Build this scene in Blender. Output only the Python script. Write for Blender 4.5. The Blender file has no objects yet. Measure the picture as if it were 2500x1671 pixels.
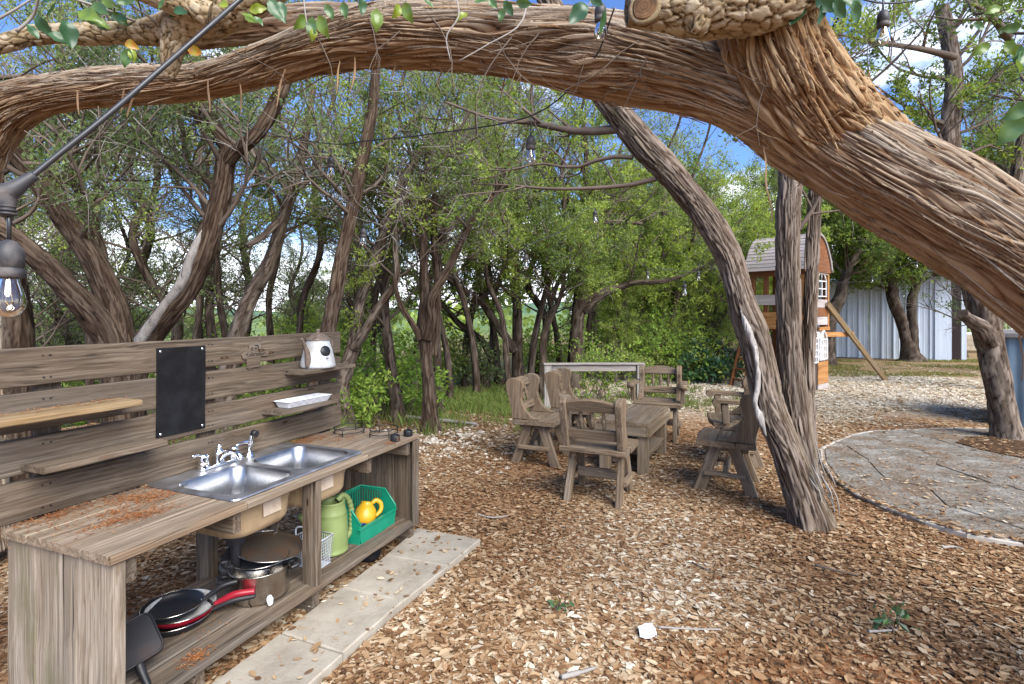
import bpy, bmesh, math, random
import numpy as np
from mathutils import Vector, Matrix, noise as mnoise

# ------------------------------------------------------------------ camera, light, exposure
SC = bpy.context.scene
COL = SC.collection
F, CX, CY, H = 1300.0, 1250.0, 761.0, 1.45        # photograph's focal length, principal column, horizon, eye height
R = math.radians
cam = bpy.data.cameras.new('camera')
cam.sensor_width = 36.0
cam.lens = 36.0 * F / 2500.0
cam.shift_y = (CY - 835.5) / 2500.0
cam.clip_start = 0.05
cam.clip_end = 3000.0
camo = bpy.data.objects.new('camera', cam)
COL.objects.link(camo)
camo.location = (0, 0, H)
camo.rotation_euler = (R(90), 0, 0)
SC.camera = camo

SUN_EL, SUN_AZ = R(42), R(148)                      # azimuth clockwise from +Y (behind the camera, to the right)
world = bpy.data.worlds.new('World')
SC.world = world
world.use_nodes = True
wn, wl = world.node_tree.nodes, world.node_tree.links
wn.clear()
sky = wn.new('ShaderNodeTexSky')
sky.sky_type = 'NISHITA'
sky.sun_disc = False
sky.sun_elevation = SUN_EL
sky.sun_rotation = SUN_AZ
sky.air_density = 1.0
sky.dust_density = 0.6
sky.ozone_density = 2.5
tc = wn.new('ShaderNodeTexCoord')
sep = wn.new('ShaderNodeSeparateXYZ')
wl.new(tc.outputs['Generated'], sep.inputs[0])
mp = wn.new('ShaderNodeMapping')
mp.inputs['Scale'].default_value = (2.2, 2.2, 6.0)
wl.new(tc.outputs['Generated'], mp.inputs[0])
cn = wn.new('ShaderNodeTexNoise')
cn.inputs['Scale'].default_value = 1.6
cn.inputs['Detail'].default_value = 7
cn.inputs['Roughness'].default_value = 0.55
wl.new(mp.outputs[0], cn.inputs['Vector'])
el = wn.new('ShaderNodeMapRange')                   # cloud cover thickens towards the horizon all round
el.inputs['From Min'].default_value = 0.02
el.inputs['From Max'].default_value = 0.24
el.inputs['To Min'].default_value = 0.30
el.inputs['To Max'].default_value = 0.0
wl.new(sep.outputs['Z'], el.inputs['Value'])
ad = wn.new('ShaderNodeMath'); ad.operation = 'ADD'
wl.new(cn.outputs['Fac'], ad.inputs[0]); wl.new(el.outputs[0], ad.inputs[1])
cr = wn.new('ShaderNodeMapRange')
cr.inputs['From Min'].default_value = 0.56
cr.inputs['From Max'].default_value = 0.74
wl.new(ad.outputs[0], cr.inputs['Value'])
mx = wn.new('ShaderNodeMix'); mx.data_type = 'RGBA'
wl.new(cr.outputs[0], mx.inputs['Factor'])
hs = wn.new('ShaderNodeMix'); hs.data_type = 'RGBA'; hs.blend_type = 'MULTIPLY'
hs.inputs['Factor'].default_value = 1.0
hs.inputs[7].default_value = (0.47, 0.60, 0.86, 1)
wl.new(sky.outputs[0], hs.inputs[6])
wl.new(hs.outputs[2], mx.inputs[6])
mx.inputs[7].default_value = (7.6, 7.9, 8.4, 1)
bg = wn.new('ShaderNodeBackground')
bg.inputs['Strength'].default_value = 0.15
wl.new(mx.outputs[2], bg.inputs['Color'])
wo = wn.new('ShaderNodeOutputWorld')
wl.new(bg.outputs[0], wo.inputs['Surface'])

sl = bpy.data.lights.new('sun', 'SUN')
sl.energy = 4.4
sl.angle = R(48)
sl.color = (1.0, 0.95, 0.86)
so = bpy.data.objects.new('sun', sl)
COL.objects.link(so)
so.location = (0, -5, 20)
so.rotation_euler = (R(90) - SUN_EL, 0, math.pi - SUN_AZ)

SC.render.engine = 'CYCLES'
SC.cycles.use_denoising = True
SC.cycles.max_bounces = 7
SC.cycles.diffuse_bounces = 4
SC.cycles.transparent_max_bounces = 12
SC.cycles.sample_clamp_indirect = 8
vs = SC.view_settings
vs.view_transform = 'Standard'
vs.look = 'None'
vs.gamma = 1.0
vs.use_curve_mapping = False
vs.exposure = 1.1


# ------------------------------------------------------------------ helpers
def at(u, v, Y):
    """point of the place seen at a pixel of the photograph, Y metres ahead of the camera"""
    return np.array(((u - CX) / F * Y, Y, H - (v - CY) / F * Y))


def gnd(u, v, z=0.0):
    Y = (H - z) * F / (v - CY)
    return np.array(((u - CX) / F * Y, Y, z))


def unit(v):
    v = np.asarray(v, float)
    return v / np.maximum(np.linalg.norm(v, axis=-1, keepdims=True), 1e-9)


def hash3(ix, iy, iz):
    n = (ix * 374761393 + iy * 668265263 + iz * 2147483647) & 0xFFFFFFFF
    n = ((n ^ (n >> 13)) * 1274126177) & 0xFFFFFFFF
    n = ((n ^ (n >> 16)) * 2246822519) & 0xFFFFFFFF
    return ((n ^ (n >> 15)) & 0xFFFFFF) / float(0xFFFFFF)


def vnoise(p):
    p = np.asarray(p, float)
    i = np.floor(p).astype(np.int64)
    f = p - i
    f = f * f * (3 - 2 * f)
    out = 0
    for dx in (0, 1):
        wx = f[..., 0] if dx else 1 - f[..., 0]
        for dy in (0, 1):
            wy = f[..., 1] if dy else 1 - f[..., 1]
            for dz in (0, 1):
                wz = f[..., 2] if dz else 1 - f[..., 2]
                out = out + wx * wy * wz * hash3(i[..., 0] + dx, i[..., 1] + dy, i[..., 2] + dz)
    return out


def fbm(p, o=3):
    p = np.asarray(p, float)
    s, a, t = 0, 1.0, 0
    for k in range(o):
        s = s + a * vnoise(p * 2 ** k + k * 17.3)
        t += a
        a *= 0.5
    return s / t


class MB:
    """collects verts, faces and point attributes and links them as ONE mesh object"""
    def __init__(self):
        self.v, self.f, self.at, self.n = [], [], {}, 0

    def add(self, v, f, mat=0, smooth=False, **attrs):
        v = np.asarray(v, float).reshape(-1, 3)
        if isinstance(f, np.ndarray):
            self.f.append((f + self.n, mat, smooth))
        else:
            by = {}
            for q in f:
                by.setdefault(len(q), []).append(q)
            for k, a in by.items():
                self.f.append((np.array(a, int) + self.n, mat, smooth))
        self.v.append(v)
        for k, a in attrs.items():
            self.at.setdefault(k, []).append((self.n, np.asarray(a, float)))
        self.n += len(v)
        return self

    def mesh(self, name, mats):
        me = bpy.data.meshes.new(name)
        V = np.concatenate(self.v) if self.v else np.zeros((0, 3))
        me.vertices.add(len(V))
        me.vertices.foreach_set('co', V.astype(np.float32).ravel())
        L = [a.ravel() for a, m, s in self.f]
        if L:
            loops = np.concatenate(L).astype(np.int32)
            tot = np.concatenate([np.full(len(a), a.shape[1]) for a, m, s in self.f]).astype(np.int32)
            mi = np.concatenate([np.full(len(a), m) for a, m, s in self.f]).astype(np.int32)
            sm = np.concatenate([np.full(len(a), s) for a, m, s in self.f]).astype(bool)
            me.loops.add(len(loops))
            me.loops.foreach_set('vertex_index', loops)
            me.polygons.add(len(tot))
            st = np.concatenate([[0], np.cumsum(tot)[:-1]]).astype(np.int32)
            me.polygons.foreach_set('loop_start', st)
            me.polygons.foreach_set('loop_total', tot)
            me.polygons.foreach_set('material_index', mi)
            me.polygons.foreach_set('use_smooth', sm)
        for k, parts in self.at.items():
            dim = 1 if parts[0][1].ndim == 1 else parts[0][1].shape[1]
            arr = np.zeros((len(V), dim), np.float32)
            for s, a in parts:
                arr[s:s + len(a)] = a.reshape(len(a), dim)
            t = me.attributes.new(k, 'FLOAT' if dim == 1 else 'FLOAT_VECTOR', 'POINT')
            t.data.foreach_set('value' if dim == 1 else 'vector', arr.ravel())
        for m in (mats if isinstance(mats, (list, tuple)) else [mats]):
            me.materials.append(m)
        me.update(calc_edges=True)
        return me

    def build(self, name, mats, parent=None, loc=None, rot=None):
        return link(name, self.mesh(name, mats), parent, loc, rot)


def link(name, me, parent=None, loc=None, rot=None):
    o = bpy.data.objects.new(name, me)
    COL.objects.link(o)
    if parent is not None:
        o.parent = parent
    if loc is not None:
        o.location = [float(c) for c in loc]
    if rot is not None:
        o.rotation_euler = rot
    return o


def tag(o, label=None, cat=None, group=None, kind=None):
    if label: o['label'] = label
    if cat: o['category'] = cat
    if group: o['group'] = group
    if kind: o['kind'] = kind
    return o


def empty(name, loc=(0, 0, 0), rz=0.0, label=None, cat=None, group=None, kind=None):
    o = bpy.data.objects.new(name, None)
    COL.objects.link(o)
    o.location = [float(c) for c in loc]
    o.rotation_euler = (0, 0, rz)
    o.empty_display_size = 0.1
    return tag(o, label, cat, group, kind)


def copy_tree(o, parent=None):
    c = o.copy()
    COL.objects.link(c)
    c.parent = parent
    for ch in list(o.children):
        copy_tree(ch, c)
    return c


def catmull(P, n):
    P = np.asarray(P, float)
    if len(P) == 2:
        t = np.linspace(0, 1, n)[:, None]
        return P[0] * (1 - t) + P[1] * t
    Q = np.vstack([2 * P[0] - P[1], P, 2 * P[-1] - P[-2]])
    L = np.concatenate([[0], np.cumsum(np.linalg.norm(np.diff(P[:, :3], axis=0), axis=1))])
    s = np.linspace(0, L[-1], n)
    k = np.clip(np.searchsorted(L, s, 'right') - 1, 0, len(P) - 2)
    t = ((s - L[k]) / np.maximum(L[k + 1] - L[k], 1e-9))[:, None]
    a, b, c, d = Q[k], Q[k + 1], Q[k + 2], Q[k + 3]
    return 0.5 * (2 * b + (c - a) * t + (2 * a - 5 * b + 4 * c - d) * t ** 2 + (3 * b - a - 3 * c + d) * t ** 3)


def frames(P):
    T = unit(np.gradient(P, axis=0))
    r = np.array((0.0, 0.0, 1.0)) if abs(T[0, 2]) < 0.9 else np.array((1.0, 0, 0))
    N = np.zeros_like(P)
    n = unit(np.cross(T[0], r))
    for i in range(len(P)):
        n = n - T[i] * np.dot(n, T[i])
        n = n / max(np.linalg.norm(n), 1e-9)
        N[i] = n
    return T, N, np.cross(T, N)


def ring_faces(n, m, close=True):
    i = np.arange(n - 1)[:, None]
    j = np.arange(m if close else m - 1)[None, :]
    j2 = (j + 1) % m
    return np.stack([i * m + j, i * m + j2, (i + 1) * m + j2, (i + 1) * m + j], -1).reshape(-1, 4)


def tube(mb, P, rad, m=8, n=None, mat=0, caps=True, smooth=True, **kw):
    """plain smooth tube along points"""
    P = np.asarray(P, float)
    rad = np.broadcast_to(np.asarray(rad, float), (len(P),))
    if n:
        PR = catmull(np.hstack([P, rad[:, None]]), n)
        P, rad = PR[:, :3], PR[:, 3]
    T, N, B = frames(P)
    th = np.arange(m) / m * 2 * math.pi
    V = P[:, None] + rad[:, None, None] * (np.cos(th)[None, :, None] * N[:, None] + np.sin(th)[None, :, None] * B[:, None])
    f = ring_faces(len(P), m)
    V = V.reshape(-1, 3)
    mb.add(V, f, mat, smooth, **{k: np.broadcast_to(np.asarray(a, float), (len(V),) + np.shape(a)).copy() for k, a in kw.items()})
    if caps:
        k = len(P)
        mb.f.append((np.array([list(range(m))[::-1]]) + mb.n - len(V), mat, False))
        mb.f.append((np.array([list(range((k - 1) * m, k * m))]) + mb.n - len(V), mat, False))
    return mb


def worley(qq):
    """Worley cells: nearest and second distance, two random numbers per cell, offset along the third axis"""
    i0 = np.floor(qq).astype(np.int64)
    sh = qq.shape[:-1]
    d1 = np.full(sh, 9.0); d2 = d1.copy(); hid = np.zeros(sh); dz = np.zeros(sh); h2 = np.zeros(sh)
    for dx in (-1, 0, 1):
        for dy in (-1, 0, 1):
            for dz_ in (-1, 0, 1):
                c = i0 + np.array((dx, dy, dz_))
                f = np.stack([hash3(c[..., 0] + 11 * k, c[..., 1] + 5 * k, c[..., 2] + 3 * k) for k in range(3)], -1)
                w = qq - (c + f)
                dd = np.linalg.norm(w, axis=-1)
                near = dd < d1
                d2 = np.where(near, d1, np.minimum(d2, dd))
                hid = np.where(near, hash3(c[..., 0] + 77, c[..., 1], c[..., 2]), hid)
                h2 = np.where(near, hash3(c[..., 0], c[..., 1] + 91, c[..., 2]), h2)
                dz = np.where(near, w[..., 2], dz)
                d1 = np.where(near, dd, d1)
    return d1, d2, hid, h2, dz


def bark_tube(mb, P, rad, seg=0.03, m=24, amp=0.01, twist=0.5, fib=34.0, seed=0.0, flare=0.0, mat=0, cl=4.2):
    """trunk whose bark hangs in long fibrous strips built as relief; attributes carry grain coordinates, relief and strip id"""
    P = np.asarray(P, float)
    rad = np.asarray(rad, float)
    L = np.linalg.norm(np.diff(P, axis=0), axis=1).sum()
    n = max(6, int(L / seg))
    PR = catmull(np.hstack([P, rad[:, None]]), n)
    P, rad = PR[:, :3], PR[:, 3]
    T, N, B = frames(P)
    s = np.concatenate([[0], np.cumsum(np.linalg.norm(np.diff(P, axis=0), axis=1))])
    th = np.arange(m) / m * 2 * math.pi
    S = np.broadcast_to(s[:, None], (n, m))
    rr = np.mean(rad)
    X, Y_ = np.cos(th)[None] + 0 * S, np.sin(th)[None] + 0 * S
    sway = (fbm(np.stack([X * 1.4, Y_ * 1.4, S * 1.6 + seed], -1), 2) - 0.5) * .7 + (fbm(np.stack([X * 3, Y_ * 3, S * 5 + seed], -1), 2) - .5) * .22
    TH = th[None, :] + twist * S + sway
    q = np.stack([np.cos(TH) * rr * fib, np.sin(TH) * rr * fib, S * cl + seed * 7.1], -1)
    d1, d2, hid, h2, dz = worley(q)
    plate = np.clip((d2 - d1) / 0.20, 0, 1) ** 0.6
    ridge = 1 - np.abs(2 * vnoise(q * np.array((2.7, 2.7, 1.1)) + 19) - 1)
    rel = plate * (0.30 + 0.55 * hid) + 0.16 * plate * np.clip(dz * (1 if seed % 2 < 1 else -1), -1, 1) + 0.26 * ridge
    lump = fbm(np.stack([X * 1.1, Y_ * 1.1, S * 2.2 + seed], -1), 2) - 0.5
    rd = rad[:, None] * (1 + 0.34 * lump) + amp * (rel - 0.5)
    if flare:
        k = np.clip(1 - s / 0.5, 0, 1)[:, None] ** 2
        rd = rd * (1 + flare * k * (0.7 + 0.6 * np.cos(3 * th[None] + seed) ** 2))
    V = P[:, None] + rd[..., None] * (np.cos(th)[None, :, None] * N[:, None] + np.sin(th)[None, :, None] * B[:, None])
    f = ring_faces(n, m)
    bk = np.stack([q[..., 0] / fib, q[..., 1] / fib, S * 0.085 + seed], -1)
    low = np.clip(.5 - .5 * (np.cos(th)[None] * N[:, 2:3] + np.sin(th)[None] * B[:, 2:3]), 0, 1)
    mb.add(V.reshape(-1, 3), f, mat, True, bark=bk.reshape(-1, 3), rel=np.clip(rel, 0, 1).reshape(-1), sid=h2.reshape(-1), low=low.reshape(-1))
    base = mb.n - n * m
    mb.f.append((np.array([list(range((n - 1) * m, n * m))]) + base, mat, False))
    return P, rad, rd, N, B, s


def tubes_batch(mb, P, rad, m=3, mat=0, **kw):
    """many thin tubes with the same number of points at once: P (K,n,3), rad (K,n)"""
    K, n, _ = P.shape
    if K == 0:
        return
    T = unit(np.gradient(P, axis=1))
    r = np.where(np.abs(T[:, :1, 2:3]) < 0.9, np.array((0, 0, 1.0)), np.array((1.0, 0, 0)))
    N = unit(np.cross(T, np.broadcast_to(r, T.shape)))
    B = np.cross(T, N)
    th = np.arange(m) / m * 2 * math.pi
    V = P[:, :, None] + rad[:, :, None, None] * (np.cos(th)[None, None, :, None] * N[:, :, None] + np.sin(th)[None, None, :, None] * B[:, :, None])
    f = ring_faces(n, m)[None] + (np.arange(K) * n * m)[:, None, None]
    mb.add(V.reshape(-1, 3), f.reshape(-1, 4), mat, True, **{k: np.repeat(np.asarray(a, float), n * m, axis=0) for k, a in kw.items()})


def grain_attr(V, axis):
    """local coordinates turned so that the grain runs along x"""
    o = {0: (0, 1, 2), 1: (1, 0, 2), 2: (2, 1, 0)}[axis]
    return V[:, o]


PLK = random.Random(5)


def plank(name, parent, x, y, z, mat, axis=None, wob=0.0018, ch=0.004, n=8, rot=None, tint=None, sag=0.0):
    """one board: chamfered section swept along its long axis with slightly uneven edges"""
    lo, hi = np.array((x[0], y[0], z[0])), np.array((x[1], y[1], z[1]))
    c, d = (lo + hi) / 2, hi - lo
    if axis is None:
        axis = int(np.argmax(d))
    o1, o2 = [k for k in range(3) if k != axis]
    a, b = d[o1] / 2, d[o2] / 2
    e = min(ch, a * 0.45, b * 0.45)
    sec = np.array([(-a, -b + e), (-a, b - e), (-a + e, b), (a - e, b), (a, b - e), (a, -b + e), (a - e, -b), (-a + e, -b)])
    t = np.linspace(-d[axis] / 2, d[axis] / 2, n + 1)
    V = np.zeros((n + 1, 8, 3))
    sd = PLK.random() * 100
    for i, tt in enumerate(t):
        V[i, :, axis] = tt
        w1 = (mnoise.noise(Vector((tt * 6, sd, 0))) * 2) * wob
        w2 = (mnoise.noise(Vector((tt * 6, sd, 9))) * 2) * wob
        k = np.array([mnoise.noise(Vector((tt * 9, sd, 20 + q))) for q in range(8)]) * wob
        V[i, :, o1] = sec[:, 0] * (1 + k / max(a, 0.01)) + w1
        V[i, :, o2] = sec[:, 1] + w2 + k * 0.6 - sag * (1 - (2 * tt / d[axis]) ** 2)
    V = V.reshape(-1, 3)
    f = ring_faces(n + 1, 8)
    if (axis == 0) or (axis == 2):
        f = f[:, ::-1]
    off = np.array((PLK.random() * 40, PLK.random() * 9, PLK.random() * 9))
    tv = PLK.random() if tint is None else tint
    mb = MB()
    mb.add(V, f, 0, False, grain=grain_attr(V, axis) + off, tone=np.full(len(V), tv))
    k0, k1 = list(range(8)), list(range(n * 8, n * 8 + 8))
    if (axis == 0) or (axis == 2):
        mb.f.append((np.array([k0]), 0, False)); mb.f.append((np.array([k1[::-1]]), 0, False))
    else:
        mb.f.append((np.array([k0[::-1]]), 0, False)); mb.f.append((np.array([k1]), 0, False))
    me = mb.mesh(name, mat)
    bm = bmesh.new(); bm.from_mesh(me); bmesh.ops.recalc_face_normals(bm, faces=bm.faces); bm.to_mesh(me); bm.free()
    return link(name, me, parent, c, rot)


def prism(mb, poly, thick, axis=0, off=0.0, mat=0, ch=0.0, smooth=False, grain=None, tone=0.5):
    """extrudes an outline (list of 2-d points) along an axis, with an optional small bevel"""
    p = np.asarray(poly, float)
    k = len(p)
    ax = {0: (1, 2), 1: (0, 2), 2: (0, 1)}[axis]
    c = p.mean(0)
    if ch:
        nrm = np.roll(p, -1, 0) - np.roll(p, 1, 0)
        nrm = unit(np.stack([nrm[:, 1], -nrm[:, 0]], -1))
        area = np.sum(p[:, 0] * np.roll(p[:, 1], -1) - np.roll(p[:, 0], -1) * p[:, 1])
        ins = p - nrm * ch * (1 if area > 0 else -1)
        rings = [(ins, -thick / 2), (p, -thick / 2 + ch), (p, thick / 2 - ch), (ins, thick / 2)]
    else:
        rings = [(p, -thick / 2), (p, thick / 2)]
    V = np.zeros((len(rings), k, 3))
    for i, (q, t) in enumerate(rings):
        V[i][:, ax[0]] = q[:, 0]; V[i][:, ax[1]] = q[:, 1]; V[i][:, axis] = t + off
    V = V.reshape(-1, 3)
    kw = {}
    if grain is not None:
        kw = dict(grain=grain_attr(V, grain) + np.array((PLK.random() * 40, PLK.random() * 9, PLK.random() * 9)), tone=np.full(len(V), tone))
    b = mb.n
    mb.add(V, ring_faces(len(rings), k), mat, smooth, **kw)
    mb.f.append((np.array([list(range(k))[::-1]]) + b, mat, False))
    mb.f.append((np.array([list(range((len(rings) - 1) * k, len(rings) * k))]) + b, mat, False))
    return mb


def fix_normals(o):
    bm = bmesh.new(); bm.from_mesh(o.data)
    bmesh.ops.recalc_face_normals(bm, faces=bm.faces)
    bm.to_mesh(o.data); bm.free()
    return o


def lathe(mb, prof, m=32, mat=0, smooth=True, c=(0, 0, 0), close=False, **kw):
    """turns a profile of (radius, height) round z"""
    p = np.asarray(prof, float)
    th = np.arange(m) / m * 2 * math.pi
    V = np.stack([p[:, None, 0] * np.cos(th), p[:, None, 0] * np.sin(th), np.repeat(p[:, 1:2], m, 1)], -1).reshape(-1, 3) + np.asarray(c)
    mb.add(V, ring_faces(len(p), m), mat, smooth, **{k: np.broadcast_to(np.asarray(a, float), (len(V),) + np.shape(a)).copy() for k, a in kw.items()})
    return mb


def box(mb, x, y, z, mat=0, ch=0.0, **kw):
    prism(mb, [(x[0], y[0]), (x[1], y[0]), (x[1], y[1]), (x[0], y[1])], z[1] - z[0], 2, (z[0] + z[1]) / 2, mat, ch, **kw)
    return mb


# ------------------------------------------------------------------ materials
class NT:
    def __init__(self, name, rough=0.8, spec=0.3):
        self.m = bpy.data.materials.new(name)
        self.m.use_nodes = True
        self.n, self.l = self.m.node_tree.nodes, self.m.node_tree.links
        self.b = self.n['Principled BSDF']
        self.b.inputs['Roughness'].default_value = rough
        self.b.inputs['Specular IOR Level'].default_value = spec
        self.out = self.n['Material Output']

    def node(self, t, **k):
        x = self.n.new(t)
        for a, b in k.items():
            setattr(x, a, b)
        return x

    def attr(self, name, fac=False):
        a = self.node('ShaderNodeAttribute', attribute_name=name)
        return a.outputs['Fac' if fac else 'Vector']

    def coord(self, kind='Object'):
        return self.node('ShaderNodeTexCoord').outputs[kind]

    def pos(self):
        return self.node('ShaderNodeNewGeometry').outputs['Position']

    def map(self, vec, scale=(1, 1, 1), loc=(0, 0, 0)):
        m = self.node('ShaderNodeMapping')
        m.inputs['Scale'].default_value = scale
        m.inputs['Location'].default_value = loc
        self.l.new(vec, m.inputs['Vector'])
        return m.outputs[0]

    def noise(self, vec, scale=5, detail=4, rough=0.55, dist=0.0):
        x = self.node('ShaderNodeTexNoise')
        x.inputs['Scale'].default_value = scale
        x.inputs['Detail'].default_value = detail
        x.inputs['Roughness'].default_value = rough
        x.inputs['Distortion'].default_value = dist
        if vec is not None:
            self.l.new(vec, x.inputs['Vector'])
        return x.outputs['Fac']

    def voro(self, vec, scale=5, feature='F1', out='Distance', rand=1.0):
        x = self.node('ShaderNodeTexVoronoi', feature=feature)
        x.inputs['Scale'].default_value = scale
        x.inputs['Randomness'].default_value = rand
        self.l.new(vec, x.inputs['Vector'])
        return x.outputs[out]

    def ramp(self, fac, stops, interp='LINEAR'):
        r = self.node('ShaderNodeValToRGB')
        r.color_ramp.interpolation = interp
        e = r.color_ramp.elements
        while len(e) < len(stops):
            e.new(0.5)
        for i, (p, c) in enumerate(stops):
            e[i].position = p
            e[i].color = (*c, 1) if len(c) == 3 else c
        self.l.new(fac, r.inputs[0])
        return r.outputs[0]

    def rng(self, val, a, b, c=0.0, d=1.0):
        m = self.node('ShaderNodeMapRange')
        for k, x in zip(('From Min', 'From Max', 'To Min', 'To Max'), (a, b, c, d)):
            m.inputs[k].default_value = x
        self.l.new(val, m.inputs['Value'])
        return m.outputs[0]

    def mix(self, fac, a, b, mode='MIX'):
        m = self.node('ShaderNodeMix', data_type='RGBA', blend_type=mode)
        for s, x in ((m.inputs['Factor'], fac), (m.inputs[6], a), (m.inputs[7], b)):
            if isinstance(x, (int, float)):
                s.default_value = x
            elif isinstance(x, tuple):
                s.default_value = (*x, 1) if len(x) == 3 else x
            else:
                self.l.new(x, s)
        return m.outputs[2]

    def math(self, op, a, b=None):
        m = self.node('ShaderNodeMath', operation=op)
        for s, x in zip(m.inputs, (a, b)):
            if x is None:
                continue
            if isinstance(x, (int, float)):
                s.default_value = x
            else:
                self.l.new(x, s)
        return m.outputs[0]

    def color(self, c):
        if isinstance(c, tuple):
            self.b.inputs['Base Color'].default_value = (*c, 1)
        else:
            self.l.new(c, self.b.inputs['Base Color'])
        return self

    def rough(self, r):
        self.l.new(r, self.b.inputs['Roughness'])
        return self

    def bump(self, h, strength=0.5, dist=0.004):
        b = self.node('ShaderNodeBump')
        b.inputs['Strength'].default_value = strength
        b.inputs['Distance'].default_value = dist
        self.l.new(h, b.inputs['Height'])
        self.l.new(b.outputs[0], self.b.inputs['Normal'])
        return self


def wood(name, dark, mid, pale, warm, knots=0.5, rough=0.82, gscale=1.0, green=0.0, grey=0.35):
    t = NT(name, rough, 0.25)
    g = t.attr('grain')
    tone = t.attr('tone', True)
    wv = t.noise(t.map(g, (0.9 * gscale, 5 * gscale, 5 * gscale)), 2.2, 3)
    gx = t.node('ShaderNodeVectorMath', operation='ADD')
    t.l.new(t.map(g, (1.0, 1.0, 1.0)), gx.inputs[0])
    sc = t.node('ShaderNodeVectorMath', operation='SCALE')
    cv = t.node('ShaderNodeCombineXYZ')
    for k in range(1, 3):
        t.l.new(wv, cv.inputs[k])
    t.l.new(cv.outputs[0], sc.inputs[0]); sc.inputs['Scale'].default_value = 0.05
    t.l.new(sc.outputs[0], gx.inputs[1])
    gg = gx.outputs[0]
    fine = t.noise(t.map(gg, (2.2 * gscale, 110 * gscale, 110 * gscale)), 1.0, 4, 0.62)
    band = t.noise(t.map(gg, (1.1 * gscale, 26 * gscale, 26 * gscale)), 1.0, 3, 0.5, 0.4)
    blot = t.noise(t.map(g, (1.3, 5, 5)), 1.6, 4, 0.6)
    kd = t.voro(t.map(g, (1.9, 6.5, 6.5)), 1.35)
    c = t.ramp(fine, [(0.28, dark), (0.47, mid), (0.75, pale)])
    c = t.mix(t.rng(band, 0.40, 0.62), c, t.mix(0.5, c, dark))
    c = t.mix(t.math('MULTIPLY', t.rng(blot, 0.52, 0.75), 0.55), c, warm)
    c = t.mix(t.math('MULTIPLY', t.rng(t.noise(t.map(g, (0.7, 3, 3), (5, 5, 5)), 1.7, 5), 0.5, 0.7), grey), c, (0.22, 0.21, 0.195))
    if green:
        c = t.mix(t.math('MULTIPLY', t.rng(t.noise(t.map(g, (1.6, 5, 5), (8, 1, 3)), 2, 4), 0.55, 0.72), green), c, (0.12, 0.12, 0.055))
    c = t.mix(t.rng(tone, 0, 1, 0.0, 0.6), c, t.mix(0.6, c, dark))
    kr = t.math('SINE', t.math('MULTIPLY', kd, 95.0))
    kc = t.mix(t.rng(kr, -0.6, 0.9), tuple(x * 0.35 for x in dark), warm)
    c = t.mix(t.math('MULTIPLY', t.rng(kd, 0.115, 0.05), knots), c, kc)
    crack = t.noise(t.map(gg, (1.0 * gscale, 48 * gscale, 48 * gscale), (3, 3, 3)), 1.0, 2, 0.4)
    c = t.mix(t.math('MULTIPLY', t.rng(crack, 0.33, 0.25), 0.85), c, tuple(x * 0.3 for x in dark))
    t.color(c)
    h = t.math('ADD', t.math('MULTIPLY', fine, 0.6), t.math('MULTIPLY', t.rng(crack, 0.25, 0.4), 0.9))
    t.bump(h, 0.7, 0.0035)
    return t.m


M = {}
M['kitchen'] = wood('weathered_plank', (0.040, 0.028, 0.019), (0.122, 0.093, 0.066), (0.24, 0.194, 0.147), (0.115, 0.068, 0.036), 0.95, grey=.28)
M['counter'] = wood('counter_wood', (0.085, 0.060, 0.039), (0.235, 0.180, 0.125), (0.39, 0.325, 0.25), (0.19, 0.11, 0.058), 0.3, grey=.25)
M['panel'] = wood('end_panel_wood', (0.085, 0.065, 0.045), (0.25, 0.205, 0.155), (0.42, 0.37, 0.31), (0.15, 0.095, 0.05), 1.0, green=0.6)
M['yellow_wood'] = wood('yellowed_board', (0.12, 0.075, 0.035), (0.25, 0.175, 0.092), (0.35, 0.265, 0.165), (0.24, 0.135, 0.05), 0.3, grey=0.3)
M['chair'] = wood('chair_wood', (0.060, 0.040, 0.024), (0.185, 0.133, 0.085), (0.32, 0.25, 0.175), (0.21, 0.13, 0.07), 0.3, gscale=1.3)
M['table'] = wood('table_wood', (0.07, 0.048, 0.026), (0.21, 0.155, 0.10), (0.34, 0.28, 0.20), (0.26, 0.155, 0.055), 0.35, green=0.3)
M['grey_wood'] = wood('grey_rail_wood', (0.13, 0.115, 0.10), (0.31, 0.285, 0.26), (0.46, 0.43, 0.40), (0.26, 0.22, 0.17), 0.3)
M['fort'] = wood('stained_cedar', (0.09, 0.032, 0.012), (0.22, 0.085, 0.032), (0.33, 0.15, 0.06), (0.16, 0.05, 0.02), 0.2, grey=0.15)
M['fort_orange'] = wood('orange_board', (0.20, 0.085, 0.025), (0.42, 0.20, 0.065), (0.52, 0.29, 0.11), (0.35, 0.14, 0.04), 0.2, grey=0.08)
M['fort_roof'] = wood('silvered_slat', (0.26, 0.22, 0.20), (0.47, 0.42, 0.40), (0.60, 0.56, 0.54), (0.36, 0.29, 0.25), 0.1)


def plain(name, col, rough=0.5, spec=0.5, metal=0.0, var=0.12, scale=14, bump=0.0):
    t = NT(name, rough, spec)
    c = t.noise(t.coord('Object'), scale, 5)
    t.color(t.mix(t.rng(c, 0.3, 0.7), tuple(x * (1 - var) for x in col), tuple(min(1, x * (1 + var)) for x in col)))
    t.rough(t.rng(c, 0.3, 0.7, max(0.02, rough - 0.08), min(1, rough + 0.1)))
    t.b.inputs['Metallic'].default_value = metal
    if bump:
        t.bump(c, bump, 0.003)
    return t.m


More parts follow.
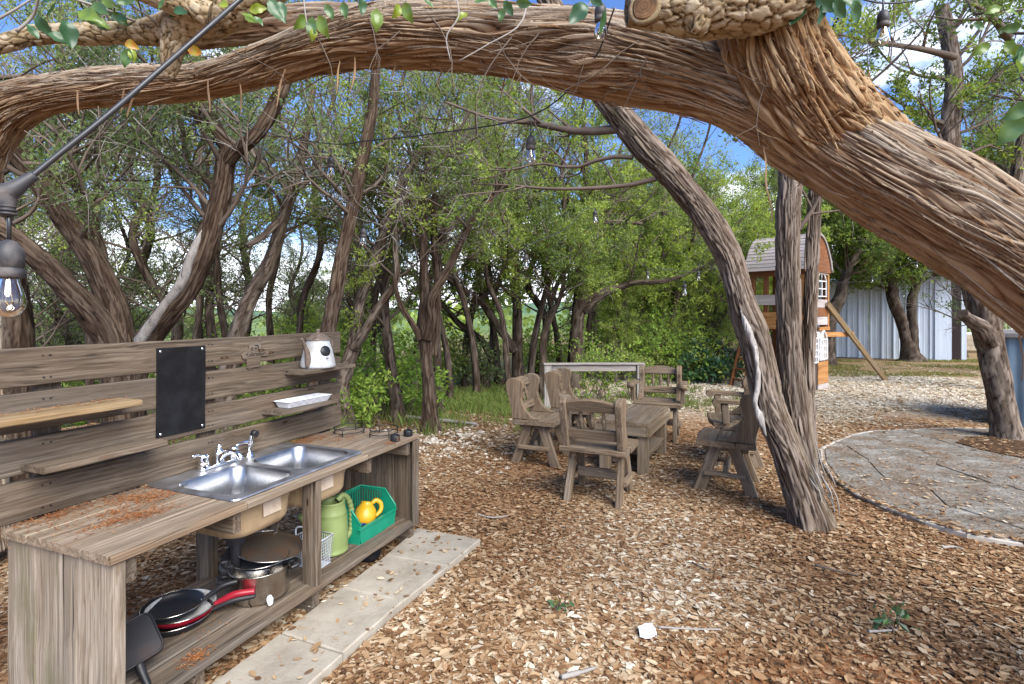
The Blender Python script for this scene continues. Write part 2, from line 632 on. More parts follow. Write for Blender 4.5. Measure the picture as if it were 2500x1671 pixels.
def dirty(name, col, dirt, amount=0.6, rough=0.5, metal=0.0, scale=7.0, lo=0.45, hi=0.68, spec=0.5):
    t = NT(name, rough, spec)
    n = t.noise(t.coord('Object'), scale, 7, 0.62, 0.3)
    c = t.mix(t.math('MULTIPLY', t.rng(n, lo, hi), amount), col, dirt)
    t.color(c)
    t.rough(t.rng(n, lo, hi, rough, min(1, rough + 0.3)))
    t.b.inputs['Metallic'].default_value = metal
    return t.m


M['black'] = plain('black_paint', (0.012, 0.012, 0.014), 0.45, 0.4, var=0.4)
M['chalk'] = dirty('chalkboard_face', (0.007, 0.007, 0.008), (0.016, 0.017, 0.020), 0.8, 0.7, spec=0.12)
M['white_enamel'] = dirty('chipped_enamel', (0.42, 0.44, 0.45), (0.24, 0.19, 0.14), 0.75, 0.45, scale=11, lo=0.50, hi=0.70)
M['rust_metal'] = dirty('rusty_metal', (0.17, 0.13, 0.10), (0.075, 0.05, 0.035), 0.9, 0.6, 0.3, scale=30)
M['foam'] = plain('white_foam', (0.58, 0.59, 0.62), 0.7, 0.3, var=0.04)
M['paper'] = plain('white_paper', (0.62, 0.63, 0.66), 0.8, 0.2, var=0.05)
M['label'] = dirty('faded_label', (0.52, 0.43, 0.33), (0.33, 0.20, 0.11), 0.6, 0.8, scale=14)
M['chrome'] = plain('chrome', (0.80, 0.81, 0.83), 0.10, 0.5, 1.0, var=0.03)
M['basin_coat'] = dirty('tan_undercoat', (0.36, 0.26, 0.15), (0.17, 0.10, 0.05), 0.85, 0.75, scale=5)
M['pot_steel'] = plain('pot_steel', (0.55, 0.52, 0.48), 0.22, 0.5, 1.0, var=0.1)
M['lid_brown'] = dirty('seasoned_steel', (0.085, 0.066, 0.048), (0.10, 0.045, 0.02), 0.7, 0.4, 0.35, scale=9)
M['nonstick'] = dirty('nonstick_coating', (0.012, 0.013, 0.017), (0.07, 0.03, 0.017), 0.5, 0.42, scale=6, lo=0.5, hi=0.8, spec=.3)
M['red_enamel'] = plain('red_enamel', (0.25, 0.010, 0.022), 0.3, 0.5, var=0.15)
M['green_can'] = plain('pale_green_plastic', (0.165, 0.215, 0.075), 0.5, 0.4, var=0.08)
M['green_bin'] = plain('green_plastic', (0.006, 0.20, 0.115), 0.35, 0.5, var=0.08)
M['yellow_jug'] = plain('yellow_plastic', (0.50, 0.29, 0.012), 0.4, 0.5, var=0.06)
M['blue_cup'] = plain('blue_plastic', (0.02, 0.07, 0.16), 0.4, 0.5)
M['pvc'] = plain('white_wire_coating', (0.46, 0.48, 0.52), 0.45, 0.5, var=0.04)
M['grey_plastic'] = plain('dark_grey_plastic', (0.035, 0.035, 0.042), 0.45, 0.5)
M['cable'] = plain('black_cable', (0.025, 0.026, 0.030), 0.42, 0.5, var=0.25)
M['socket'] = dirty('bulb_socket', (0.030, 0.030, 0.033), (0.13, 0.11, 0.10), 0.8, 0.55, scale=22)
M['brass'] = plain('brass', (0.65, 0.42, 0.14), 0.3, 0.5, 1.0)
M['white_paint'] = dirty('white_paint', (0.74, 0.73, 0.72), (0.45, 0.42, 0.38), 0.6, 0.6, scale=8)
M['dark_door'] = dirty('dark_stain', (0.035, 0.022, 0.016), (0.08, 0.05, 0.035), 0.7, 0.7)
M['red_toy'] = plain('red_plastic', (0.55, 0.02, 0.03), 0.4)
M['concrete_cap'] = plain('grey_concrete', (0.16, 0.155, 0.15), 0.9, 0.2, var=0.25, scale=30, bump=0.4)
M['blockwork'] = plain('tan_block', (0.42, 0.36, 0.27), 0.9, 0.2, var=0.15, scale=20, bump=0.4)
M['wire'] = plain('galvanised_wire', (0.55, 0.56, 0.55), 0.5, 0.5, 0.3)
M['dark_gap'] = plain('gap_shade_and_edge', (0.03, 0.022, 0.022), 0.8, 0.2)  # dark brown: shade of the shed's door gap as colour, also the panel edge


def metal_sheet(name, col):
    t = NT(name, 0.42, 0.5)
    p = t.coord('Object')
    n = t.noise(t.map(p, (9, 9, 0.5)), 2.0, 4)
    d = t.noise(t.map(p, (1, 1, 1)), 1.2, 5)
    c = t.mix(t.rng(n, 0.35, 0.7), col, tuple(min(1, x * 1.22) for x in col))
    c = t.mix(t.math('MULTIPLY', t.rng(d, 0.5, 0.75), 0.3), c, (0.42, 0.42, 0.40))
    t.color(c)
    t.b.inputs['Metallic'].default_value = 0.25
    return t.m


M['shed'] = metal_sheet('pale_blue_steel', (0.47, 0.53, 0.61))
M['shed_trim'] = metal_sheet('bright_steel_trim', (0.52, 0.58, 0.68))
M['bin_blue'] = metal_sheet('blue_grey_steel', (0.10, 0.155, 0.21))

# brushed stainless steel
t = NT('brushed_stainless', 0.28, 0.5)
p = t.coord('Object')
n = t.noise(t.map(p, (3, 260, 3)), 1.0, 3)
t.color(t.mix(t.rng(t.noise(p, 5, 4), 0.35, 0.7), (0.33, 0.335, 0.345), (0.45, 0.455, 0.47)))
t.b.inputs['Metallic'].default_value = 1.0
t.rough(t.rng(n, 0.2, 0.8, 0.24, 0.38))
M['steel'] = t.m
M['steel_rim'] = plain('satin_stainless', (0.48, 0.485, 0.50), 0.46, 0.5, 1.0, var=.06)

# thin clear glass
t = NT('bulb_glass')
t.n.remove(t.b)
tr, gl, fr, ms = t.node('ShaderNodeBsdfTransparent'), t.node('ShaderNodeBsdfGlossy'), t.node('ShaderNodeFresnel'), t.node('ShaderNodeMixShader')
tr.inputs['Color'].default_value = (0.93, 0.94, 0.93, 1)
gl.inputs['Roughness'].default_value = 0.04
fr.inputs['IOR'].default_value = 1.5
t.l.new(t.math('ADD', fr.outputs[0], 0.10), ms.inputs[0])
t.l.new(tr.outputs[0], ms.inputs[1]); t.l.new(gl.outputs[0], ms.inputs[2])
t.l.new(ms.outputs[0], t.out.inputs['Surface'])
M['glass'] = t.m


def cedar_bark(name, rust, brown, tan, grey, greyamt=0.5, moss=0.0, fs=90, ms=28, shelter=0.0):
    t = NT(name, 0.9, 0.15)
    b = t.attr('bark')
    rel = t.attr('rel', True)
    sid = t.attr('sid', True)
    fine = t.noise(t.map(b, (fs, fs, fs * .55)), 1.0, 4, 0.65, 0.5)
    mid = t.noise(t.map(b, (ms, ms, ms * .7)), 1.0, 3, 0.55, 0.6)
    big = t.noise(t.map(b, (5, 5, 4)), 1.0, 3)
    v = t.math('ADD', t.math('MULTIPLY', t.rng(fine, .32, .68), .34), t.math('MULTIPLY', rel, .72))
    dk = tuple(x * 0.10 for x in brown)
    c = t.ramp(v, [(0.26, dk), (0.40, rust), (0.57, brown), (0.80, tan), (1.0, tuple(x * 1.3 for x in tan))])
    gm_ = t.math('MULTIPLY', t.rng(t.math('ADD', t.math('MULTIPLY', big, 0.8), t.math('MULTIPLY', sid, 0.4)), 0.50, 0.74), greyamt)
    c = t.mix(gm_, c, t.mix(t.rng(v, .22, .85), dk, tuple(x * 1.3 for x in grey)))
    c = t.mix(t.rng(sid, .78, .97, 0, .5), c, t.mix(t.rng(v, .2, .8), dk, tuple(x * 1.25 for x in rust)))
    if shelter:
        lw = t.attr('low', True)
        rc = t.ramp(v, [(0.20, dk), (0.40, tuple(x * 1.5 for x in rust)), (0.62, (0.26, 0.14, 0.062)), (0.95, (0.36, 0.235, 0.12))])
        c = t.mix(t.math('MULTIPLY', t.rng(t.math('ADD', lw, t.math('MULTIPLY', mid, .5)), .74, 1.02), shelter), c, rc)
    if moss:
        c = t.mix(t.math('MULTIPLY', t.rng(t.noise(t.map(b, (9, 9, 3)), 1, 3), 0.52, 0.7), moss), c, (0.09, 0.085, 0.035))
    t.color(c)
    t.bump(t.math('ADD', fine, t.math('MULTIPLY', mid, 0.8)), 0.8, 0.006)
    return t.m


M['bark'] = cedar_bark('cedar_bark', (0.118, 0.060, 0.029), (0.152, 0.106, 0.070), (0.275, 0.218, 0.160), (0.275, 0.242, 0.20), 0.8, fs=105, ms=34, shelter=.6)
M['bark_rust'] = cedar_bark('rusty_cedar_bark', (0.165, 0.072, 0.024), (0.225, 0.128, 0.060), (0.315, 0.222, 0.128), (0.29, 0.23, 0.165), 0.35, fs=95, ms=30)
M['bark_grey'] = cedar_bark('grey_cedar_bark', (0.045, 0.028, 0.018), (0.075, 0.053, 0.038), (0.165, 0.130, 0.102), (0.17, 0.145, 0.125), 0.5, 0.25, fs=66, ms=22)
M['bark_mid'] = cedar_bark('brown_cedar_bark', (0.030, 0.016, 0.009), (0.043, 0.027, 0.018), (0.090, 0.063, 0.044), (0.092, 0.074, 0.061), 0.35, 0.1, fs=85, ms=34)
M['bark_far'] = cedar_bark('dark_cedar_bark', (0.030, 0.018, 0.012), (0.045, 0.031, 0.023), (0.098, 0.074, 0.058), (0.09, 0.077, 0.066), 0.4, 0.2, fs=42, ms=15)
M['deadwood'] = wood('bleached_deadwood', (0.15, 0.135, 0.12), (0.32, 0.30, 0.285), (0.46, 0.44, 0.42), (0.27, 0.23, 0.19), 0.1)
M['twig'] = plain('twig_bark', (0.115, 0.09, 0.072), 0.9, 0.1, var=0.35, scale=3)
M['twig_grey'] = plain('dead_twig', (0.27, 0.25, 0.23), 0.9, 0.1, var=0.3, scale=3)
M['strip'] = plain('peeling_bark', (0.32, 0.21, 0.125), 0.9, 0.1, var=0.4, scale=6)

# blocky oak bark
t = NT('oak_bark', 0.92, 0.15)
b = t.attr('bark')
rel = t.attr('rel', True)
c = t.ramp(rel, [(0.12, (0.018, 0.012, 0.008)), (0.30, (0.10, 0.065, 0.032)), (0.55, (0.25, 0.18, 0.10)), (0.9, (0.38, 0.31, 0.215))])
nz = t.noise(t.map(b, (40, 40, 40)), 1.0, 5, 0.65)
c = t.mix(t.rng(nz, 0.5, 0.72, 0, 0.6), c, (0.42, 0.385, 0.31))
c = t.mix(t.rng(t.noise(t.map(b, (7, 7, 7)), 1, 3), 0.5, 0.7, 0, 0.35), c, (0.16, 0.15, 0.075))
t.color(c)
t.bump(t.noise(t.map(b, (120, 120, 120)), 1.0, 4), 0.8, 0.004)
M['oak_bark'] = t.m
t = NT('sawn_end', 0.85, 0.2)
o_ = t.coord('Object')
rg = t.node('ShaderNodeTexWave', wave_type='RINGS', rings_direction='Z')
rg.inputs['Scale'].default_value = 26; rg.inputs['Distortion'].default_value = 3
t.l.new(o_, rg.inputs['Vector'])
t.color(t.mix(t.rng(t.noise(o_, 16, 4), 0.35, 0.65), (0.055, 0.030, 0.015), t.mix(rg.outputs['Fac'], (0.12, 0.062, 0.028), (0.21, 0.115, 0.055))))
M['sawn'] = t.m


def leafmat(name, stops, trans=0.35, rough=0.55, spec=0.25):
    t = NT(name, rough, spec)
    tint = t.attr('tint', True)
    c = t.ramp(tint, stops)
    t.color(c)
    tl = t.node('ShaderNodeBsdfTranslucent')
    t.l.new(t.mix(1.0, c, (1.15, 1.2, 0.7), 'MULTIPLY'), tl.inputs['Color'])
    ms = t.node('ShaderNodeMixShader')
    ms.inputs[0].default_value = trans
    t.l.new(t.b.outputs[0], ms.inputs[1]); t.l.new(tl.outputs[0], ms.inputs[2])
    t.l.new(ms.outputs[0], t.out.inputs['Surface'])
    return t.m


M['leaf'] = leafmat('cedar_foliage', [(0.0, (0.18, 0.10, 0.045)), (0.06, (0.065, 0.108, 0.032)), (0.3, (0.120, 0.178, 0.048)), (0.6, (0.205, 0.280, 0.064)), (1.0, (0.37, 0.45, 0.095))], 0.5)
M['leaf_sage'] = leafmat('sage_foliage', [(0.0, (0.18, 0.11, 0.055)), (0.06, (0.080, 0.120, 0.055)), (0.4, (0.140, 0.198, 0.082)), (0.75, (0.21, 0.275, 0.105)), (1.0, (0.33, 0.40, 0.14))], 0.5)
M['leaf_bright'] = leafmat('bright_foliage', [(0.0, (0.13, 0.23, 0.04)), (0.5, (0.25, 0.38, 0.070)), (1.0, (0.40, 0.50, 0.105))], 0.5)
M['leaf_oak'] = leafmat('oak_leaf', [(0.0, (0.030, 0.085, 0.040)), (0.45, (0.065, 0.14, 0.055)), (0.75, (0.17, 0.25, 0.035)), (0.9, (0.30, 0.33, 0.03)), (1.0, (0.40, 0.17, 0.03))], 0.35, 0.3, 0.5)
M['grass'] = leafmat('grass_blade', [(0.0, (0.24, 0.17, 0.075)), (0.4, (0.17, 0.19, 0.055)), (1.0, (0.17, 0.25, 0.06))], 0.4)
M['litter'] = leafmat('dry_leaf', [(0.0, (0.070, 0.038, 0.020)), (0.22, (0.145, 0.077, 0.037)), (0.45, (0.255, 0.150, 0.077)), (0.66, (0.355, 0.240, 0.138)), (0.85, (0.46, 0.365, 0.25)), (1.0, (0.60, 0.54, 0.43))], 0.15, 0.85, 0.1)
M['needle'] = leafmat('dry_needle', [(0.0, (0.16, 0.05, 0.015)), (0.6, (0.33, 0.12, 0.035)), (1.0, (0.42, 0.20, 0.08))], 0.1, 0.8)
M['stone'] = leafmat('limestone_chip', [(0.0, (0.18, 0.145, 0.105)), (0.4, (0.36, 0.315, 0.25)), (1.0, (0.56, 0.52, 0.44))], 0.0, 0.9, 0.2)
# ------------------------------------------------------------------ ground and setting
rs = np.random.RandomState(11)


def ground_z(x, y):
    x, y = np.asarray(x, float), np.asarray(y, float)
    z = 0.030 * (fbm(np.stack([x * 0.9, y * 0.9, x * 0 + 3], -1), 3) - 0.5)
    far = np.clip((y - 14) / 30, 0, 1)
    left = np.clip((-x - 3.0) / 6, 0, 1) * np.clip((y - 3) / 6, 0, 1)
    return z - 1.2 * left ** 2 - far * 0.6


gx = np.concatenate([-np.geomspace(9, 900, 22)[::-1], np.linspace(-8.6, 14, 150), np.geomspace(14.5, 900, 20)])
gy = np.concatenate([-np.geomspace(3, 300, 10)[::-1], np.linspace(-2.6, 16, 120), np.geomspace(16.5, 900, 24)])
GX, GY = np.meshgrid(gx, gy)
V = np.stack([GX, GY, ground_z(GX, GY)], -1).reshape(-1, 3)
t = NT('forest_floor', 0.95, 0.1)
p = t.pos()
n1 = t.noise(p, 26, 6, 0.65)
n2 = t.noise(p, 2.2, 4, 0.6)
n3 = t.noise(p, 0.55, 4, 0.55)
c = t.ramp(n1, [(0.28, (0.070, 0.034, 0.016)), (0.42, (0.17, 0.088, 0.042)), (0.56, (0.29, 0.175, 0.092)), (0.70, (0.42, 0.31, 0.20))])
c = t.mix(t.rng(n2, 0.42, 0.62, 0, 0.55), c, t.mix(t.rng(n1, 0.4, 0.6), (0.15, 0.068, 0.033), (0.26, 0.145, 0.075)))
sp = t.node('ShaderNodeSeparateXYZ'); t.l.new(p, sp.inputs[0])
dist = t.math('ADD', sp.outputs['Y'], t.math('MULTIPLY', n3, 5.0))
grav = t.ramp(t.noise(p, 34, 5, 0.7), [(0.30, (0.17, 0.11, 0.065)), (0.45, (0.36, 0.29, 0.21)), (0.62, (0.58, 0.53, 0.45))])
gm = t.math('MULTIPLY', t.rng(dist, 9.2, 11.2), t.rng(sp.outputs['X'], 0.3, 2.2))
c = t.mix(gm, c, grav)
soil = t.ramp(t.noise(p, 9, 6, 0.7), [(0.3, (0.10, 0.055, 0.03)), (0.5, (0.25, 0.17, 0.095)), (0.7, (0.20, 0.20, 0.075))])
c = t.mix(t.rng(dist, 13.3, 15.2), c, soil)
lm = t.math('MULTIPLY', t.rng(dist, 8.6, 10.0), t.rng(sp.outputs['X'], 1.8, 0.2))
c = t.mix(lm, c, t.mix(t.rng(n2, 0.4, 0.6), soil, (0.13, 0.15, 0.05)))
c = t.mix(t.rng(sp.outputs['Y'], 28, 60), c, t.mix(t.rng(t.noise(p, 0.15, 6), 0.4, 0.6), (0.10, 0.16, 0.055), (0.17, 0.22, 0.08)))
t.color(c)
t.bump(n1, 0.9, 0.02)
mb = MB(); mb.add(V, ring_faces(len(gy), len(gx), False), 0, True)
tag(mb.build('ground', t.m), 'leaf strewn ground of the wooded clearing', kind='structure')

# distant wooded hill and two pale houses down in the valley on the left
hx = np.linspace(-700, 300, 90)
rows = []
for k, (dy, hh) in enumerate(((0, -0.4), (25, 0.25), (60, 0.62), (110, 0.9), (160, 1.0), (260, 0.6))):
    base = 6.5 + 4.0 * np.sin(hx * 0.011 + 1) + 2.5 * np.sin(hx * 0.031)
    rows.append(np.stack([hx, 420 + dy + 0 * hx, -1 + hh * base], -1))
t = NT('hill_trees', 0.95, 0.1)
n = t.noise(t.pos(), 0.12, 7, 0.7)
t.color(t.ramp(n, [(0.35, (0.055, 0.105, 0.075)), (0.5, (0.10, 0.17, 0.10)), (0.7, (0.19, 0.26, 0.14))]))
mb = MB(); mb.add(np.array(rows).reshape(-1, 3), ring_faces(6, 90, False), 0, True)
tag(mb.build('hill', t.m), 'low wooded hill on the horizon', kind='structure')


def house(c, w, d, h, label):
    r = empty('house', c, 0.5, label, 'house')
    m = MB(); box(m, (-w / 2, w / 2), (-d / 2, d / 2), (0, h)); m.build('wall', M['white_paint'], r)
    m = MB(); prism(m, [(-w / 2 - .4, h + .02), (w / 2 + .4, h + .02), (0, h + w * 0.32)], d + .8, 1); fix_normals(m.build('roof', M['concrete_cap'], r))
    for k in (-1, 1):
        m = MB(); box(m, (k * w * .25 - .6, k * w * .25 + .6), (-d / 2 - .06, -d / 2 + .02), (1, 2.4)); m.build('window', M['dark_door'], r)


q = at(641, 792, 260); house((q[0], 260, q[2] - 3.5), 9, 7, 3.6, 'white house far down the valley beyond the board backed kitchen')
q = at(618, 783, 330); house((q[0], 330, q[2] - 3.2), 10, 8, 3.4, 'smaller pale house on the far valley floor behind the trees')

# ------------------------------------------------------------------ outdoor kitchen
KX, KY = -1.2606, 1.679
KR = math.atan2(0.9288, 0.3706)
KA, KB = np.array((.3706, .9288)), np.array((-.9288, .3706))


def kw(a, b, z=0.0):
    """kitchen coordinates (along the counter, towards its back board, height) to world"""
    return (KX + a * KA[0] + b * KB[0], KY + a * KA[1] + b * KB[1], z)


K = empty('outdoor_kitchen', (KX, KY, 0), KR, 'long weathered plank kitchen counter with slatted back board and low shelf', 'kitchen counter')
W = M['kitchen']
# back boards, nail heads in each
for z0, z1 in ((1.172, 1.314), (1.008, 1.149), (0.850, 0.981), (0.680, 0.824)):
    bd = plank('back_board', K, (-0.55, 1.80), (0.600, 0.634), (z0, z1), W, n=26, wob=0.0022)
    m = MB()
    for a in (0.12, 0.145, 0.815, 0.835, 1.70):
        for zz in (z0 + 0.03, z1 - 0.03):
            c = bd.matrix_basis.translation
            m2 = MB(); prism(m, [(0.0035 * math.cos(q) + a + PLK.uniform(-.004, .004) - c.x, 0.0035 * math.sin(q) + zz - c.z) for q in np.linspace(0, 6.283, 7)[:-1]], 0.002, 1, 0.5985 - c.y)
    fix_normals(m.build('nail', M['black'], bd))
for a in (-0.40, 0.115, 0.80, 1.66):
    plank('back_post', K, (a, a + 0.085), (0.636, 0.672), (0.0, 1.27), W, n=8)
# counter top planks round the sink opening
CT = M['counter']
ct = (0.646, 0.675)
for b0, b1 in ((0.0, 0.148), (0.151, 0.298), (0.301, 0.447), (0.450, 0.598)):
    plank('counter_plank', K, (-0.006 + PLK.uniform(-.004, .004), 0.512), (b0, b1), ct, CT, n=10, wob=.0009, tint=0.25)
    plank('counter_plank', K, (1.302, 1.822 + PLK.uniform(-.004, .006)), (b0, b1), ct, CT, n=10, wob=.0009, tint=0.45)
plank('counter_plank', K, (0.514, 1.300), (0.0, 0.066), ct, CT, n=10, wob=.0009, tint=0.3)
plank('counter_plank', K, (0.514, 1.300), (0.578, 0.598), ct, CT, n=8, wob=.0009, tint=0.5)
# cross bearers and front end post under the top
for a in (0.055, 0.47, 1.33, 1.72):
    plank('bearer', K, (a, a + 0.038), (0.03, 0.59), (0.558, 0.644), W, n=4)
# left end panel, front post beside it
for b0, b1, g in ((0.052, 0.200, .1), (0.203, 0.428, .25), (0.431, 0.598, .3)):
    plank('end_plank', K, (0.012, 0.034), (b0, b1), (0.0, 0.644), M['panel'], axis=2, n=10, tint=g)
plank('end_plank', K, (0.012, 0.052), (0.012, 0.050), (0.0, 0.644), M['panel'], axis=2, n=10, tint=.05)
# right end panel
for b0, b1 in ((0.015, 0.165), (0.168, 0.350), (0.353, 0.598)):
    plank('end_plank', K, (1.790, 1.814), (b0, b1), (0.115, 0.644), W, axis=2, n=8)
plank('corner_post', K, (1.752, 1.812), (-0.004, 0.0145), (0.115, 0.644), W, axis=2, n=8, tint=.2)
plank('corner_post', K, (1.74, 1.79), (0.50, 0.596), (0.0, 0.644), W, axis=2, n=6)
# middle post and back legs
plank('middle_post', K, (0.915, 0.953), (0.010, 0.098), (0.141, 0.645), W, axis=2, n=10, tint=.15)
plank('back_leg', K, (0.79, 0.828), (0.545, 0.632), (0.0, 0.645), W, axis=2, n=8)
# low shelf
for b0, b1 in ((0.008, 0.150), (0.156, 0.296), (0.302, 0.442), (0.449, 0.590)):
    plank('shelf_plank', K, (0.054, 1.788), (b0, b1), (0.113, 0.140), M['kitchen'], n=16, tint=PLK.uniform(.1, .5), wob=.0025)
for a in (0.30, 0.912, 1.755):
    plank('foot', K, (a, a + 0.045), (0.030, 0.56), (0.0, 0.1115), W, n=4)
# little wall shelves on the back board
for a0, a1, z, mt, tn in ((-0.14, 0.392, 1.084, M['yellow_wood'], .1), (0.05, 0.50, 0.892, W, 0.1), (1.305, 1.765, 1.107, W, .3), (1.143, 1.60, 0.902, W, .35)):
    plank('wall_shelf', K, (a0, a1), (0.450, 0.5985), (z - 0.024, z), mt, n=10, tint=tn)

# dry cedar needles swept into drifts on the counter and shelf
def needles(name, parent, spots, label, z, n_each=90):
    mb = MB()
    for (a, b, ra, rb, n) in spots:
        pa = a + rs.randn(n) * ra
        pb = b + rs.randn(n) * rb
        L = rs.uniform(.010, .028, n); th = rs.uniform(0, 6.28, n); w = rs.uniform(.0008, .0022, n)
        d = np.stack([np.cos(th), np.sin(th), rs.uniform(-.05, .25, n)], -1) * L[:, None]
        s = np.stack([-np.sin(th), np.cos(th), 0 * th], -1) * w[:, None]
        c = np.stack([pa, pb, z + rs.uniform(.001, .007, n)], -1)
        V = np.stack([c, c + d * .5 + s, c + d, c + d * .5 - s], 1)
        V[:, :, 1] = np.minimum(V[:, :, 1], .594)
        mb.add(V.reshape(-1, 3), np.arange(4 * n).reshape(-1, 4), 0, False, tint=np.repeat(rs.rand(n), 4))
    o = mb.build(name, M['needle'], None, (KX, KY, 0), (0, 0, KR))
    return tag(o, label, 'needles', kind='stuff')


needles('needle_litter', None, [(0.15, .56, .07, .035, 420), (.24, .38, .035, .03, 160), (.36, .50, .05, .05, 380), (.42, .42, .05, .045, 420), (.27, .26, .06, .035, 420), (.17, .29, .05, .02, 200),
                                (.10, .44, .08, .1, 110), (.52, .56, .03, .03, 150), (1.42, .52, .10, .04, 520), (1.55, .36, .07, .07, 160), (1.45, .25, .1, .1, 90), (1.55, .03, .03, .02, 90), (1.35, .56, .07, .02, 200)],
        'rust coloured cedar needles drifted over the wooden counter top', .675)
needles('needle_litter', None, [(.33, .06, .03, .02, 160), (.6, .30, .2, .1, 80), (1.2, .3, .25, .12, 110), (1.66, .12, .05, .05, 120)], 'rust coloured cedar needles on the low shelf of the counter', .14)
needles('needle_litter', None, [(0.08, .56, .12, .015, 130), (.3, .55, .05, .02, 60)], 'sparse dry needles on the yellowed wall shelf', 1.084)


# ------------------------------------------------------------------ sink
def rrect(x0, x1, y0, y1, r, k=6):
    pts = []
    for cx, cy, a0 in ((x1 - r, y1 - r, 0), (x0 + r, y1 - r, 90), (x0 + r, y0 + r, 180), (x1 - r, y0 + r, 270)):
        for i in range(k + 1):
            a = R(a0 + 90 * i / k)
            pts.append((cx + r * math.cos(a), cy + r * math.sin(a)))
    return np.array(pts)


S = empty('kitchen_sink', kw(0.908, 0.32, .6785), KR, 'double bowl stainless steel sink set into the wooden counter', 'sink')
def sk(x, y): return x - 0.908, y - 0.32
rim_o = rrect(-.4125, .4125, -.272, .272, .03)
bowls = [rrect(-.378, -.022, -.232, .150, .07), rrect(.022, .378, -.232, .150, .07)]
bm = bmesh.new()
def loop(pts, z):
    vs_ = [bm.verts.new((float(x), float(y), z)) for x, y in pts]
    return vs_, [bm.edges.new((vs_[i], vs_[(i + 1) % len(vs_)])) for i in range(len(vs_))]
ov, oe = loop(rim_o, 0.006)
es = list(oe)
bv = []
for b in bowls:
    v_, e_ = loop(b, 0.006); bv.append(v_); es += e_
bmesh.ops.triangle_fill(bm, use_beauty=True, use_dissolve=False, edges=es)
lv, le = loop(rrect(-.416, .416, -.2755, .2755, .032), 0.0005)
for i in range(len(ov)):
    j = (i + 1) % len(ov)
    bm.faces.new((ov[j], ov[i], lv[i], lv[j]))
bmesh.ops.recalc_face_normals(bm, faces=bm.faces)
me = bpy.data.meshes.new('rim'); bm.to_mesh(me); bm.free(); me.materials.append(M['steel_rim'])
link('rim', me, S)
for i, (x0, x1) in enumerate(((-.378, -.022), (.022, .378))):
    mb = MB(); rings = []
    prof = [(0.0, .006, .07), (.004, .0005, .068), (.008, -.006, .066), (.016, -.10, .07), (.020, -.165, .07), (.030, -.188, .075), (.055, -.198, .06), (.10, -.202, .05)]
    for ins, z, r in prof:
        q = rrect(x0 + ins, x1 - ins, -.232 + ins, .150 - ins, r)
        rings.append(np.hstack([q, np.full((len(q), 1), z)]))
    mb.add(np.array(rings).reshape(-1, 3), ring_faces(len(rings), len(rings[0])), 0, True)
    k = len(rings[0]); mb.f.append((np.array([list(range((len(rings) - 1) * k, len(rings) * k))]), 0, True))
    bo = mb.build('bowl', M['steel'], S); fix_normals(bo)
    mb = MB(); rings = []
    for ins, z, r in [(-.004, -.032, .07), (.012, -.10, .07), (.016, -.168, .07), (.028, -.195, .075), (.055, -.206, .06), (.10, -.208, .05)]:
        q = rrect(x0 + ins, x1 - ins, -.232 + ins, .150 - ins, r)
        rings.append(np.hstack([q, np.full((len(q), 1), z)]))
    mb.add(np.array(rings).reshape(-1, 3), ring_faces(len(rings), len(rings[0])), 0, True)
    mb.f.append((np.array([list(range((len(rings) - 1) * k, len(rings) * k))]), 0, True))
    fix_normals(mb.build('undercoat', M['basin_coat'], S))
    mb = MB(); lx = (x0 + x1) / 2 + (.02 if i == 0 else -.03)
    prism(mb, [(lx - .05, -.145), (lx + .05, -.145), (lx + .05, -.085), (lx - .05, -.085)], .002, 1, -.2235)
    fix_normals(mb.build('paper_label', M['label'], S, rot=(R(-3), 0, 0)))
    mb = MB(); lathe(mb, [(0.0, -.199), (.03, -.1985), (.043, -.2005), (.045, -.2015)], 24, c=((x0 + x1) / 2, -.03, 0)); mb.build('strainer', M['chrome'], S)
mb = MB(); lathe(mb, [(.058, -.209), (.058, -.245), (.052, -.262), (.042, -.268), (.040, -.29), (.026, -.296), (.022, -.30), (.022, -.40), (0, -.40)], 28, c=(-.2, -.03, 0))
tube(mb, [(-.2, -.03, -.38), (-.19, .02, -.44), (-.14, .12, -.46), (-.05, .2, -.45), (0.05, .21, -.40)], .021, 12, 16)
fix_normals(mb.build('drain_pipe', M['grey_plastic'], S))
mb = MB(); lathe(mb, [(0, .0068), (.017, .0068), (.018, .006)], 20, c=(.10, .205, 0)); mb.build('tap_hole', M['black'], S)

# faucet with two levers, and the side spray
Fz = .6848
FC = empty('faucet', kw(.83, .545, Fz), KR, 'chrome two handled faucet standing behind the sink bowls', 'faucet')
mb = MB()
prism(mb, rrect(-.115, .115, -.028, .028, .027), .014, 2, .007, ch=.004, smooth=True); fix_normals(mb.build('base_plate', M['chrome'], FC))
for s in (-1, 1):
    mb = MB(); lathe(mb, [(.026, .014), (.025, .035), (.021, .05), (.024, .058), (.022, .07), (.012, .078), (0, .08)], 24, c=(s * .085, 0, 0))
    h = mb.build('handle', M['chrome'], FC)
    mb = MB(); tube(mb, [(s * .085, 0, .068), (s * .085 + .0 * s - .02 * (s < 0) + .02 * (s > 0), -.004, .076), (s * .085 + s * .045, -.012, .084), (s * .085 + s * .075, -.018, .082)], [.008, .009, .007, .0095], 12, 12)
    fix_normals(mb.build('lever', M['chrome'], h))
mb = MB(); lathe(mb, [(.024, .014), (.023, .05), (.024, .07), (.016, .082), (.008, .088), (.012, .094), (.012, .102), (0, .106)], 24)
mb.build('valve_body', M['chrome'], FC)
mb = MB(); tube(mb, [(0, 0, .03), (0, -.03, .055), (0, -.08, .075), (0, -.125, .072), (0, -.145, .055), (0, -.148, .045)], [.018, .017, .014, .013, .013, .013], 14, 24)
fix_normals(mb.build('spout', M['chrome'], FC))
SP = empty('side_spray', kw(1.012, .545, Fz), KR, 'chrome side spray with black nozzle beside the faucet', 'spray nozzle')
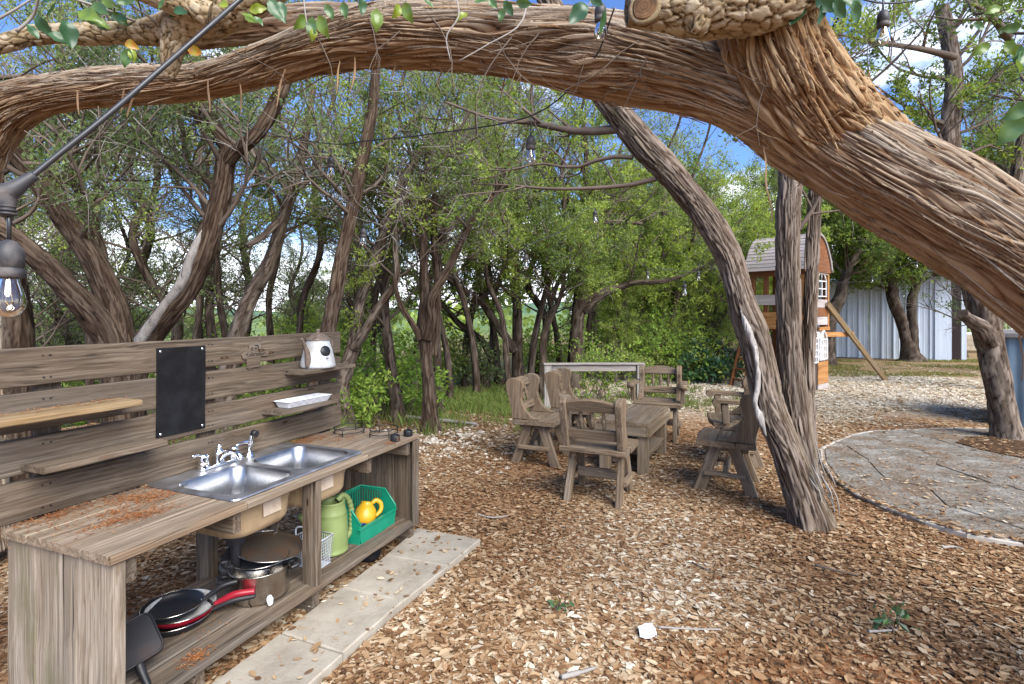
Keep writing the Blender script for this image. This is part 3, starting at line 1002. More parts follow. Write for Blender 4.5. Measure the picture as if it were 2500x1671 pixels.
mb = MB(); lathe(mb, [(.026, 0), (.024, .008), (.014, .02), (.013, .024), (0, .024)], 24); mb.build('collar', M['chrome'], SP)
mb = MB(); tube(mb, [(0, 0, .02), (.002, 0, .05), (.006, 0, .085), (.010, -.006, .112), (.012, -.020, .122)], [.010, .013, .014, .015, .016], 14, 20); fix_normals(mb.build('wand', M['chrome'], SP))
mb = MB(); tube(mb, [(.012, -.012, .120), (.013, -.038, .117)], [.018, .017], 16); fix_normals(mb.build('nozzle', M['black'], SP))

# chalkboard screwed to the boards
CB = empty('chalkboard', kw(.671, .5985, 1.079), KR, 'black chalkboard panel screwed to the back boards', 'chalkboard')
mb = MB(); o = [(-.121, .204), (.121, .203), (.1225, .06), (.119, -.10), (.120, -.204), (-.124, -.203), (-.121, -.05), (-.1205, .08)]
prism(mb, o, .008, 1, -.004, ch=.0015); fix_normals(mb.build('panel', M['chalk'], CB))
for x in (-.105, .105):
    for z in (-.188, .188):
        mb = MB(); lathe(mb, [(.006, 0), (.005, .0015), (0, .002)], 12); mb.build('screw', M['chrome'], CB, (x, -.0085, z), (R(90), 0, 0))

# thin cut-out wooden sign with lettering on the top board
SG = empty('wooden_sign', kw(1.09, .5975, 1.19), KR, 'small thin cut out wooden sign with dark lettering between chalkboard and coffee pot', 'sign')
out = [(-.03, .095), (-.012, .10), (.008, .085), (.024, .10), (.030, .125), (.040, .128), (.044, .10), (.042, .055), (.085, .045), (.10, .03), (.085, .012), (.04, .012), (.04, -.035), (.03, -.045), (.0, -.045), (-.035, -.05), (-.05, -.045), (-.05, 0), (-.075, .005), (-.085, .03), (-.06, .045), (-.04, .05)]
mb = MB(); prism(mb, out, .005, 1, -.003, grain=0, tone=.2); fix_normals(mb.build('board', M['kitchen'], SG))
cu = bpy.data.curves.new('lettering', 'FONT'); cu.body = '\u2022Labrador\u2022'; cu.size = .031; cu.align_x = 'CENTER'; cu.extrude = .0006
cu.materials.append(M['black'])
lo = bpy.data.objects.new('lettering_source', cu); COL.objects.link(lo)
lm_ = bpy.data.meshes.new_from_object(lo.evaluated_get(bpy.context.evaluated_depsgraph_get())); bpy.data.objects.remove(lo)
link('lettering', lm_, SG, (.008, -.0062, .018), (R(90), 0, 0))
mb = MB(); tube(mb, [(-.022, -.007, .052), (-.016, -.007, .066)], .003, 6); tube(mb, [(.0, -.007, .074), (.02, -.007, .072), (.024, -.007, .055)], .0028, 6, 8); tube(mb, [(-.003, -.007, .058), (.012, -.007, .058)], .002, 6)
mb.build('motif', M['black'], SG)

# ------------------------------------------------------------------ things on the wall shelves and counter
CP = empty('coffee_pot', kw(1.503, .525, 1.107), KR, 'old white enamel coffee pot turned birdhouse on upper wall shelf', 'coffee pot')
mb = MB(); lathe(mb, [(0, .001), (.098, .001), (.104, .006), (.103, .02), (.092, .075), (.082, .115), (.072, .150), (.069, .168), (.070, .171)], 40); mb.build('body', M['white_enamel'], CP)
mb = MB(); lathe(mb, [(.074, .168), (.074, .176), (.066, .181), (.052, .192), (.034, .206), (.016, .212), (.010, .214), (.008, .219), (.013, .224), (.013, .231), (.007, .236), (0, .237)], 32)
mb.build('lid', M['rust_metal'], CP)
hd = R(-108)
mb = MB(); lathe(mb, [(0, 0), (.031, 0), (.033, -.004)], 28)
mb.build('entrance_hole', M['black'], CP, (.0875 * math.cos(hd), .0875 * math.sin(hd), .105), (R(78), 0, hd + R(90)))
mb = MB(); tube(mb, [(.09 * math.cos(hd), .09 * math.sin(hd), .062), (.118 * math.cos(hd), .118 * math.sin(hd), .064)], .003, 8); mb.build('perch', M['rust_metal'], CP)
mb = MB(); tube(mb, [(-.092, -.01, .012), (-.098, -.012, .05), (-.105, -.013, .095), (-.125, -.014, .14), (-.145, -.015, .175), (-.155, -.015, .183)], [.018, .019, .016, .011, .008, .008], 12, 28); fix_normals(mb.build('spout', M['rust_metal'], CP))
mb = MB(); tube(mb, [(.066, .005, .160), (.090, .005, .172), (.115, .004, .165), (.128, .003, .135), (.120, .002, .10), (.100, 0, .075), (.090, 0, .06)], [.007, .008, .009, .009, .008, .007, .006], 10, 36); fix_normals(mb.build('handle', M['rust_metal'], CP))

EC = empty('egg_carton', kw(1.385, .525, .9025), KR + R(-3), 'open white foam egg carton tray on lower wall shelf', 'egg carton')
mb = MB(); nx, ny = 61, 25
X, Y = np.meshgrid(np.linspace(-.16, .16, nx), np.linspace(-.058, .058, ny))
cup = np.abs(np.cos((X + .16) / .32 * 6 * math.pi + math.pi / 2)) ** .5 * np.abs(np.sin((Y + .058) / .116 * 2 * math.pi)) ** .5
edge = np.clip(np.minimum((.16 - np.abs(X)) / .012, (.058 - np.abs(Y)) / .008), 0, 1)
Z = .034 - .032 * cup * edge
Vt = np.stack([X, Y, Z], -1).reshape(-1, 3)
mb.add(Vt, ring_faces(ny, nx, False), 0, True); o_ = mb.build('tray', M['foam'], EC)
md = o_.modifiers.new('thick', 'SOLIDIFY'); md.thickness = .002
mb = MB()
rings = []
for ins, z in ((.0, .036), (.004, .037), (.006, .034), (.014, .012), (.018, .0015)):
    q = rrect(-.172 + ins, .172 - ins, -.066 + ins, .066 - ins, .014); rings.append(np.hstack([q, np.full((len(q), 1), z)]))
rings = np.array(rings); wv = np.abs(np.sin(rings[:, :, 0] / .32 * 6 * math.pi)) * .006
rings[3:, :, 1] *= (1 - .9 * wv[3:] / .06); mb.add(rings.reshape(-1, 3), ring_faces(5, rings.shape[1]), 0, True)
fix_normals(mb.build('rim', M['foam'], EC))


def wire_ring(name, c, r, label, legs, h=.045, rz=0):
    g = empty(name, kw(*c, .675), KR + rz, label, 'wire stand', 'wire stands on the counter end')
    th = np.linspace(0, 2 * math.pi, 41)
    for zz in (h * .42, h):
        mb = MB(); tube(mb, np.stack([r * np.cos(th), r * np.sin(th) * .82, 0 * th + zz], -1), .0028, 6, caps=False); mb.build('ring', M['black'], g)
    for a in legs:
        mb = MB(); x, y = r * math.cos(R(a)), r * .82 * math.sin(R(a))
        tube(mb, [(x * 1.04, y * 1.04, .001), (x * 1.03, y * 1.03, h * .6), (x, y, h)], .0032, 6); mb.build('leg', M['black'], g)


wire_ring('wire_stand', (1.665, .42), .105, 'black wire ring stand on the counter end, nearer the back board', (20, 110, 200, 290))
wire_ring('wire_stand', (1.705, .185), .098, 'black wire ring stand on the counter end, next to the black cups', (60, 150, 240, 330))


def cup(c, label, band, rz):
    g = empty('lidded_cup', kw(*c, .675), KR + rz, label, 'cup', 'black cups on the counter corner')
    mb = MB(); lathe(mb, [(0, .001), (.026, .001), (.028, .005), (.029, .034), (.0275, .037), (.0265, .0375), (.025, .030), (0, .028)], 28); mb.build('body', M['black'], g)
    if band:
        mb = MB()
        th = np.linspace(-.45, .45, 7)
        Vb = np.array([[(.0297 * math.cos(q), .0297 * math.sin(q), z) for q in th] for z in (.006, .034)]).reshape(-1, 3)
        mb.add(Vb, ring_faces(2, 7, False), 0, True); mb.build('silver_label', M['pot_steel'], g)
    else:
        mb = MB(); tube(mb, [(-.018, 0, .036), (0, .004, .046), (.018, 0, .036)], .004, 8, 10); mb.build('lid_tab', M['black'], g)


cup((1.603, .035), 'black cup with a silver label on the counter corner', True, R(-100))
cup((1.745, .035), 'black cup without label nearest the far counter corner', False, 0)

# ------------------------------------------------------------------ pots and pans on the low shelf
SZ = .1405


def pan(name, c, z, r, h, inner, outer, hang, hlen, hmat, label, rise=.05, tilt=(0, 0), cat='frying pan', hw=.011, group=None, rimm=None):
    g = empty(name, kw(*c, z), KR, label, cat, group)
    g.rotation_euler = (tilt[0], tilt[1], KR)
    mb = MB(); lathe(mb, [(0, .0), (r * .78, .0), (r * .88, .006), (r * .97, h * .6), (r, h)], 48); mb.build('body', outer, g)
    mb = MB(); lathe(mb, [(r, h), (r * .985, h + .001), (r * .95, h * .6), (r * .86, .008), (r * .76, .004), (0, .0035)], 48); mb.build('cooking_surface', inner, g)
    th = np.linspace(0, 2 * math.pi, 61)
    mb = MB(); tube(mb, np.stack([r * np.cos(th), r * np.sin(th), 0 * th + h], -1), .0022, 6, caps=False); mb.build('rim', rimm or M['pot_steel'], g)
    d = np.array((math.cos(hang), math.sin(hang), 0)); 
    mb = MB(); P = [d * (r * .96) + (0, 0, h * .75), d * (r + .03) + (0, 0, h * .9 + rise * .35), d * (r + hlen * .5) + (0, 0, h + rise * .85), d * (r + hlen) + (0, 0, h + rise)]
    tube(mb, P, [hw * .8, hw, hw * 1.15, hw * .9], 12, 24); fix_normals(mb.build('handle', hmat, g))
    mb = MB(); tube(mb, [d * (r * .9) + (0, 0, h * .72), d * (r + .012) + (0, 0, h * .82)], .007, 10); mb.build('rivet_bracket', M['pot_steel'], g)
    return g


ha = math.atan2(-.18, .19)
pan('frying_pan', (.47, .355), SZ, .136, .034, M['nonstick'], M['nonstick'], math.atan2(-.245, .22), .165, M['black'], 'dark blue black frying pan at the bottom of the stack', .02, group='stacked frying pans')
pan('frying_pan', (.495, .362), SZ + .019, .133, .036, M['white_enamel'], M['red_enamel'], math.atan2(-.215, .16), .155, M['red_enamel'], 'red enamel frying pan with red handle, middle of the stack', .03, tilt=(R(2), 0), group='stacked frying pans', hw=.013)
pan('frying_pan', (.475, .383), SZ + .036, .116, .032, M['nonstick'], M['black'], ha, .15, M['black'], 'black nonstick frying pan lying on top of the red pan', .045, group='stacked frying pans')

PT = empty('stock_pot', kw(.772, .212, SZ), KR, 'shiny steel stock pot with black handles under the sink', 'pot')
r = .128
mb = MB(); lathe(mb, [(0, .001), (r - .012, .001), (r - .003, .006), (r, .02), (r, .128), (r + .004, .132), (r + .002, .134), (r - .003, .130), (r - .003, .02), (r - .012, .008), (0, .007)], 56); mb.build('body', M['pot_steel'], PT)
for s in (0, 1):
    mb = MB(); a0 = R(145) + math.pi * s
    d = np.array((math.cos(a0), math.sin(a0), 0)); e = np.array((-d[1], d[0], 0))
    tube(mb, [d * r + e * .035 + (0, 0, .098), d * (r + .035) + e * .028 + (0, 0, .104), d * (r + .042) + (0, 0, .105), d * (r + .035) - e * .028 + (0, 0, .104), d * r - e * .035 + (0, 0, .098)], .010, 10, 24); fix_normals(mb.build('handle', M['black'], PT))
pan('shallow_pan', (.795, .232), SZ + .134, .124, .022, M['nonstick'], M['black'], R(158), .05, M['black'], 'black shallow pan nested on the stock pot under the brown pan', .03, cat='pan', rimm=M['pot_steel'])
LD = pan('flat_pan', (.855, .245), SZ + .166, .155, .016, M['lid_brown'], M['lid_brown'], R(35), .12, M['rust_metal'], 'round brown seasoned steel pan tilted on top of the pot', .02, tilt=(R(9), R(2)), cat='pan', rimm=M['pot_steel'], hw=.008)

# square griddle leaning against the end panel
GR = empty('griddle_pan', kw(.185, .200, .245), KR, 'black square griddle pan leaning behind the left end panel', 'griddle pan')
GR.rotation_euler = (R(38), R(-14), KR + R(-22)); GR.scale = (.82, .82, .82)
mb = MB(); sq = rrect(-.105, .105, -.10, .10, .035)
prism(mb, sq, .022, 2, 0, ch=.006, smooth=False); fix_normals(mb.build('body', M['nonstick'], GR))
mb = MB(); q = np.vstack([sq * .97, sq[:1] * .97]); tube(mb, np.hstack([q, np.full((len(q), 1), .012)]), .005, 6, caps=False); mb.build('rim', M['nonstick'], GR)
mb = MB(); tube(mb, [(0, -.095, 0), (.0, -.14, -.012), (.003, -.19, -.03), (.005, -.215, -.036)], [.020, .017, .014, .016], 12, 16); fix_normals(mb.build('handle', M['black'], GR))

# scraps of white plastic
for c, lab in (((.655, .195, .20), 'crumpled white plastic scrap caught on the black pan handle'), ((.71, .085, .165), 'torn white paper scrap propped against the steel pot')):
    mb = MB(); k = 7
    X, Y = np.meshgrid(np.linspace(-1, 1, k), np.linspace(-1, 1, k))
    zz = (fbm(np.stack([X * 2 + c[0] * 50, Y * 2, X * 0], -1), 2) - .5)
    Vv = np.stack([X * .017 * (1 - .4 * Y ** 2), zz * .022, Y * .02], -1).reshape(-1, 3)
    mb.add(Vv, ring_faces(k, k, False), 0, True)
    tag(mb.build('paper_scrap', M['paper'], None, kw(*c), (R(-25), 0, KR)), lab, 'paper scrap')

# white wire basket
WB = empty('wire_basket', kw(1.085, .185, SZ), KR, 'white coated wire basket behind the middle post', 'basket')
th0 = [(-.055, -.085), (.055, -.085), (.055, .085), (-.055, .085)]
def sq_at(z, f): return [np.array((x * f, y * f, z)) for x, y in th0]
for z, rr_ in ((.004, .0022), (.02, .0012), (.036, .0012), (.052, .0012), (.068, .0012), (.084, .0012), (.10, .0012), (.116, .0012), (.132, .0012), (.150, .004)):
    f = .86 + .14 * z / .15
    q = sq_at(z, f); q.append(q[0])
    mb = MB(); tube(mb, q, rr_, 5, caps=False); mb.build('hoop', M['pvc'], WB)
mb = MB(); K_, rads, Ps = 0, [], []
for side in range(4):
    p0, p1 = np.array(th0[side]), np.array(th0[(side + 1) % 4])
    for tt in np.linspace(0, 1, 9 if side % 2 == 0 else 13):
        q = p0 * (1 - tt) + p1 * tt
        Ps.append([(q[0] * .86, q[1] * .86, .003), (q[0] * .93, q[1] * .93, .075), (q[0], q[1], .150)])
tubes_batch(mb, np.array(Ps), np.full((len(Ps), 3), .0012), 4); mb.build('upright_wires', M['pvc'], WB)
mb = MB(); box(mb, (-.046, .046), (-.072, .072), (.001, .004)); mb.build('bottom', M['pvc'], WB)
mb = MB(); tube(mb, [(-.055, .06, .150), (-.062, .05, .205), (-.06, 0, .215), (-.062, -.05, .205), (-.055, -.06, .150)], .0045, 8, 20); mb.build('carry_handle', M['pvc'], WB)

# green watering can
WC = empty('watering_can', kw(1.245, .20, SZ), KR, 'pale green plastic watering can on the low shelf', 'watering can')
mb = MB(); lathe(mb, [(0, .002), (.080, .002), (.086, .006), (.087, .016), (.084, .019), (.086, .04), (.086, .12), (.081, .19), (.077, .207), (.079, .212), (.075, .218), (.070, .25), (.068, .268), (.0705, .274), (.062, .276), (.050, .272), (.049, .24), (.07, .20), (.078, .1), (.075, .01), (0, .01)], 48); mb.build('body', M['green_can'], WC)
mb = MB()
PH = catmull(np.array([(.030, -.012, .268), (.062, -.02, .288), (.098, -.026, .262), (.122, -.03, .205), (.126, -.032, .14), (.118, -.03, .075), (.085, -.02, .032)]), 60)
rad = .0155 + .0016 * np.sin(np.arange(60) * 1.35) * (np.abs(np.arange(60) - 34) < 18)
tube(mb, PH, rad, 14); fix_normals(mb.build('handle', M['green_can'], WC))
mb = MB(); tube(mb, [(-.06, .02, .07), (-.11, .04, .14), (-.15, .055, .22), (-.165, .06, .245)], [.03, .022, .017, .018], 14, 20); fix_normals(mb.build('spout', M['green_can'], WC))

# green stacking bin, with a yellow jug and a blue cup in it
GB = empty('storage_bin', kw(1.53, .235, SZ), KR, 'green open fronted plastic bin with slotted walls', 'bin')
BL, BD, BH = .165, .125, .205
mb = MB(); box(mb, (-BL + .01, BL - .01), (-BD + .01, BD - .01), (.001, .006)); mb.build('floor', M['green_bin'], GB)
mb = MB(); prism(mb, [(-BL + .006, .002), (BL - .006, .002), (BL + .012, .085), (-BL - .012, .085)], .005, 1, -BD - .008); prism(mb, [(-BL - .016, .084), (BL + .016, .084), (BL + .016, .092), (-BL - .016, .092)], .016, 1, -BD - .010)
fix_normals(mb.build('front_lip', M['green_bin'], GB))
mb = MB()
for z0, z1 in ((.0, .06), (.185, BH)):
    box(mb, (-BL, BL), (BD - .003, BD + .003), (z0, z1))
for x in np.linspace(-BL + .004, BL - .004, 15):
    box(mb, (x - .0045, x + .0045), (BD - .0022, BD + .0022), (.0605, .1845))
fix_normals(mb.build('back_wall', M['green_bin'], GB))
for s in (-1, 1):
    mb = MB(); X = s * (BL + .004)
    prism(mb, [(-BD - .006, .0), (BD - .006, .0), (BD - .006, .06), (-BD - .012, .06)], .005, 0, X)
    prism(mb, [(-BD - .014, .061), (-.035, .061), (-.035, BH), (-.062, BH), (-BD - .014, .115)], .005, 0, X)
    prism(mb, [(-.0345, .188), (BD - .006, .188), (BD - .006, BH), (-.0345, BH)], .005, 0, X)
    for y in np.linspace(-.024, BD - .014, 8):
        prism(mb, [(y - .004, .0605), (y + .004, .0605), (y + .004, .1875), (y - .004, .1875)], .0042, 0, X)
    fix_normals(mb.build('side_wall', M['green_bin'], GB))
mb = MB(); q = [(-BL - .004, -BD - .012, .115), (-BL - .004, -.062, BH), (-BL - .004, BD, BH), (BL + .004, BD, BH), (BL + .004, -.062, BH), (BL + .004, -BD - .012, .115), (BL + .004, -BD - .014, .088)]
tube(mb, q, .0055, 8); fix_normals(mb.build('top_rim', M['green_bin'], GB))
YJ = empty('yellow_jug', kw(1.525, .20, SZ + .045), KR, 'yellow plastic jug lying in the green bin', 'jug')
YJ.rotation_euler = (R(-14), R(12), KR + R(-40))
mb = MB(); lathe(mb, [(0, .0), (.05, .0), (.062, .012), (.066, .045), (.058, .085), (.042, .105), (.034, .118), (.036, .126), (.030, .126), (.028, .110), (.05, .08), (0, .06)], 36); mb.build('body', M['yellow_jug'], YJ)
mb = MB(); tube(mb, [(.030, 0, .118), (.055, 0, .135), (.085, 0, .118), (.090, 0, .08), (.064, 0, .045)], [.012, .014, .014, .013, .011], 12, 24); fix_normals(mb.build('handle', M['yellow_jug'], YJ))
BC = empty('blue_cup', kw(1.43, .20, SZ + .045), KR, 'dark blue plastic cup lying in the green bin', 'cup')
BC.rotation_euler = (R(80), R(20), KR)
mb = MB(); lathe(mb, [(0, 0), (.028, 0), (.036, .07), (.034, .07), (.026, .004), (0, .004)], 28); mb.build('body', M['blue_cup'], BC)

# dark pot pushed under the shelf
BP = empty('sunken_pot', kw(1.49, .14, 0.005), KR, 'black pot on the ground pushed under the low shelf', 'pot')
mb = MB(); lathe(mb, [(0, .001), (.06, .001), (.072, .03), (.075, .072), (.078, .074), (.074, .076), (.068, .03), (0, .01)], 36); mb.build('body', M['nonstick'], BP)
mb = MB(); tube(mb, [(.07, -.02, .06), (.1, -.02, .066), (.1, .02, .066), (.07, .02, .06)], .005, 8, 12); mb.build('handle', M['black'], BP)
# black spoon by the back leg
mb = MB(); tube(mb, [(0, 0, .004), (.06, 0, .01), (.10, .0, .006)], [.004, .004, .005], 8, 8); 
so_ = empty('spoon', kw(.80, .50, SZ), KR, 'black plastic spoon lying beside the back leg', 'spoon')
mb.build('handle', M['black'], so_)
mb = MB(); lathe(mb, [(0, .002), (.015, .003), (.022, .008), (.023, .009)], 18, c=(.118, 0, 0)); mb.build('bowl', M['black'], so_)

# ------------------------------------------------------------------ concrete paving slabs
t = NT('cast_concrete', 0.92, 0.15)
p = t.coord('Object')
inf = t.node('ShaderNodeObjectInfo').outputs['Random']
n = t.noise(t.pos(), 5, 6, 0.65); f = t.noise(t.pos(), 90, 4)
c = t.ramp(n, [(0.30, (0.22, 0.19, 0.15)), (0.55, (0.33, 0.295, 0.24)), (0.75, (0.40, 0.365, 0.31))])
c = t.mix(t.rng(t.noise(t.pos(), 14, 5, .7), .58, .72, 0, .5), c, (0.20, 0.12, 0.065))
c = t.mix(t.rng(f, .36, .28, 0, .5), c, (0.10, 0.09, 0.075))
c = t.mix(t.rng(inf, 0, 1, 0, .22), c, (0.20, 0.185, 0.15))
t.color(c); t.bump(t.math('ADD', f, n), 0.6, 0.004)
M['slab'] = t.m
PV = empty('paved_path', (0, 0, 0), 0, 'row of square concrete slabs along the kitchen', None, kind='structure')
ed = [((-.194, 3.31), (-.622, 3.482)), ((-.353, 2.957), (-.737, 3.101)), ((-.530, 2.600), (-.875, 2.733)), ((-.695, 2.200), (-1.018, 2.342)), ((-.86, 1.80), (-1.18, 1.94)), ((-1.03, 1.40), (-1.34, 1.54))]
for i in range(5):
    (r0, l0), (r1, l1) = ed[i], ed[i + 1]
    P = [np.array(q) for q in (l0, r0, r1, l1)]
    c = sum(P) / 4
    P = [c + (q - c) * .988 + rs.uniform(-.003, .003, 2) for q in P]
    pts = []
    for a, b in zip(P, P[1:] + P[:1]):
        for tt in (0, .25, .5, .75):
            pts.append(a * (1 - tt) + b * tt - c + rs.uniform(-.0025, .0025, 2))
    mb = MB(); prism(mb, pts, .05, 2, .012 + rs.uniform(-.003, .003), ch=.006)
    o_ = fix_normals(mb.build('slab', M['slab'], PV, (c[0], c[1], 0)))
    o_.rotation_euler = (rs.uniform(-.006, .006), rs.uniform(-.006, .006), 0)
# ------------------------------------------------------------------ rustic chairs
CW = M['chair']


def bar(name, parent, p0, p1, w, th, mat, side=(1, 0, 0), n=4, tint=None):
    """a board from p0 to p1: width w across, thickness th along 'side'"""
    p0, p1 = np.array(p0, float), np.array(p1, float)
    ax = unit(p1 - p0); s = unit(np.array(side, float) - ax * np.dot(side, ax)); o = np.cross(ax, s)
    L = np.linalg.norm(p1 - p0)
    ob = plank(name, parent, (-th / 2, th / 2), (-w / 2, w / 2), (-L / 2, L / 2), mat, axis=2, n=n, wob=.0025, ch=.006, tint=tint)
    m = Matrix(((s[0], o[0], ax[0]), (s[1], o[1], ax[1]), (s[2], o[2], ax[2])))
    ob.rotation_euler = m.to_euler()
    ob.location = [float(c) for c in (p0 + p1) / 2]
    return ob


WING = [(.052, .4265), (.050, .437), (-.008, .447), (-.075, .495), (-.118, .565), (-.134, .625), (-.128, .680), (-.112, .725), (-.112, .765), (-.135, .797), (-.180, .812), (-.232, .812), (-.275, .795), (-.294, .762), (-.288, .71), (-.262, .62), (-.238, .53), (-.216, .4265)]


def back_y(z): return -.178 - (z - .5) * .25


def make_chair(label, arms, tint):
    r = empty('rustic_chair', (0, 0, 0), 0, label, 'chair', 'rustic wooden chairs round the low table')
    sy = ((-.225, -.080), (-.077, .070), (.073, .222))
    for i, (a, b) in enumerate(sy):
        w = .262 if i else .255
        ob = plank('seat_plank', r, (-w, w), (a, b), (.382, .4255), CW, n=10, wob=.003, ch=.007, tint=tint + .05 * i)
        if i == 2:                                   # waney front edge
            for v in ob.data.vertices:
                if v.co.y > 0:
                    v.co.y += .008 * math.cos(v.co.x * 12)
    for s in (-1, 1):
        for fy in (-1, 1):
            bar('leg', r, (s * .185, fy * .062, .381), (s * .198, fy * .205, -.012), .088, .042, CW, tint=tint)
        bar('crossbar', r, (s * .226, -.150, .165), (s * .226, .150, .165), .046, .034, CW, (0, 0, 1), tint=tint - .1)
        bar('cleat', r, (s * .16, -.17, .358), (s * .16, .17, .358), .036, .044, CW, (0, 0, 1), tint=tint)
        mb = MB(); prism(mb, WING, .052, 0, 0, ch=.006, grain=2, tone=tint)
        o = fix_normals(mb.build('wing', CW, r, (s * .212, 0, 0)))
    bar('stretcher', r, (-.172, 0, .185), (.172, 0, .185), .036, .075, CW, (0, 0, 1), tint=tint)
    top = [(-.185, -.052), (.185, -.052), (.185, .020), (.12, .036), (.05, .047), (0, .050), (-.05, .047), (-.12, .036), (-.185, .020)]
    mb = MB(); prism(mb, top, .042, 1, 0, ch=.007, grain=0, tone=tint)
    fix_normals(mb.build('top_rail', CW, r, (0, back_y(.752) - .005, .752), (R(14), 0, 0)))
    mb = MB(); prism(mb, [(-.185, -.040), (.185, -.040), (.185, .038), (-.185, .038)], .040, 1, 0, ch=.006, grain=0, tone=tint)
    fix_normals(mb.build('lower_rail', CW, r, (0, back_y(.525), .525), (R(14), 0, 0)))
    prof = [(.0105, -.072), (.0105, -.055), (.016, -.05), (.0105, -.045), (.018, -.025), (.021, -.005), (.017, .012), (.010, .020), (.017, .026), (.010, .032), (.016, .045), (.0105, .056), (.0105, .072)]
    for x in (-.088, 0, .088):
        mb = MB(); lathe(mb, prof, 12, grain=(0, 0, 0), tone=tint)
        for k in mb.at: pass
        V = np.concatenate(mb.v)
        mb.at['grain'] = [(0, grain_attr(V, 2) + x * 50)]
        mb.build('spindle', CW, r, (0 + x, back_y(.637), .637), (R(14), 0, 0))
    if arms:
        for s in (-1, 1):
            ob = bar('armrest', r, (s * .268, -.225, .615), (s * .285, .185, .628), .075, .042, CW, (0, 0, 1), n=8, tint=tint)
            mb = MB(); tube(mb, [(s * .285 - .04, .19, .612), (s * .285 + .04, .19, .612)], .034, 16, grain=(0, 0, 0), tone=tint)
            V = np.concatenate(mb.v); mb.at['grain'] = [(0, grain_attr(V, 0) + 3)]
            fix_normals(mb.build('arm_scroll', CW, r))
            bar('arm_post', r, (s * .270, .105, .4265), (s * .278, .115, .598), .062, .045, CW, tint=tint)
    return r


def place(o, x, y, f, z=0.0):
    o.location = (x, y, z)
    o.rotation_euler = (0, 0, math.atan2(f[1], f[0]) - math.pi / 2)


base = make_chair('armless rustic chair seen from behind, nearest the camera', False, .25)
place(base, .687, 4.18, (.41, .91))
for (x, y, f, lab) in ((.30, 5.22, (.914, -.405), 'armless rustic chair facing right, at the left front corner of the table'),
                       (.70, 5.80, (.93, -.37), 'armless rustic chair facing right, behind the left front one and before the rail'),
                       (1.775, 4.395, (-.894, .447), 'armless rustic chair facing left, beside the leaning cedar trunk')):
    c = copy_tree(base); c['label'] = lab; place(c, x, y, f)
armed = make_chair('rustic armchair facing the camera at the far end of the table', True, .45)
place(armed, 1.69, 6.14, (-.37, -.93))
c = copy_tree(armed); c['label'] = 'rustic armchair facing left, half hidden behind the chair and leaning trunk'
place(c, 2.13, 5.12, (-.96, .25))

# ------------------------------------------------------------------ low table
TB = empty('low_table', (1.195, 5.18, 0), math.atan2(.89, .455), 'low wooden coffee table with plank top and lower shelf', 'table')
TW = M['table']
for i, (a, b) in enumerate(((-.232, -.118), (-.115, -.002), (.001, .115), (.118, .232))):
    plank('top_plank', TB, (-.47, .47), (a, b), (.436, .467), M['chair'] if i in (1, 2) else TW, n=8, tint=.3)
for s in (-1, 1):
    plank('apron', TB, (-.465, .465), (s * .234 - .013, s * .234 + .013), (.345, .4355), TW, n=6, tint=.1)
    plank('apron', TB, (s * .455 - .013, s * .455 + .013), (-.219, .219), (.345, .4355), TW, n=4, tint=.05)
    for q in (-1, 1):
        plank('leg', TB, (s * .39 - .045, s * .39 + .045), (q * .175 - .045, q * .175 + .045), (-.01, .3445), TW, axis=2, n=6, tint=.05)
        plank('shelf_rail', TB, (-.344, .344), (q * .175 - .02, q * .175 + .02), (.11, .150), TW, n=4)
for i, (a, b) in enumerate(((-.21, -.07), (-.067, .067), (.07, .21))):
    plank('shelf_plank', TB, (-.343, .343), (a, b), (.1505, .172), TW, n=6)

# ------------------------------------------------------------------ grey rail frame behind the chairs
RF = empty('rail_frame', (1.20, 7.80, 0), R(2), 'grey weathered timber rail frame on two posts behind the chairs', 'rail')
G_ = M['grey_wood']
for x in (-.68, .68):
    plank('post', RF, (x - .055, x + .055), (-.045, .045), (-.05, .672), G_, axis=2, n=6)
plank('rail', RF, (-.615, .615), (-.022, .022), (.575, .668), G_, n=10)
plank('cap', RF, (-.74, .74), (-.06, .06), (.673, .698), G_, n=10)

# ------------------------------------------------------------------ cedar play fort
FT = empty('play_fort', (5.17, 9.40, 0), math.atan2(.77, -.64), 'wooden play fort with slatted barrel roof and white window frames', 'play fort')
FW, FD = 0.98, -1.0                                  # front runs along +x, the right hand side wall runs along -y
fo, fr, frf = M['fort_orange'], M['fort'], M['fort_roof']
for x, y, mt in ((0.035, -.035, fo), (FW - .035, -.035, fr), (.035, FD + .035, fr), (FW - .035, FD + .035, fr), (FW - .28, -.04, fr)):
    plank('post', FT, (x - .04, x + .04), (y - .035, y + .035), (-.02 if x != FW - .28 else 1.3, 2.235), mt, axis=2, n=6)
for z0, z1, mt in ((1.13, 1.21, fo), (1.215, 1.34, fo), (1.345, 1.435, fo), (1.57, 1.755, frf)):
    plank('front_board', FT, (.075, FW - .0), (.003, .028), (z0, z1), mt, n=6)
plank('header', FT, (0, FW), (-.03, .0), (2.10, 2.24), fr, n=6)
plank('floor_board', FT, (.02, FW - .02), (FD + .02, -.07), (1.10, 1.128), fr, axis=0, n=4)
plank('back_board', FT, (.08, FW - .08), (FD, FD + .025), (1.2, 1.6), fr, axis=0, n=4)
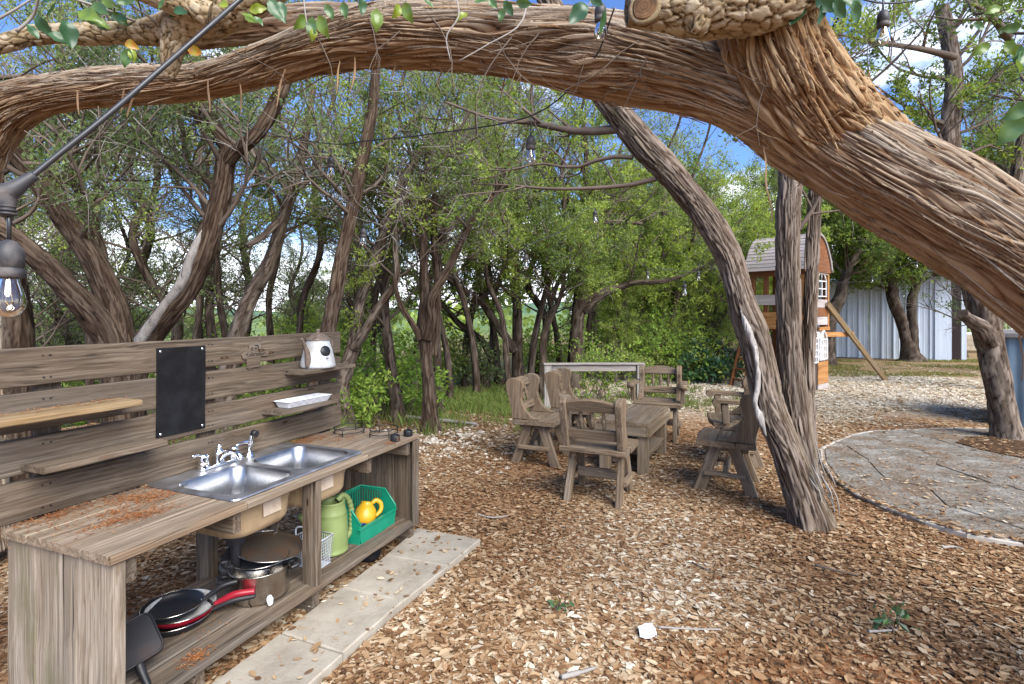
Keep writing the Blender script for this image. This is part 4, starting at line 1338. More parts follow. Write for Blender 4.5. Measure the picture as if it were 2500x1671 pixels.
# white cross framed window on the front, by the corner
def wframe(name, x0, x1, z0, z1, y, arch=False, nx=1, nz=2, axis='x', x_at=0):
    g = MB(); w = .018
    def bx(a0, a1, b0, b1):
        if axis == 'x':
            box(g, (a0, a1), (y - .012, y + .012), (b0, b1))
        else:
            box(g, (x_at - .012, x_at + .012), (a0, a1), (b0, b1))
    bx(x0, x0 + w, z0, z1); bx(x1 - w, x1, z0, z1)
    bx(x0 + w, x1 - w, z0, z0 + w); bx(x0 + w, x1 - w, z1 - w, z1)
    for i in range(nx):
        c = x0 + (x1 - x0) * (i + 1) / (nx + 1); bx(c - .008, c + .008, z0 + w, z1 - w)
    xs = [x0 + w] + [x0 + (x1 - x0) * (i + 1) / (nx + 1) for i in range(nx)] + [x1 - w]
    for j in range(nz):
        c = z0 + (z1 - z0) * (j + 1) / (nz + 1)
        for a, b in zip(xs[:-1], xs[1:]):
            bx(a + .008, b - .008, c - .008, c + .008)
    o = g.build(name, M['white_paint'], FT)
    if arch:
        g = MB(); n = 9
        c, hw = (x0 + x1) / 2, (x1 - x0) / 2
        P = [(c - hw + .01 + (2 * hw - .02) * i / (n - 1), z1 + hw * .9 * math.sin(math.pi * i / (n - 1))) for i in range(n)]
        P3 = [((a, y, b) if axis == 'x' else (x_at, a, b)) for a, b in P]
        tube(g, P3, .014, 6)
        m_ = [((c, y, z1), (c, y, z1 + hw * .88)) if axis == 'x' else ((x_at, c, z1), (x_at, c, z1 + hw * .88))][0]
        tube(g, m_, .009, 5)
        g.build('arched_top', M['white_paint'], o)
    return o
wframe('window_frame', .13, .36, 1.45, 2.10, .015, nx=1, nz=3)
plank('planter_box', FT, (.15, .34), (.005, .06), (1.22, 1.44), M['white_paint'], axis=0, n=2)
plank('shutter', FT, (.15, .30), (.003, .02), (.88, 1.09), M['white_paint'], axis=2, n=2)
mb = MB(); box(mb, (.16, .27), (-.01, .01), (.62, .88)); mb.build('toy_panel', M['red_toy'], FT)
# right side wall: framed arch windows, siding, lower door and panel
def sy(a): return FD * a
for a0, a1, z0, z1, mt in ((.06, .40, 1.60, 2.12, None), (.50, .93, 1.72, 2.02, None)):
    wframe('window_frame', sy(a1), sy(a0), z0, z1, 0, arch=(a0 > .4), nx=1, nz=1, axis='y', x_at=-.012)
for i in range(6):
    plank('siding_board', FT, (-.02, .0), (sy(.46), sy(.03)), (1.17 + i * .066, 1.233 + i * .066), fr, axis=1, n=2, tint=.2)
for i, mt in enumerate((frf, fr, frf)):
    plank('siding_board', FT, (-.02, .0), (sy(.97), sy(.50)), (1.20 + i * .16, 1.352 + i * .16), mt, axis=1, n=2)
plank('side_header', FT, (-.03, -.002), (sy(1.0), sy(.02)), (2.13, 2.215), frf, axis=1, n=2)
plank('side_beam', FT, (-.045, -.003), (sy(1.02), sy(.52)), (1.10, 1.165), fo, axis=1, n=2)
plank('corner_trim', FT, (-.03, .02), (sy(1.03), sy(.975)), (1.17, 2.2), fo, axis=2, n=4)
DR = plank('door_panel', FT, (-.035, -.004), (sy(.46), sy(.20)), (.02, 1.06), M['dark_door'], axis=2, n=2)
wframe('door_window', sy(.43), sy(.24), .52, .98, 0, nx=1, nz=3, axis='y', x_at=-.05)
wframe('window_frame', sy(.93), sy(.58), .56, .94, 0, arch=True, nx=2, nz=2, axis='y', x_at=-.03)
plank('panel_backing', FT, (.006, .02), (sy(.97), sy(.53)), (.53, 1.09), M['white_paint'], axis=1, n=2)
for i in range(5):
    plank('siding_board', FT, (-.022, .002), (sy(1.0), sy(.53)), (.01 + i * .103, .11 + i * .103), fo if i else frf, axis=1, n=2)
# barrel roof: slats bent over five facets, running along x
arc = [(.10, 2.20), (.03, 2.40), (-.10, 2.62), (-.27, 2.80), (-.49, 2.87), (-.71, 2.80), (-.88, 2.62), (-1.01, 2.40), (-1.08, 2.20)]
pts = catmull(np.array([(a, b, 0) for a, b in arc]), 27)
for i in range(26):
    p, q = pts[i], pts[i + 1]
    m_, d = (p + q) / 2, (q - p)
    L = math.hypot(d[0], d[1])
    ob = plank('roof_slat', FT, (-.07, FW + .07), (-L * .56, L * .56), (-.008, .008), frf, axis=0, n=3)
    ob.location = (FW / 2, m_[0], m_[1] + .004 * (i % 2)); ob.rotation_euler = (math.atan2(d[1], d[0]) + (R(6) if i < 13 else -R(6)), 0, 0)
for x in (-.04, FW + .04):
    mb = MB(); prism(mb, [(a * .94 - .03, b - .035) for a, b in arc], .02, 0, x, grain=1, tone=.4); fix_normals(mb.build('gable_panel', fr, FT))
    mb = MB()
    q_ = pts[:, :2]; Pz = np.stack([np.full(27, x - .02 if x < 0 else x + .02), q_[:, 0], q_[:, 1] - .02], -1)
    tube(mb, Pz, .022, 5, grain=(0, 0, 0), tone=.3); mb.build('gable_trim', frf, FT)
# swing beam strut with cross bar, and the ladder on the other side
SB = empty('swing_strut', (0, 0, 0), 0, 'slanting timber swing strut with a cross bar right of the fort', 'strut')
a, b = at(2020, 742, 9.9), gnd(2164, 928)
bar('strut', SB, a, b - (0, 0, .03), .09, .06, M['yellow_wood'], (0, 1, 0), tint=.4)
c0, c1 = at(2012, 817, 9.95), at(2083, 817, 10.65)
bar('cross_bar', SB, c0, c1, .09, .05, fo, (0, 1, 0))
LDR = empty('fort_ladder', (4.36, 10.02, 0), R(12), 'short stained wooden ladder at the left foot of the fort', 'ladder')
for y in (0, .40):
    bar('rail', LDR, (0, y, -.02), (.30, y, 1.12), .085, .04, fr, (0, 1, 0))
for k in range(5):
    plank('step', LDR, (.02 + k * .055, .13 + k * .055), (.022, .378), (.12 + k * .2, .15 + k * .2), fr, axis=1, n=2)

# ------------------------------------------------------------------ blue steel shed
w0, w1 = np.array((13.10, 16.25)), np.array((9.1, 18.55))
L = np.linalg.norm(w1 - w0); wd = (w1 - w0) / L
SH = empty('steel_shed', (w0[0], w0[1], -.05), math.atan2(wd[1], wd[0]), 'pale blue corrugated steel shed behind the play fort', 'shed')
HR, HL = 2.62, 2.20                                   # eave falls to the left
def eave(x): return HR + (HL - HR) * x / L
pw = L / 5
for k in range(5):
    x0 = k * pw + .003; x1 = (k + 1) * pw - .003
    xs, ys = [], []
    for r_ in range(3):
        o = x0 + r_ * (x1 - x0) / 3; s = (x1 - x0) / 3
        for fx, dy in ((0, 0), (.34, 0), (.40, .010), (.46, 0), (.72, 0), (.80, .042), (.90, .042), (.98, 0)):
            xs.append(o + fx * s); ys.append(dy)
    V = np.array([[(x, -0 + y, 0) for x, y in zip(xs, ys)], [(x, y, eave(x)) for x, y in zip(xs, ys)]])
    mb = MB(); mb.add(V.reshape(-1, 3), ring_faces(2, len(xs), False), 0, False)
    mb.build('wall_panel', M['shed'], SH)
mb = MB(); box(mb, (-.05, L), (-3.0, -.02), (0, .05)); mb.build('floor_sill', M['shed_trim'], SH)
mb = MB(); V = [(-.25, .16, HR + .10), (L + .1, .16, HL + .06), (L + .1, -3, HL + .3), (-.25, -3, HR + .34)]
V = np.array(V + [(x, y, z + .05) for x, y, z in V]); mb.add(V, [(0, 1, 2, 3), (7, 6, 5, 4), (0, 4, 5, 1), (1, 5, 6, 2), (2, 6, 7, 3), (3, 7, 4, 0)])
fix_normals(mb.build('roof', M['shed'], SH))
mb = MB(); V = [(-.06, .06, HR - .16), (L, .06, HL - .14), (L, .06, HL + .055), (-.06, .06, HR + .095)]
V = np.array(V + [(x, .085, z) for x, y, z in V]); mb.add(V, [(0, 1, 2, 3), (7, 6, 5, 4), (0, 4, 5, 1), (1, 5, 6, 2), (2, 6, 7, 3), (3, 7, 4, 0)]); fix_normals(mb.build('fascia', M['shed'], SH))
mb = MB(); box(mb, (-.22, .16), (.048, .06), (0, HR - .17)); box(mb, (-.24, -.222), (-.2, .06), (0, HR - .17)); mb.build('corner_trim', M['shed_trim'], SH)
zz = []
for i in range(34):
    zz += [(-.262 + (.035 if i % 2 else 0), .05 + i * .066)]
mb = MB(); V = np.array([[(x, .02, z) for x, z in zz], [(x - .03, -.3, z) for x, z in zz]]).reshape(-1, 3); mb.add(V, ring_faces(2, len(zz), False)); mb.build('panel_edge', M['dark_gap'], SH)
mb = MB(); box(mb, (-.52, -.30), (-.36, -.32), (0, HR - .2)); mb.build('door_gap', M['dark_gap'], SH)  # solid dark strip standing in for the shade inside the gap
mb = MB(); box(mb, (-.66, -.54), (-.42, -.32), (0, HR - .2)); mb.build('door_post', M['shed_trim'], SH)

# wire run with block footing beyond the shed
WF = empty('wire_fence', (15.6, 20.2, 0), R(-8), 'pale wire mesh run standing behind the shed', 'fence')
for x in np.arange(0, 6.1, 1.0):
    plank('post', WF, (x - .05, x + .05), (-.05, .05), (0, 2.6), M['white_paint'], axis=2, n=2)
for z in (.62, 1.6, 2.5):
    plank('rail', WF, (-.05, 6.05), (.052, .09), (z - .04, z + .04), M['white_paint'], n=2)
mb = MB(); Ps = [[(x, -.06, .5), (x, -.06, 2.6)] for x in np.arange(0, 6, .12)] + [[(0, -.068, z), (6, -.068, z)] for z in np.arange(.55, 2.6, .12)]
tubes_batch(mb, np.array(Ps), np.full((len(Ps), 2), .006), 3); tag(mb.build('mesh_wires', M['wire'], WF), kind='stuff')
BW = empty('block_wall', (15.5, 20.9, -.05), R(-8), 'low tan block wall at the foot of the wire run', 'wall')
me = None
for r_ in range(3):
    for k in range(16):
        if me is None:
            mb = MB(); box(mb, (-.195, .195), (-.09, .09), (-.093, .093), ch=.008); me = mb.mesh('block', M['blockwork'])
        link('block', me, BW, (k * .4 + (.2 if r_ % 2 else 0), 0, .1 + r_ * .195))

# blue grey corrugated cabinet with a stone top at the right edge
q0 = np.array((6.12, 6.72)); 
MC = empty('metal_cabinet', (q0[0], q0[1], 0), R(-42), 'dark blue corrugated steel cabinet with grey slab top at the right edge', 'cabinet')
n = 60
def corr(x0, x1):
    xs = np.linspace(x0, x1, n); return xs, .010 * np.sin(np.arange(n) * 2 * math.pi / 6)
xs, ys = corr(0, 1.4)
mb = MB(); mb.add(np.array([[(x, y, .0) for x, y in zip(xs, ys)], [(x, y, 1.12) for x, y in zip(xs, ys)]]).reshape(-1, 3), ring_faces(2, n, False), 0, True); mb.build('front_sheet', M['bin_blue'], MC)
mb = MB(); mb.add(np.array([[(y, x, .0) for x, y in zip(xs, ys)], [(y, x, 1.12) for x, y in zip(xs, ys)]]).reshape(-1, 3), ring_faces(2, n, False), 0, True); mb.build('side_sheet', M['bin_blue'], MC)
mb = MB(); box(mb, (-.10, 1.5), (-.08, 1.5), (1.121, 1.19), ch=.012); mb.build('slab_top', M['concrete_cap'], MC)

# ------------------------------------------------------------------ round flagstone patio
def clip(poly, p, nrm):
    out = []
    for i in range(len(poly)):
        a, b = poly[i], poly[(i + 1) % len(poly)]
        da, db = np.dot(a - p, nrm), np.dot(b - p, nrm)
        if da <= 0: out.append(a)
        if (da < 0) != (db < 0) and abs(da - db) > 1e-9: out.append(a + (b - a) * da / (da - db))
    return out


edge_px = [(1998, 1094), (2002, 1125), (2028, 1164), (2079, 1202), (2156, 1238), (2258, 1274), (2360, 1304), (2500, 1327), (2640, 1343), (2760, 1310), (2790, 1200), (2720, 1105), (2600, 1058), (2440, 1046), (2330, 1044), (2230, 1047), (2130, 1051), (2074, 1061), (2028, 1079)]
PZ = .036
bd_ = np.array([gnd(u, v, PZ)[:2] for u, v in edge_px])
PA = empty('patio', (0, 0, 0), 0, 'round flagstone patio at the right', None, kind='structure')
ctr = bd_.mean(0)
mb = MB(); prism(mb, bd_, .05, 2, PZ - .032)
t = NT('patio_mortar', .95, .1)
n_ = t.noise(t.pos(), 9, 6, .7)
t.color(t.ramp(n_, [(.3, (.10, .07, .045)), (.5, (.26, .22, .17)), (.7, (.40, .37, .32))])); t.bump(n_, .6, .006)
fix_normals(mb.build('mortar_bed', t.m, PA))
t = NT('flagstone', .9, .15)
p = t.pos(); n_ = t.noise(t.map(p, (1, 1.6, 1)), 3.2, 7, .68, .4); f_ = t.noise(p, 28, 5, .65)
inf = t.node('ShaderNodeObjectInfo').outputs['Random']
c = t.ramp(n_, [(.28, (.075, .058, .042)), (.44, (.150, .130, .102)), (.58, (.22, .21, .185)), (.76, (.38, .36, .32))])
c = t.mix(t.rng(inf, .35, 1, 0, .28), c, t.mix(t.rng(inf, .5, .9), (.17, .125, .085), (.27, .27, .275)))
c = t.mix(t.rng(t.noise(p, 2.3, 6, .72), .48, .62, 0, .75), c, (.145, .095, .058))
c = t.mix(t.rng(f_, .58, .72, 0, .5), c, (.5, .48, .44))
c = t.mix(t.rng(f_, .38, .28, 0, .6), c, (.06, .045, .035))
t.color(c); t.bump(t.math('ADD', n_, f_), 1., .02)
M['flag'] = t.m
M['edging'] = plain('pale_mortar_edge', (.38, .345, .30), .95, .1, var=.25, scale=9, bump=.5)
prs = np.random.RandomState(4)
mn, mxx = bd_.min(0), bd_.max(0)
cells = []
for gx_ in np.arange(mn[0] - .2, mxx[0] + .3, .62):
    for gy_ in np.arange(mn[1] - .2, mxx[1] + .3, .58):
        cells.append((gx_ + prs.uniform(-.26, .26), gy_ + prs.uniform(-.24, .24)))
cells = np.array(cells)
for i, s in enumerate(cells):
    poly = [s + np.array(d) * 1.5 for d in ((-1, -1), (1, -1), (1, 1), (-1, 1))]
    for j, o in enumerate(cells):
        if j != i and np.linalg.norm(o - s) < 2.2:
            m_ = (s + o) / 2; poly = clip(poly, m_, unit(o - s))
            if len(poly) < 3: break
    k = len(bd_)
    for a in range(k):
        e0, e1 = bd_[a], bd_[(a + 1) % k]
        nr = unit(np.array((e1[1] - e0[1], -(e1[0] - e0[0]))))
        if np.dot(ctr - e0, nr) > 0: nr = -nr
        if len(poly) >= 3: poly = clip(poly, e0 - nr * .05, nr)
    if len(poly) < 3: continue
    poly = np.array(poly); c = poly.mean(0)
    ar = abs(np.sum(poly[:, 0] * np.roll(poly[:, 1], -1) - np.roll(poly[:, 0], -1) * poly[:, 1])) / 2
    if ar < .02: continue
    q = []
    for a, b in zip(poly, np.roll(poly, -1, 0)):
        for tt in (0, .33, .66):
            q.append(a + (b - a) * tt)
    q = np.array(q); q = c + (q - c) * (1 - .011 / max(.12, math.sqrt(ar))) + prs.uniform(-.007, .007, q.shape)
    mb = MB(); prism(mb, q - c, .03, 2, 0, ch=.004)
    o_ = fix_normals(mb.build('flagstone', M['flag'], PA, (c[0], c[1], PZ - .012 + prs.uniform(-.003, .003))))
    o_.rotation_euler = (prs.uniform(-.006, .006), prs.uniform(-.006, .006), 0)
k = len(bd_)
for a in range(k):
    e0, e1 = bd_[a], bd_[(a + 1) % k]
    L_ = np.linalg.norm(e1 - e0); nn = max(1, int(L_ / .35))
    inw = lambda p_: p_ + unit(ctr - p_) * .045
    for q in range(nn):
        s0, s1 = e0 + (e1 - e0) * (q / nn + .01), e0 + (e1 - e0) * ((q + 1) / nn - .01)
        if (s0[0] > 8.5): continue
        poly = np.array([s0, (s0 + s1) / 2 + prs.uniform(-.014, .014, 2), s1, inw(s1) + prs.uniform(-.015, .015, 2), inw((s0 + s1) / 2) + prs.uniform(-.015, .015, 2), inw(s0) + prs.uniform(-.012, .012, 2)])
        c = poly.mean(0)
        mb = MB(); prism(mb, poly - c, .055, 2, 0, ch=.006); fix_normals(mb.build('edging_stone', M['edging'], PA, (c[0], c[1], PZ - .026 + prs.uniform(-.006, .003))))
# soil pit round the right hand cedar
pp = np.array([gnd(u, v, PZ + .008) for u, v in ((2335, 1080), (2360, 1066), (2420, 1066), (2560, 1070), (2640, 1090), (2600, 1118), (2500, 1118), (2440, 1108), (2390, 1096))])
mb = MB(); prism(mb, pp[:, :2], .02, 2, PZ); 
t = NT('dark_soil', .97, .1); n_ = t.noise(t.pos(), 22, 6, .7)
t.color(t.ramp(n_, [(.35, (.025, .015, .009)), (.55, (.085, .05, .028)), (.7, (.17, .10, .055))])); t.bump(n_, 1, .02)
M['soil'] = t.m
tag(fix_normals(mb.build('tree_pit', t.m)), 'bare soil round the right hand cedar', kind='structure')
# ------------------------------------------------------------------ trees
def stem(pts, hi=None):
    """(u, v, width in px, distance) at points up a trunk -> world points and radii"""
    P = np.array([at(u, v, Y) for u, v, w, Y in pts])
    r = np.array([w * Y / F / 2 for u, v, w, Y in pts])
    return P, r


def grow(P0, D, L, n, wig, up, rg):
    K = len(P0)
    P = np.zeros((K, n, 3)); P[:, 0] = P0
    d = unit(D); st = np.asarray(L)[:, None] / (n - 1)
    bend = rg.randn(K, 3) * wig * .6
    for i in range(1, n):
        d = unit(d + rg.randn(K, 3) * wig + bend * .5 + np.array((0, 0, up)))
        P[:, i] = P[:, i - 1] + d * st
    return P


def spawn(P, per, t0, t1, spread, rg, fwd=.6):
    """children along parent polylines: start point, direction, parent index, parameter"""
    K, n, _ = P.shape
    par = np.repeat(np.arange(K), per)
    t = rg.uniform(t0, t1, len(par)) * (n - 1)
    i = np.minimum(t.astype(int), n - 2); f = (t - i)[:, None]
    p = P[par, i] * (1 - f) + P[par, i + 1] * f
    tg = unit(P[par, i + 1] - P[par, i])
    rn = rg.randn(len(par), 3); rn = unit(rn - tg * np.sum(rn * tg, 1, keepdims=True))
    return p, unit(tg * fwd + rn * spread), par, t / (n - 1)


def sprays(mb, P, per, size, spread, rg, tint, tvar=.18, droop=.0):
    """small scale-leaf sprays round the outer part of twigs"""
    K, n, _ = P.shape
    p, d, par, t = spawn(P, per, .15, 1.0, 1.0, rg, .9)
    N = len(p)
    p = p + rg.randn(N, 3) * spread
    d = unit(d + np.array((0, 0, .25 - droop)) + rg.randn(N, 3) * .45)
    L = rg.uniform(.6, 1.4, N)[:, None] * size
    s = unit(np.cross(d, rg.randn(N, 3)))
    w = L * rg.uniform(.16, .30, N)[:, None]
    b = np.cross(d, s) * L * .12
    V = np.stack([p, p + d * L * .55 + s * w + b, p + d * L, p + d * L * .55 - s * w + b], 1)
    tt = np.clip(tint[par] + rg.randn(N) * tvar, .05, 1)
    tt[rg.rand(N) < .02] = 0.0
    mb.add(V.reshape(-1, 3), np.arange(4 * N).reshape(-1, 4), 0, False, tint=np.repeat(tt, 4))


def make_tree(label, stems, seed, name='cedar_tree', group=None, bark='bark_far', nlimb=12, limb=(.8, 1.6), z0=1.3, z1=99, subs=6, twigs=5, leafy=.7,
              per=26, size=.07, tint=.45, tvar=.25, leafmat='leaf', seg=.06, m=16, amp=.008, flare=.35, up=.06, hi=False, xtra=(), lspread=.03, droop=0., twist=.5, fwd=.35, cat='cedar tree', limbmat=None, sub_len=(.35, .8), twig_len=(.16, .34), fib=34., ltwig=None):
    rg = np.random.RandomState(seed)
    base = stems[0][0][0].copy(); gz = float(ground_z(base[0], base[1]))
    root = empty(name, (base[0], base[1], gz), 0, label, cat, group)
    org = np.array((base[0], base[1], gz))
    mb = MB(); st = []
    for k, (P, r) in enumerate(stems):
        PP = P - org
        if k == 0 and PP[0, 2] > 0.02:
            PP = np.vstack([[PP[0, 0], PP[0, 1], -.05], PP]); r = np.concatenate([[r[0] * 1.12], r])
        Q = bark_tube(mb, PP, r, seg, m, amp, twist, fib, seed + k * 3.3, flare if k == 0 else 0)
        st.append((Q[0], Q[1]))
    mb.build('trunk', M[bark], root)
    # limbs
    P0, D, RR = [], [], []
    cand = [(k, i) for k, (P, r) in enumerate(st) for i in range(len(P)) if z0 < P[i, 2] + gz < z1]
    if cand and nlimb:
        for c in rg.choice(len(cand), nlimb):
            k, i = cand[c]; P, r = st[k]
            a = rg.uniform(0, 6.283)
            tg = unit(P[min(i + 1, len(P) - 1)] - P[max(i - 1, 0)])
            P0.append(P[i]); D.append(np.array((math.cos(a), math.sin(a), rg.uniform(.0, .7))) + tg * fwd); RR.append(min(r[i] * .38, .024))
    lp, lr = [], []
    if P0:
        LP = grow(np.array(P0), np.array(D), rg.uniform(*limb, len(P0)), 9, .12, up, rg)
        lr = np.array(RR)[:, None] * np.linspace(1, .22, 9)[None]
    for pts_, r0 in xtra:
        q = catmull(np.array(pts_) - org, 9)[None]; rr_ = r0 * np.linspace(1, .25, 9)[None]
        if P0:
            LP = np.concatenate([LP, q]); lr = np.concatenate([lr, rr_])
        else:
            LP, lr = q, rr_; P0 = [0]
    if P0:
        mb = MB(); tubes_batch(mb, LP, lr, 6)
        p, d, par, t = spawn(LP, subs, .2, 1., .9, rg, .7)
        SPn = grow(p, d, rg.uniform(*sub_len, len(p)), 6, .13, .04, rg)
        sr = np.maximum(lr[par, 0] * .45, .005)[:, None] * np.linspace(1, .35, 6)[None]
        tubes_batch(mb, SPn, sr, 4)
        tag(mb.build('limbs', M[limbmat or 'twig'], root), kind='stuff')
        p, d, par, t = spawn(SPn, twigs, .2, 1., .9, rg, .7)
        TW_ = grow(p, d, rg.uniform(*twig_len, len(p)), 5, .17, .03, rg)
        tr_ = np.full((len(p), 1), .0024) * np.linspace(1, .4, 5)[None]
        live = rg.rand(len(SPn)) < leafy
        lv = live[par]
        mb = MB(); tubes_batch(mb, TW_, tr_, 3)
        tag(mb.build('twigs', M[ltwig or 'twig_grey'], root), kind='stuff')
        if lv.any():
            tb = np.clip(tint + rg.randn(len(SPn)) * tvar, .06, 1)[par]
            mb = MB(); sprays(mb, TW_[lv], max(3, int(per * (.52 if group else (.9 if base[1] > 9 else 1.3)))), size * (.64 if group else (.8 if base[1] > 9 else .68)), lspread, rg, tb[lv], droop=droop)
            tag(mb.build('crown', M[leafmat], root), kind='stuff')
    return root


OB = empty  # (kept short)
# ---- the great arching cedar
Ps, rs_ = stem([(3150, 1640, 300, 1.7), (2980, 1230, 285, 1.72), (2760, 870, 268, 1.8), (2500, 645, 245, 1.9), (2316, 516, 240, 1.97), (2103, 392, 222, 2.05), (1950, 305, 205, 2.12), (1783, 222, 178, 2.18), (1623, 170, 178, 2.24), (1437, 130, 180, 2.32), (1250, 104, 158, 2.4),
                (1100, 86, 150, 2.48), (960, 84, 145, 2.55), (860, 96, 128, 2.6), (747, 126, 108, 2.66), (640, 160, 92, 2.72), (480, 202, 78, 2.8), (320, 209, 82, 2.86), (160, 226, 80, 2.92), (53, 252, 98, 2.95), (-20, 305, 118, 2.98), (-75, 400, 120, 3.0), (-95, 560, 120, 3.0), (-90, 800, 125, 3.0), (-80, 1150, 135, 3.0), (-75, 1350, 150, 3.0)])
base = np.array((Ps[0][0], Ps[0][1], 0.0))
GC = empty('arching_cedar', base, 0, 'massive arching cedar with shredding red brown bark spanning the top of the clearing', 'cedar tree')
mb = MB()
Q = bark_tube(mb, Ps - base, rs_, .012, 380, .022, .30, 92, 2.0, cl=3.0)
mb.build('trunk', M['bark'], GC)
P2, r2 = stem([(2150, 420, 190, 2.1), (2060, 345, 205, 2.08), (1975, 265, 215, 2.06), (1905, 165, 215, 2.05), (1868, 60, 215, 2.05), (1850, -80, 215, 2.05), (1850, -320, 200, 2.05)])
mb = MB()
Q2 = bark_tube(mb, P2 - base, r2, .008, 320, .032, -.4, 78, 8.0, cl=5.)
mb.build('upright_limb', M['bark_rust'], GC)
# second, darker limb lying behind the arch at the left
P3, r3 = stem([(1010, 60, 80, 2.75), (860, 62, 95, 2.8), (740, 60, 85, 2.85), (600, 70, 72, 2.9), (500, 90, 50, 2.95), (430, 120, 30, 3.0)])
mb = MB(); bark_tube(mb, P3 - base, r3, .014, 80, .018, .4, 44, 4.0); mb.build('back_limb', M['bark'], GC)
# loose strips of bark standing off the trunk
def strips(n, Q, name, mat, seed, Lr=(.08, .4), wr=(.003, .010), hang=.12, lift=.012, parent=GC, off=.004):
    rg = np.random.RandomState(seed)
    P, rad, rd, N, B, s = Q
    mb = MB(); nn, m = rd.shape; k = 8
    for _ in range(n):
        L = rg.uniform(*Lr); i0 = rg.randint(0, nn - 12); ds = s[1] - s[0]; cnt = int(L / ds)
        ii = np.clip(np.linspace(i0, i0 + cnt, k).astype(int), 0, nn - 1)
        if ii[-1] - ii[0] < 4: continue
        th = rg.uniform(0, 6.283) + np.linspace(0, rg.uniform(-.25, .25), k)
        jj = (np.round(th / 6.283 * m).astype(int)) % m
        rr = rd[ii, jj] + off + lift * rg.rand() * np.abs(np.linspace(-1, 1, k)) ** 2 * (rg.rand() * 3)
        C = P[ii] + rr[:, None] * (np.cos(th)[:, None] * N[ii] + np.sin(th)[:, None] * B[ii])
        if rg.rand() < hang:
            C[:, 2] -= np.linspace(0, 1, k) ** 2 * rg.uniform(.02, .12)
        tang = -np.sin(th)[:, None] * N[ii] + np.cos(th)[:, None] * B[ii]
        w = rg.uniform(*wr) * np.sin(np.linspace(.25, 2.9, k))[:, None]
        nor = np.cos(th)[:, None] * N[ii] + np.sin(th)[:, None] * B[ii]
        V = np.stack([C - tang * w, C + nor * .003, C + tang * w], 1).reshape(-1, 3)
        mb.add(V, ring_faces(k, 3, False), 0, False, bark=V * 1.0 + rg.rand(3) * 5, rel=np.full(len(V), rg.uniform(.35, .95)), sid=np.full(len(V), rg.rand()), low=np.full(len(V), rg.rand()))
    return tag(mb.build(name, M[mat], parent), kind='stuff')


strips(900, Q, 'bark_strips', 'bark', 1, (.15, .6), (.002, .007), .05, .006, off=.0)
strips(420, Q2, 'bark_strips', 'bark_rust', 2, (.06, .24), (.003, .009), .2, .012, off=.0)
# a few long shreds hanging below the arch
rg = np.random.RandomState(8); mb = MB()
for (u, v, Lp, w) in [(1640, 335, .0, .0), (1858, 380, 160, 14), (2478, 740, 190, 14), (1320, 165, 70, 8), (830, 170, 60, 8), (865, 160, 66, 9), (1230, 175, 75, 8), (505, 215, 60, 8), (960, 165, 40, 7), (590, 225, 55, 7), (1085, 165, 60, 7), (200, 245, 36, 6), (310, 235, 38, 6), (700, 190, 70, 8), (1390, 190, 44, 7), (1500, 235, 36, 6), (330, 250, 36, 7)]:
    if not Lp: continue
    Y = 2.0 if u > 1700 else 2.6
    jx = rg.uniform(-10, 10); kx_ = rg.uniform(-.25, .25)
    C = np.array([at(u + jx + kx_ * q + 3 * math.sin(q * .05 + jx) + (-.12 * q if u < 2000 else 0.04 * q) , v + q, Y - .08) for q in np.linspace(-20, Lp, 8)])
    wd_ = np.array((w * Y / F / 4.5, 0.003, 0)) * np.sin(np.linspace(.5, 2.95, 8))[:, None]
    V = np.stack([C - wd_, C + (0, -.006, 0), C + wd_], 1).reshape(-1, 3) - base
    mb.add(V, ring_faces(8, 3, False), 0, False)
tag(mb.build('hanging_shreds', M['strip'], GC), kind='stuff')
# bare twigs on the arch
def twig_bunch(parent, origin, starts, seed, mat, n1=5, L=(.25, .6), r=.004, name='bare_twigs', up=-.02):
    rg = np.random.RandomState(seed); mb = MB()
    P0 = np.array([a for a, d in starts]); D = np.array([d for a, d in starts])
    A = grow(P0 - origin, D, rg.uniform(*L, len(P0)), 8, .16, up, rg)
    tubes_batch(mb, A, np.full((len(A), 1), r) * np.linspace(1, .3, 8)[None], 5)
    p, d, par, t = spawn(A, n1, .2, .95, .9, rg, .6)
    B_ = grow(p, d, rg.uniform(.06, .22, len(p)), 6, .22, up, rg)
    tubes_batch(mb, B_, np.full((len(B_), 1), r * .45) * np.linspace(1, .3, 6)[None], 3)
    return tag(mb.build(name, M[mat], parent), kind='stuff')


rg = np.random.RandomState(5)
tw = [(at(u, v, Y), np.array(d)) for u, v, Y, d in [(1250, 90, 2.25, (-.4, -.1, -.7)), (1350, 40, 2.2, (-.5, -.1, -.8)), (1560, 100, 2.1, (-.9, 0, -.4)), (1600, 110, 2.1, (-.8, -.1, -.7)), (1140, 50, 2.35, (.1, -.1, -1)), (1050, 40, 2.35, (.5, -.1, -.6)), (900, 40, 2.4, (.2, -.1, -1)), (1700, 60, 2.05, (.0, -.1, -1)), (560, 120, 2.6, (1, -.1, -.7)), (760, 60, 2.5, (.6, -.1, -1)), (1450, 40, 2.2, (-.2, -.1, -.9)), (1000, 40, 2.4, (-.4, -.1, -.8)), (1180, 60, 2.3, (.3, -.1, -.8)), (140, 290, 2.8, (.3, 0, -1)), (60, 320, 2.8, (.6, 0, -.6)), (240, 260, 2.8, (.3, 0, -1)), (1940, 30, 1.98, (-.35, -.05, -.9))]]
twig_bunch(GC, base, tw, 6, 'twig', 6, (.3, .6), .0035)
tw = [(at(u, v, Y), np.array(d)) for u, v, Y, d in [(290, 290, 2.85, (-1, .2, -.75)), (1540, 350, 2.6, (-.9, .1, -.2)), (1780, 300, 2.5, (-.6, .2, -.4))]]

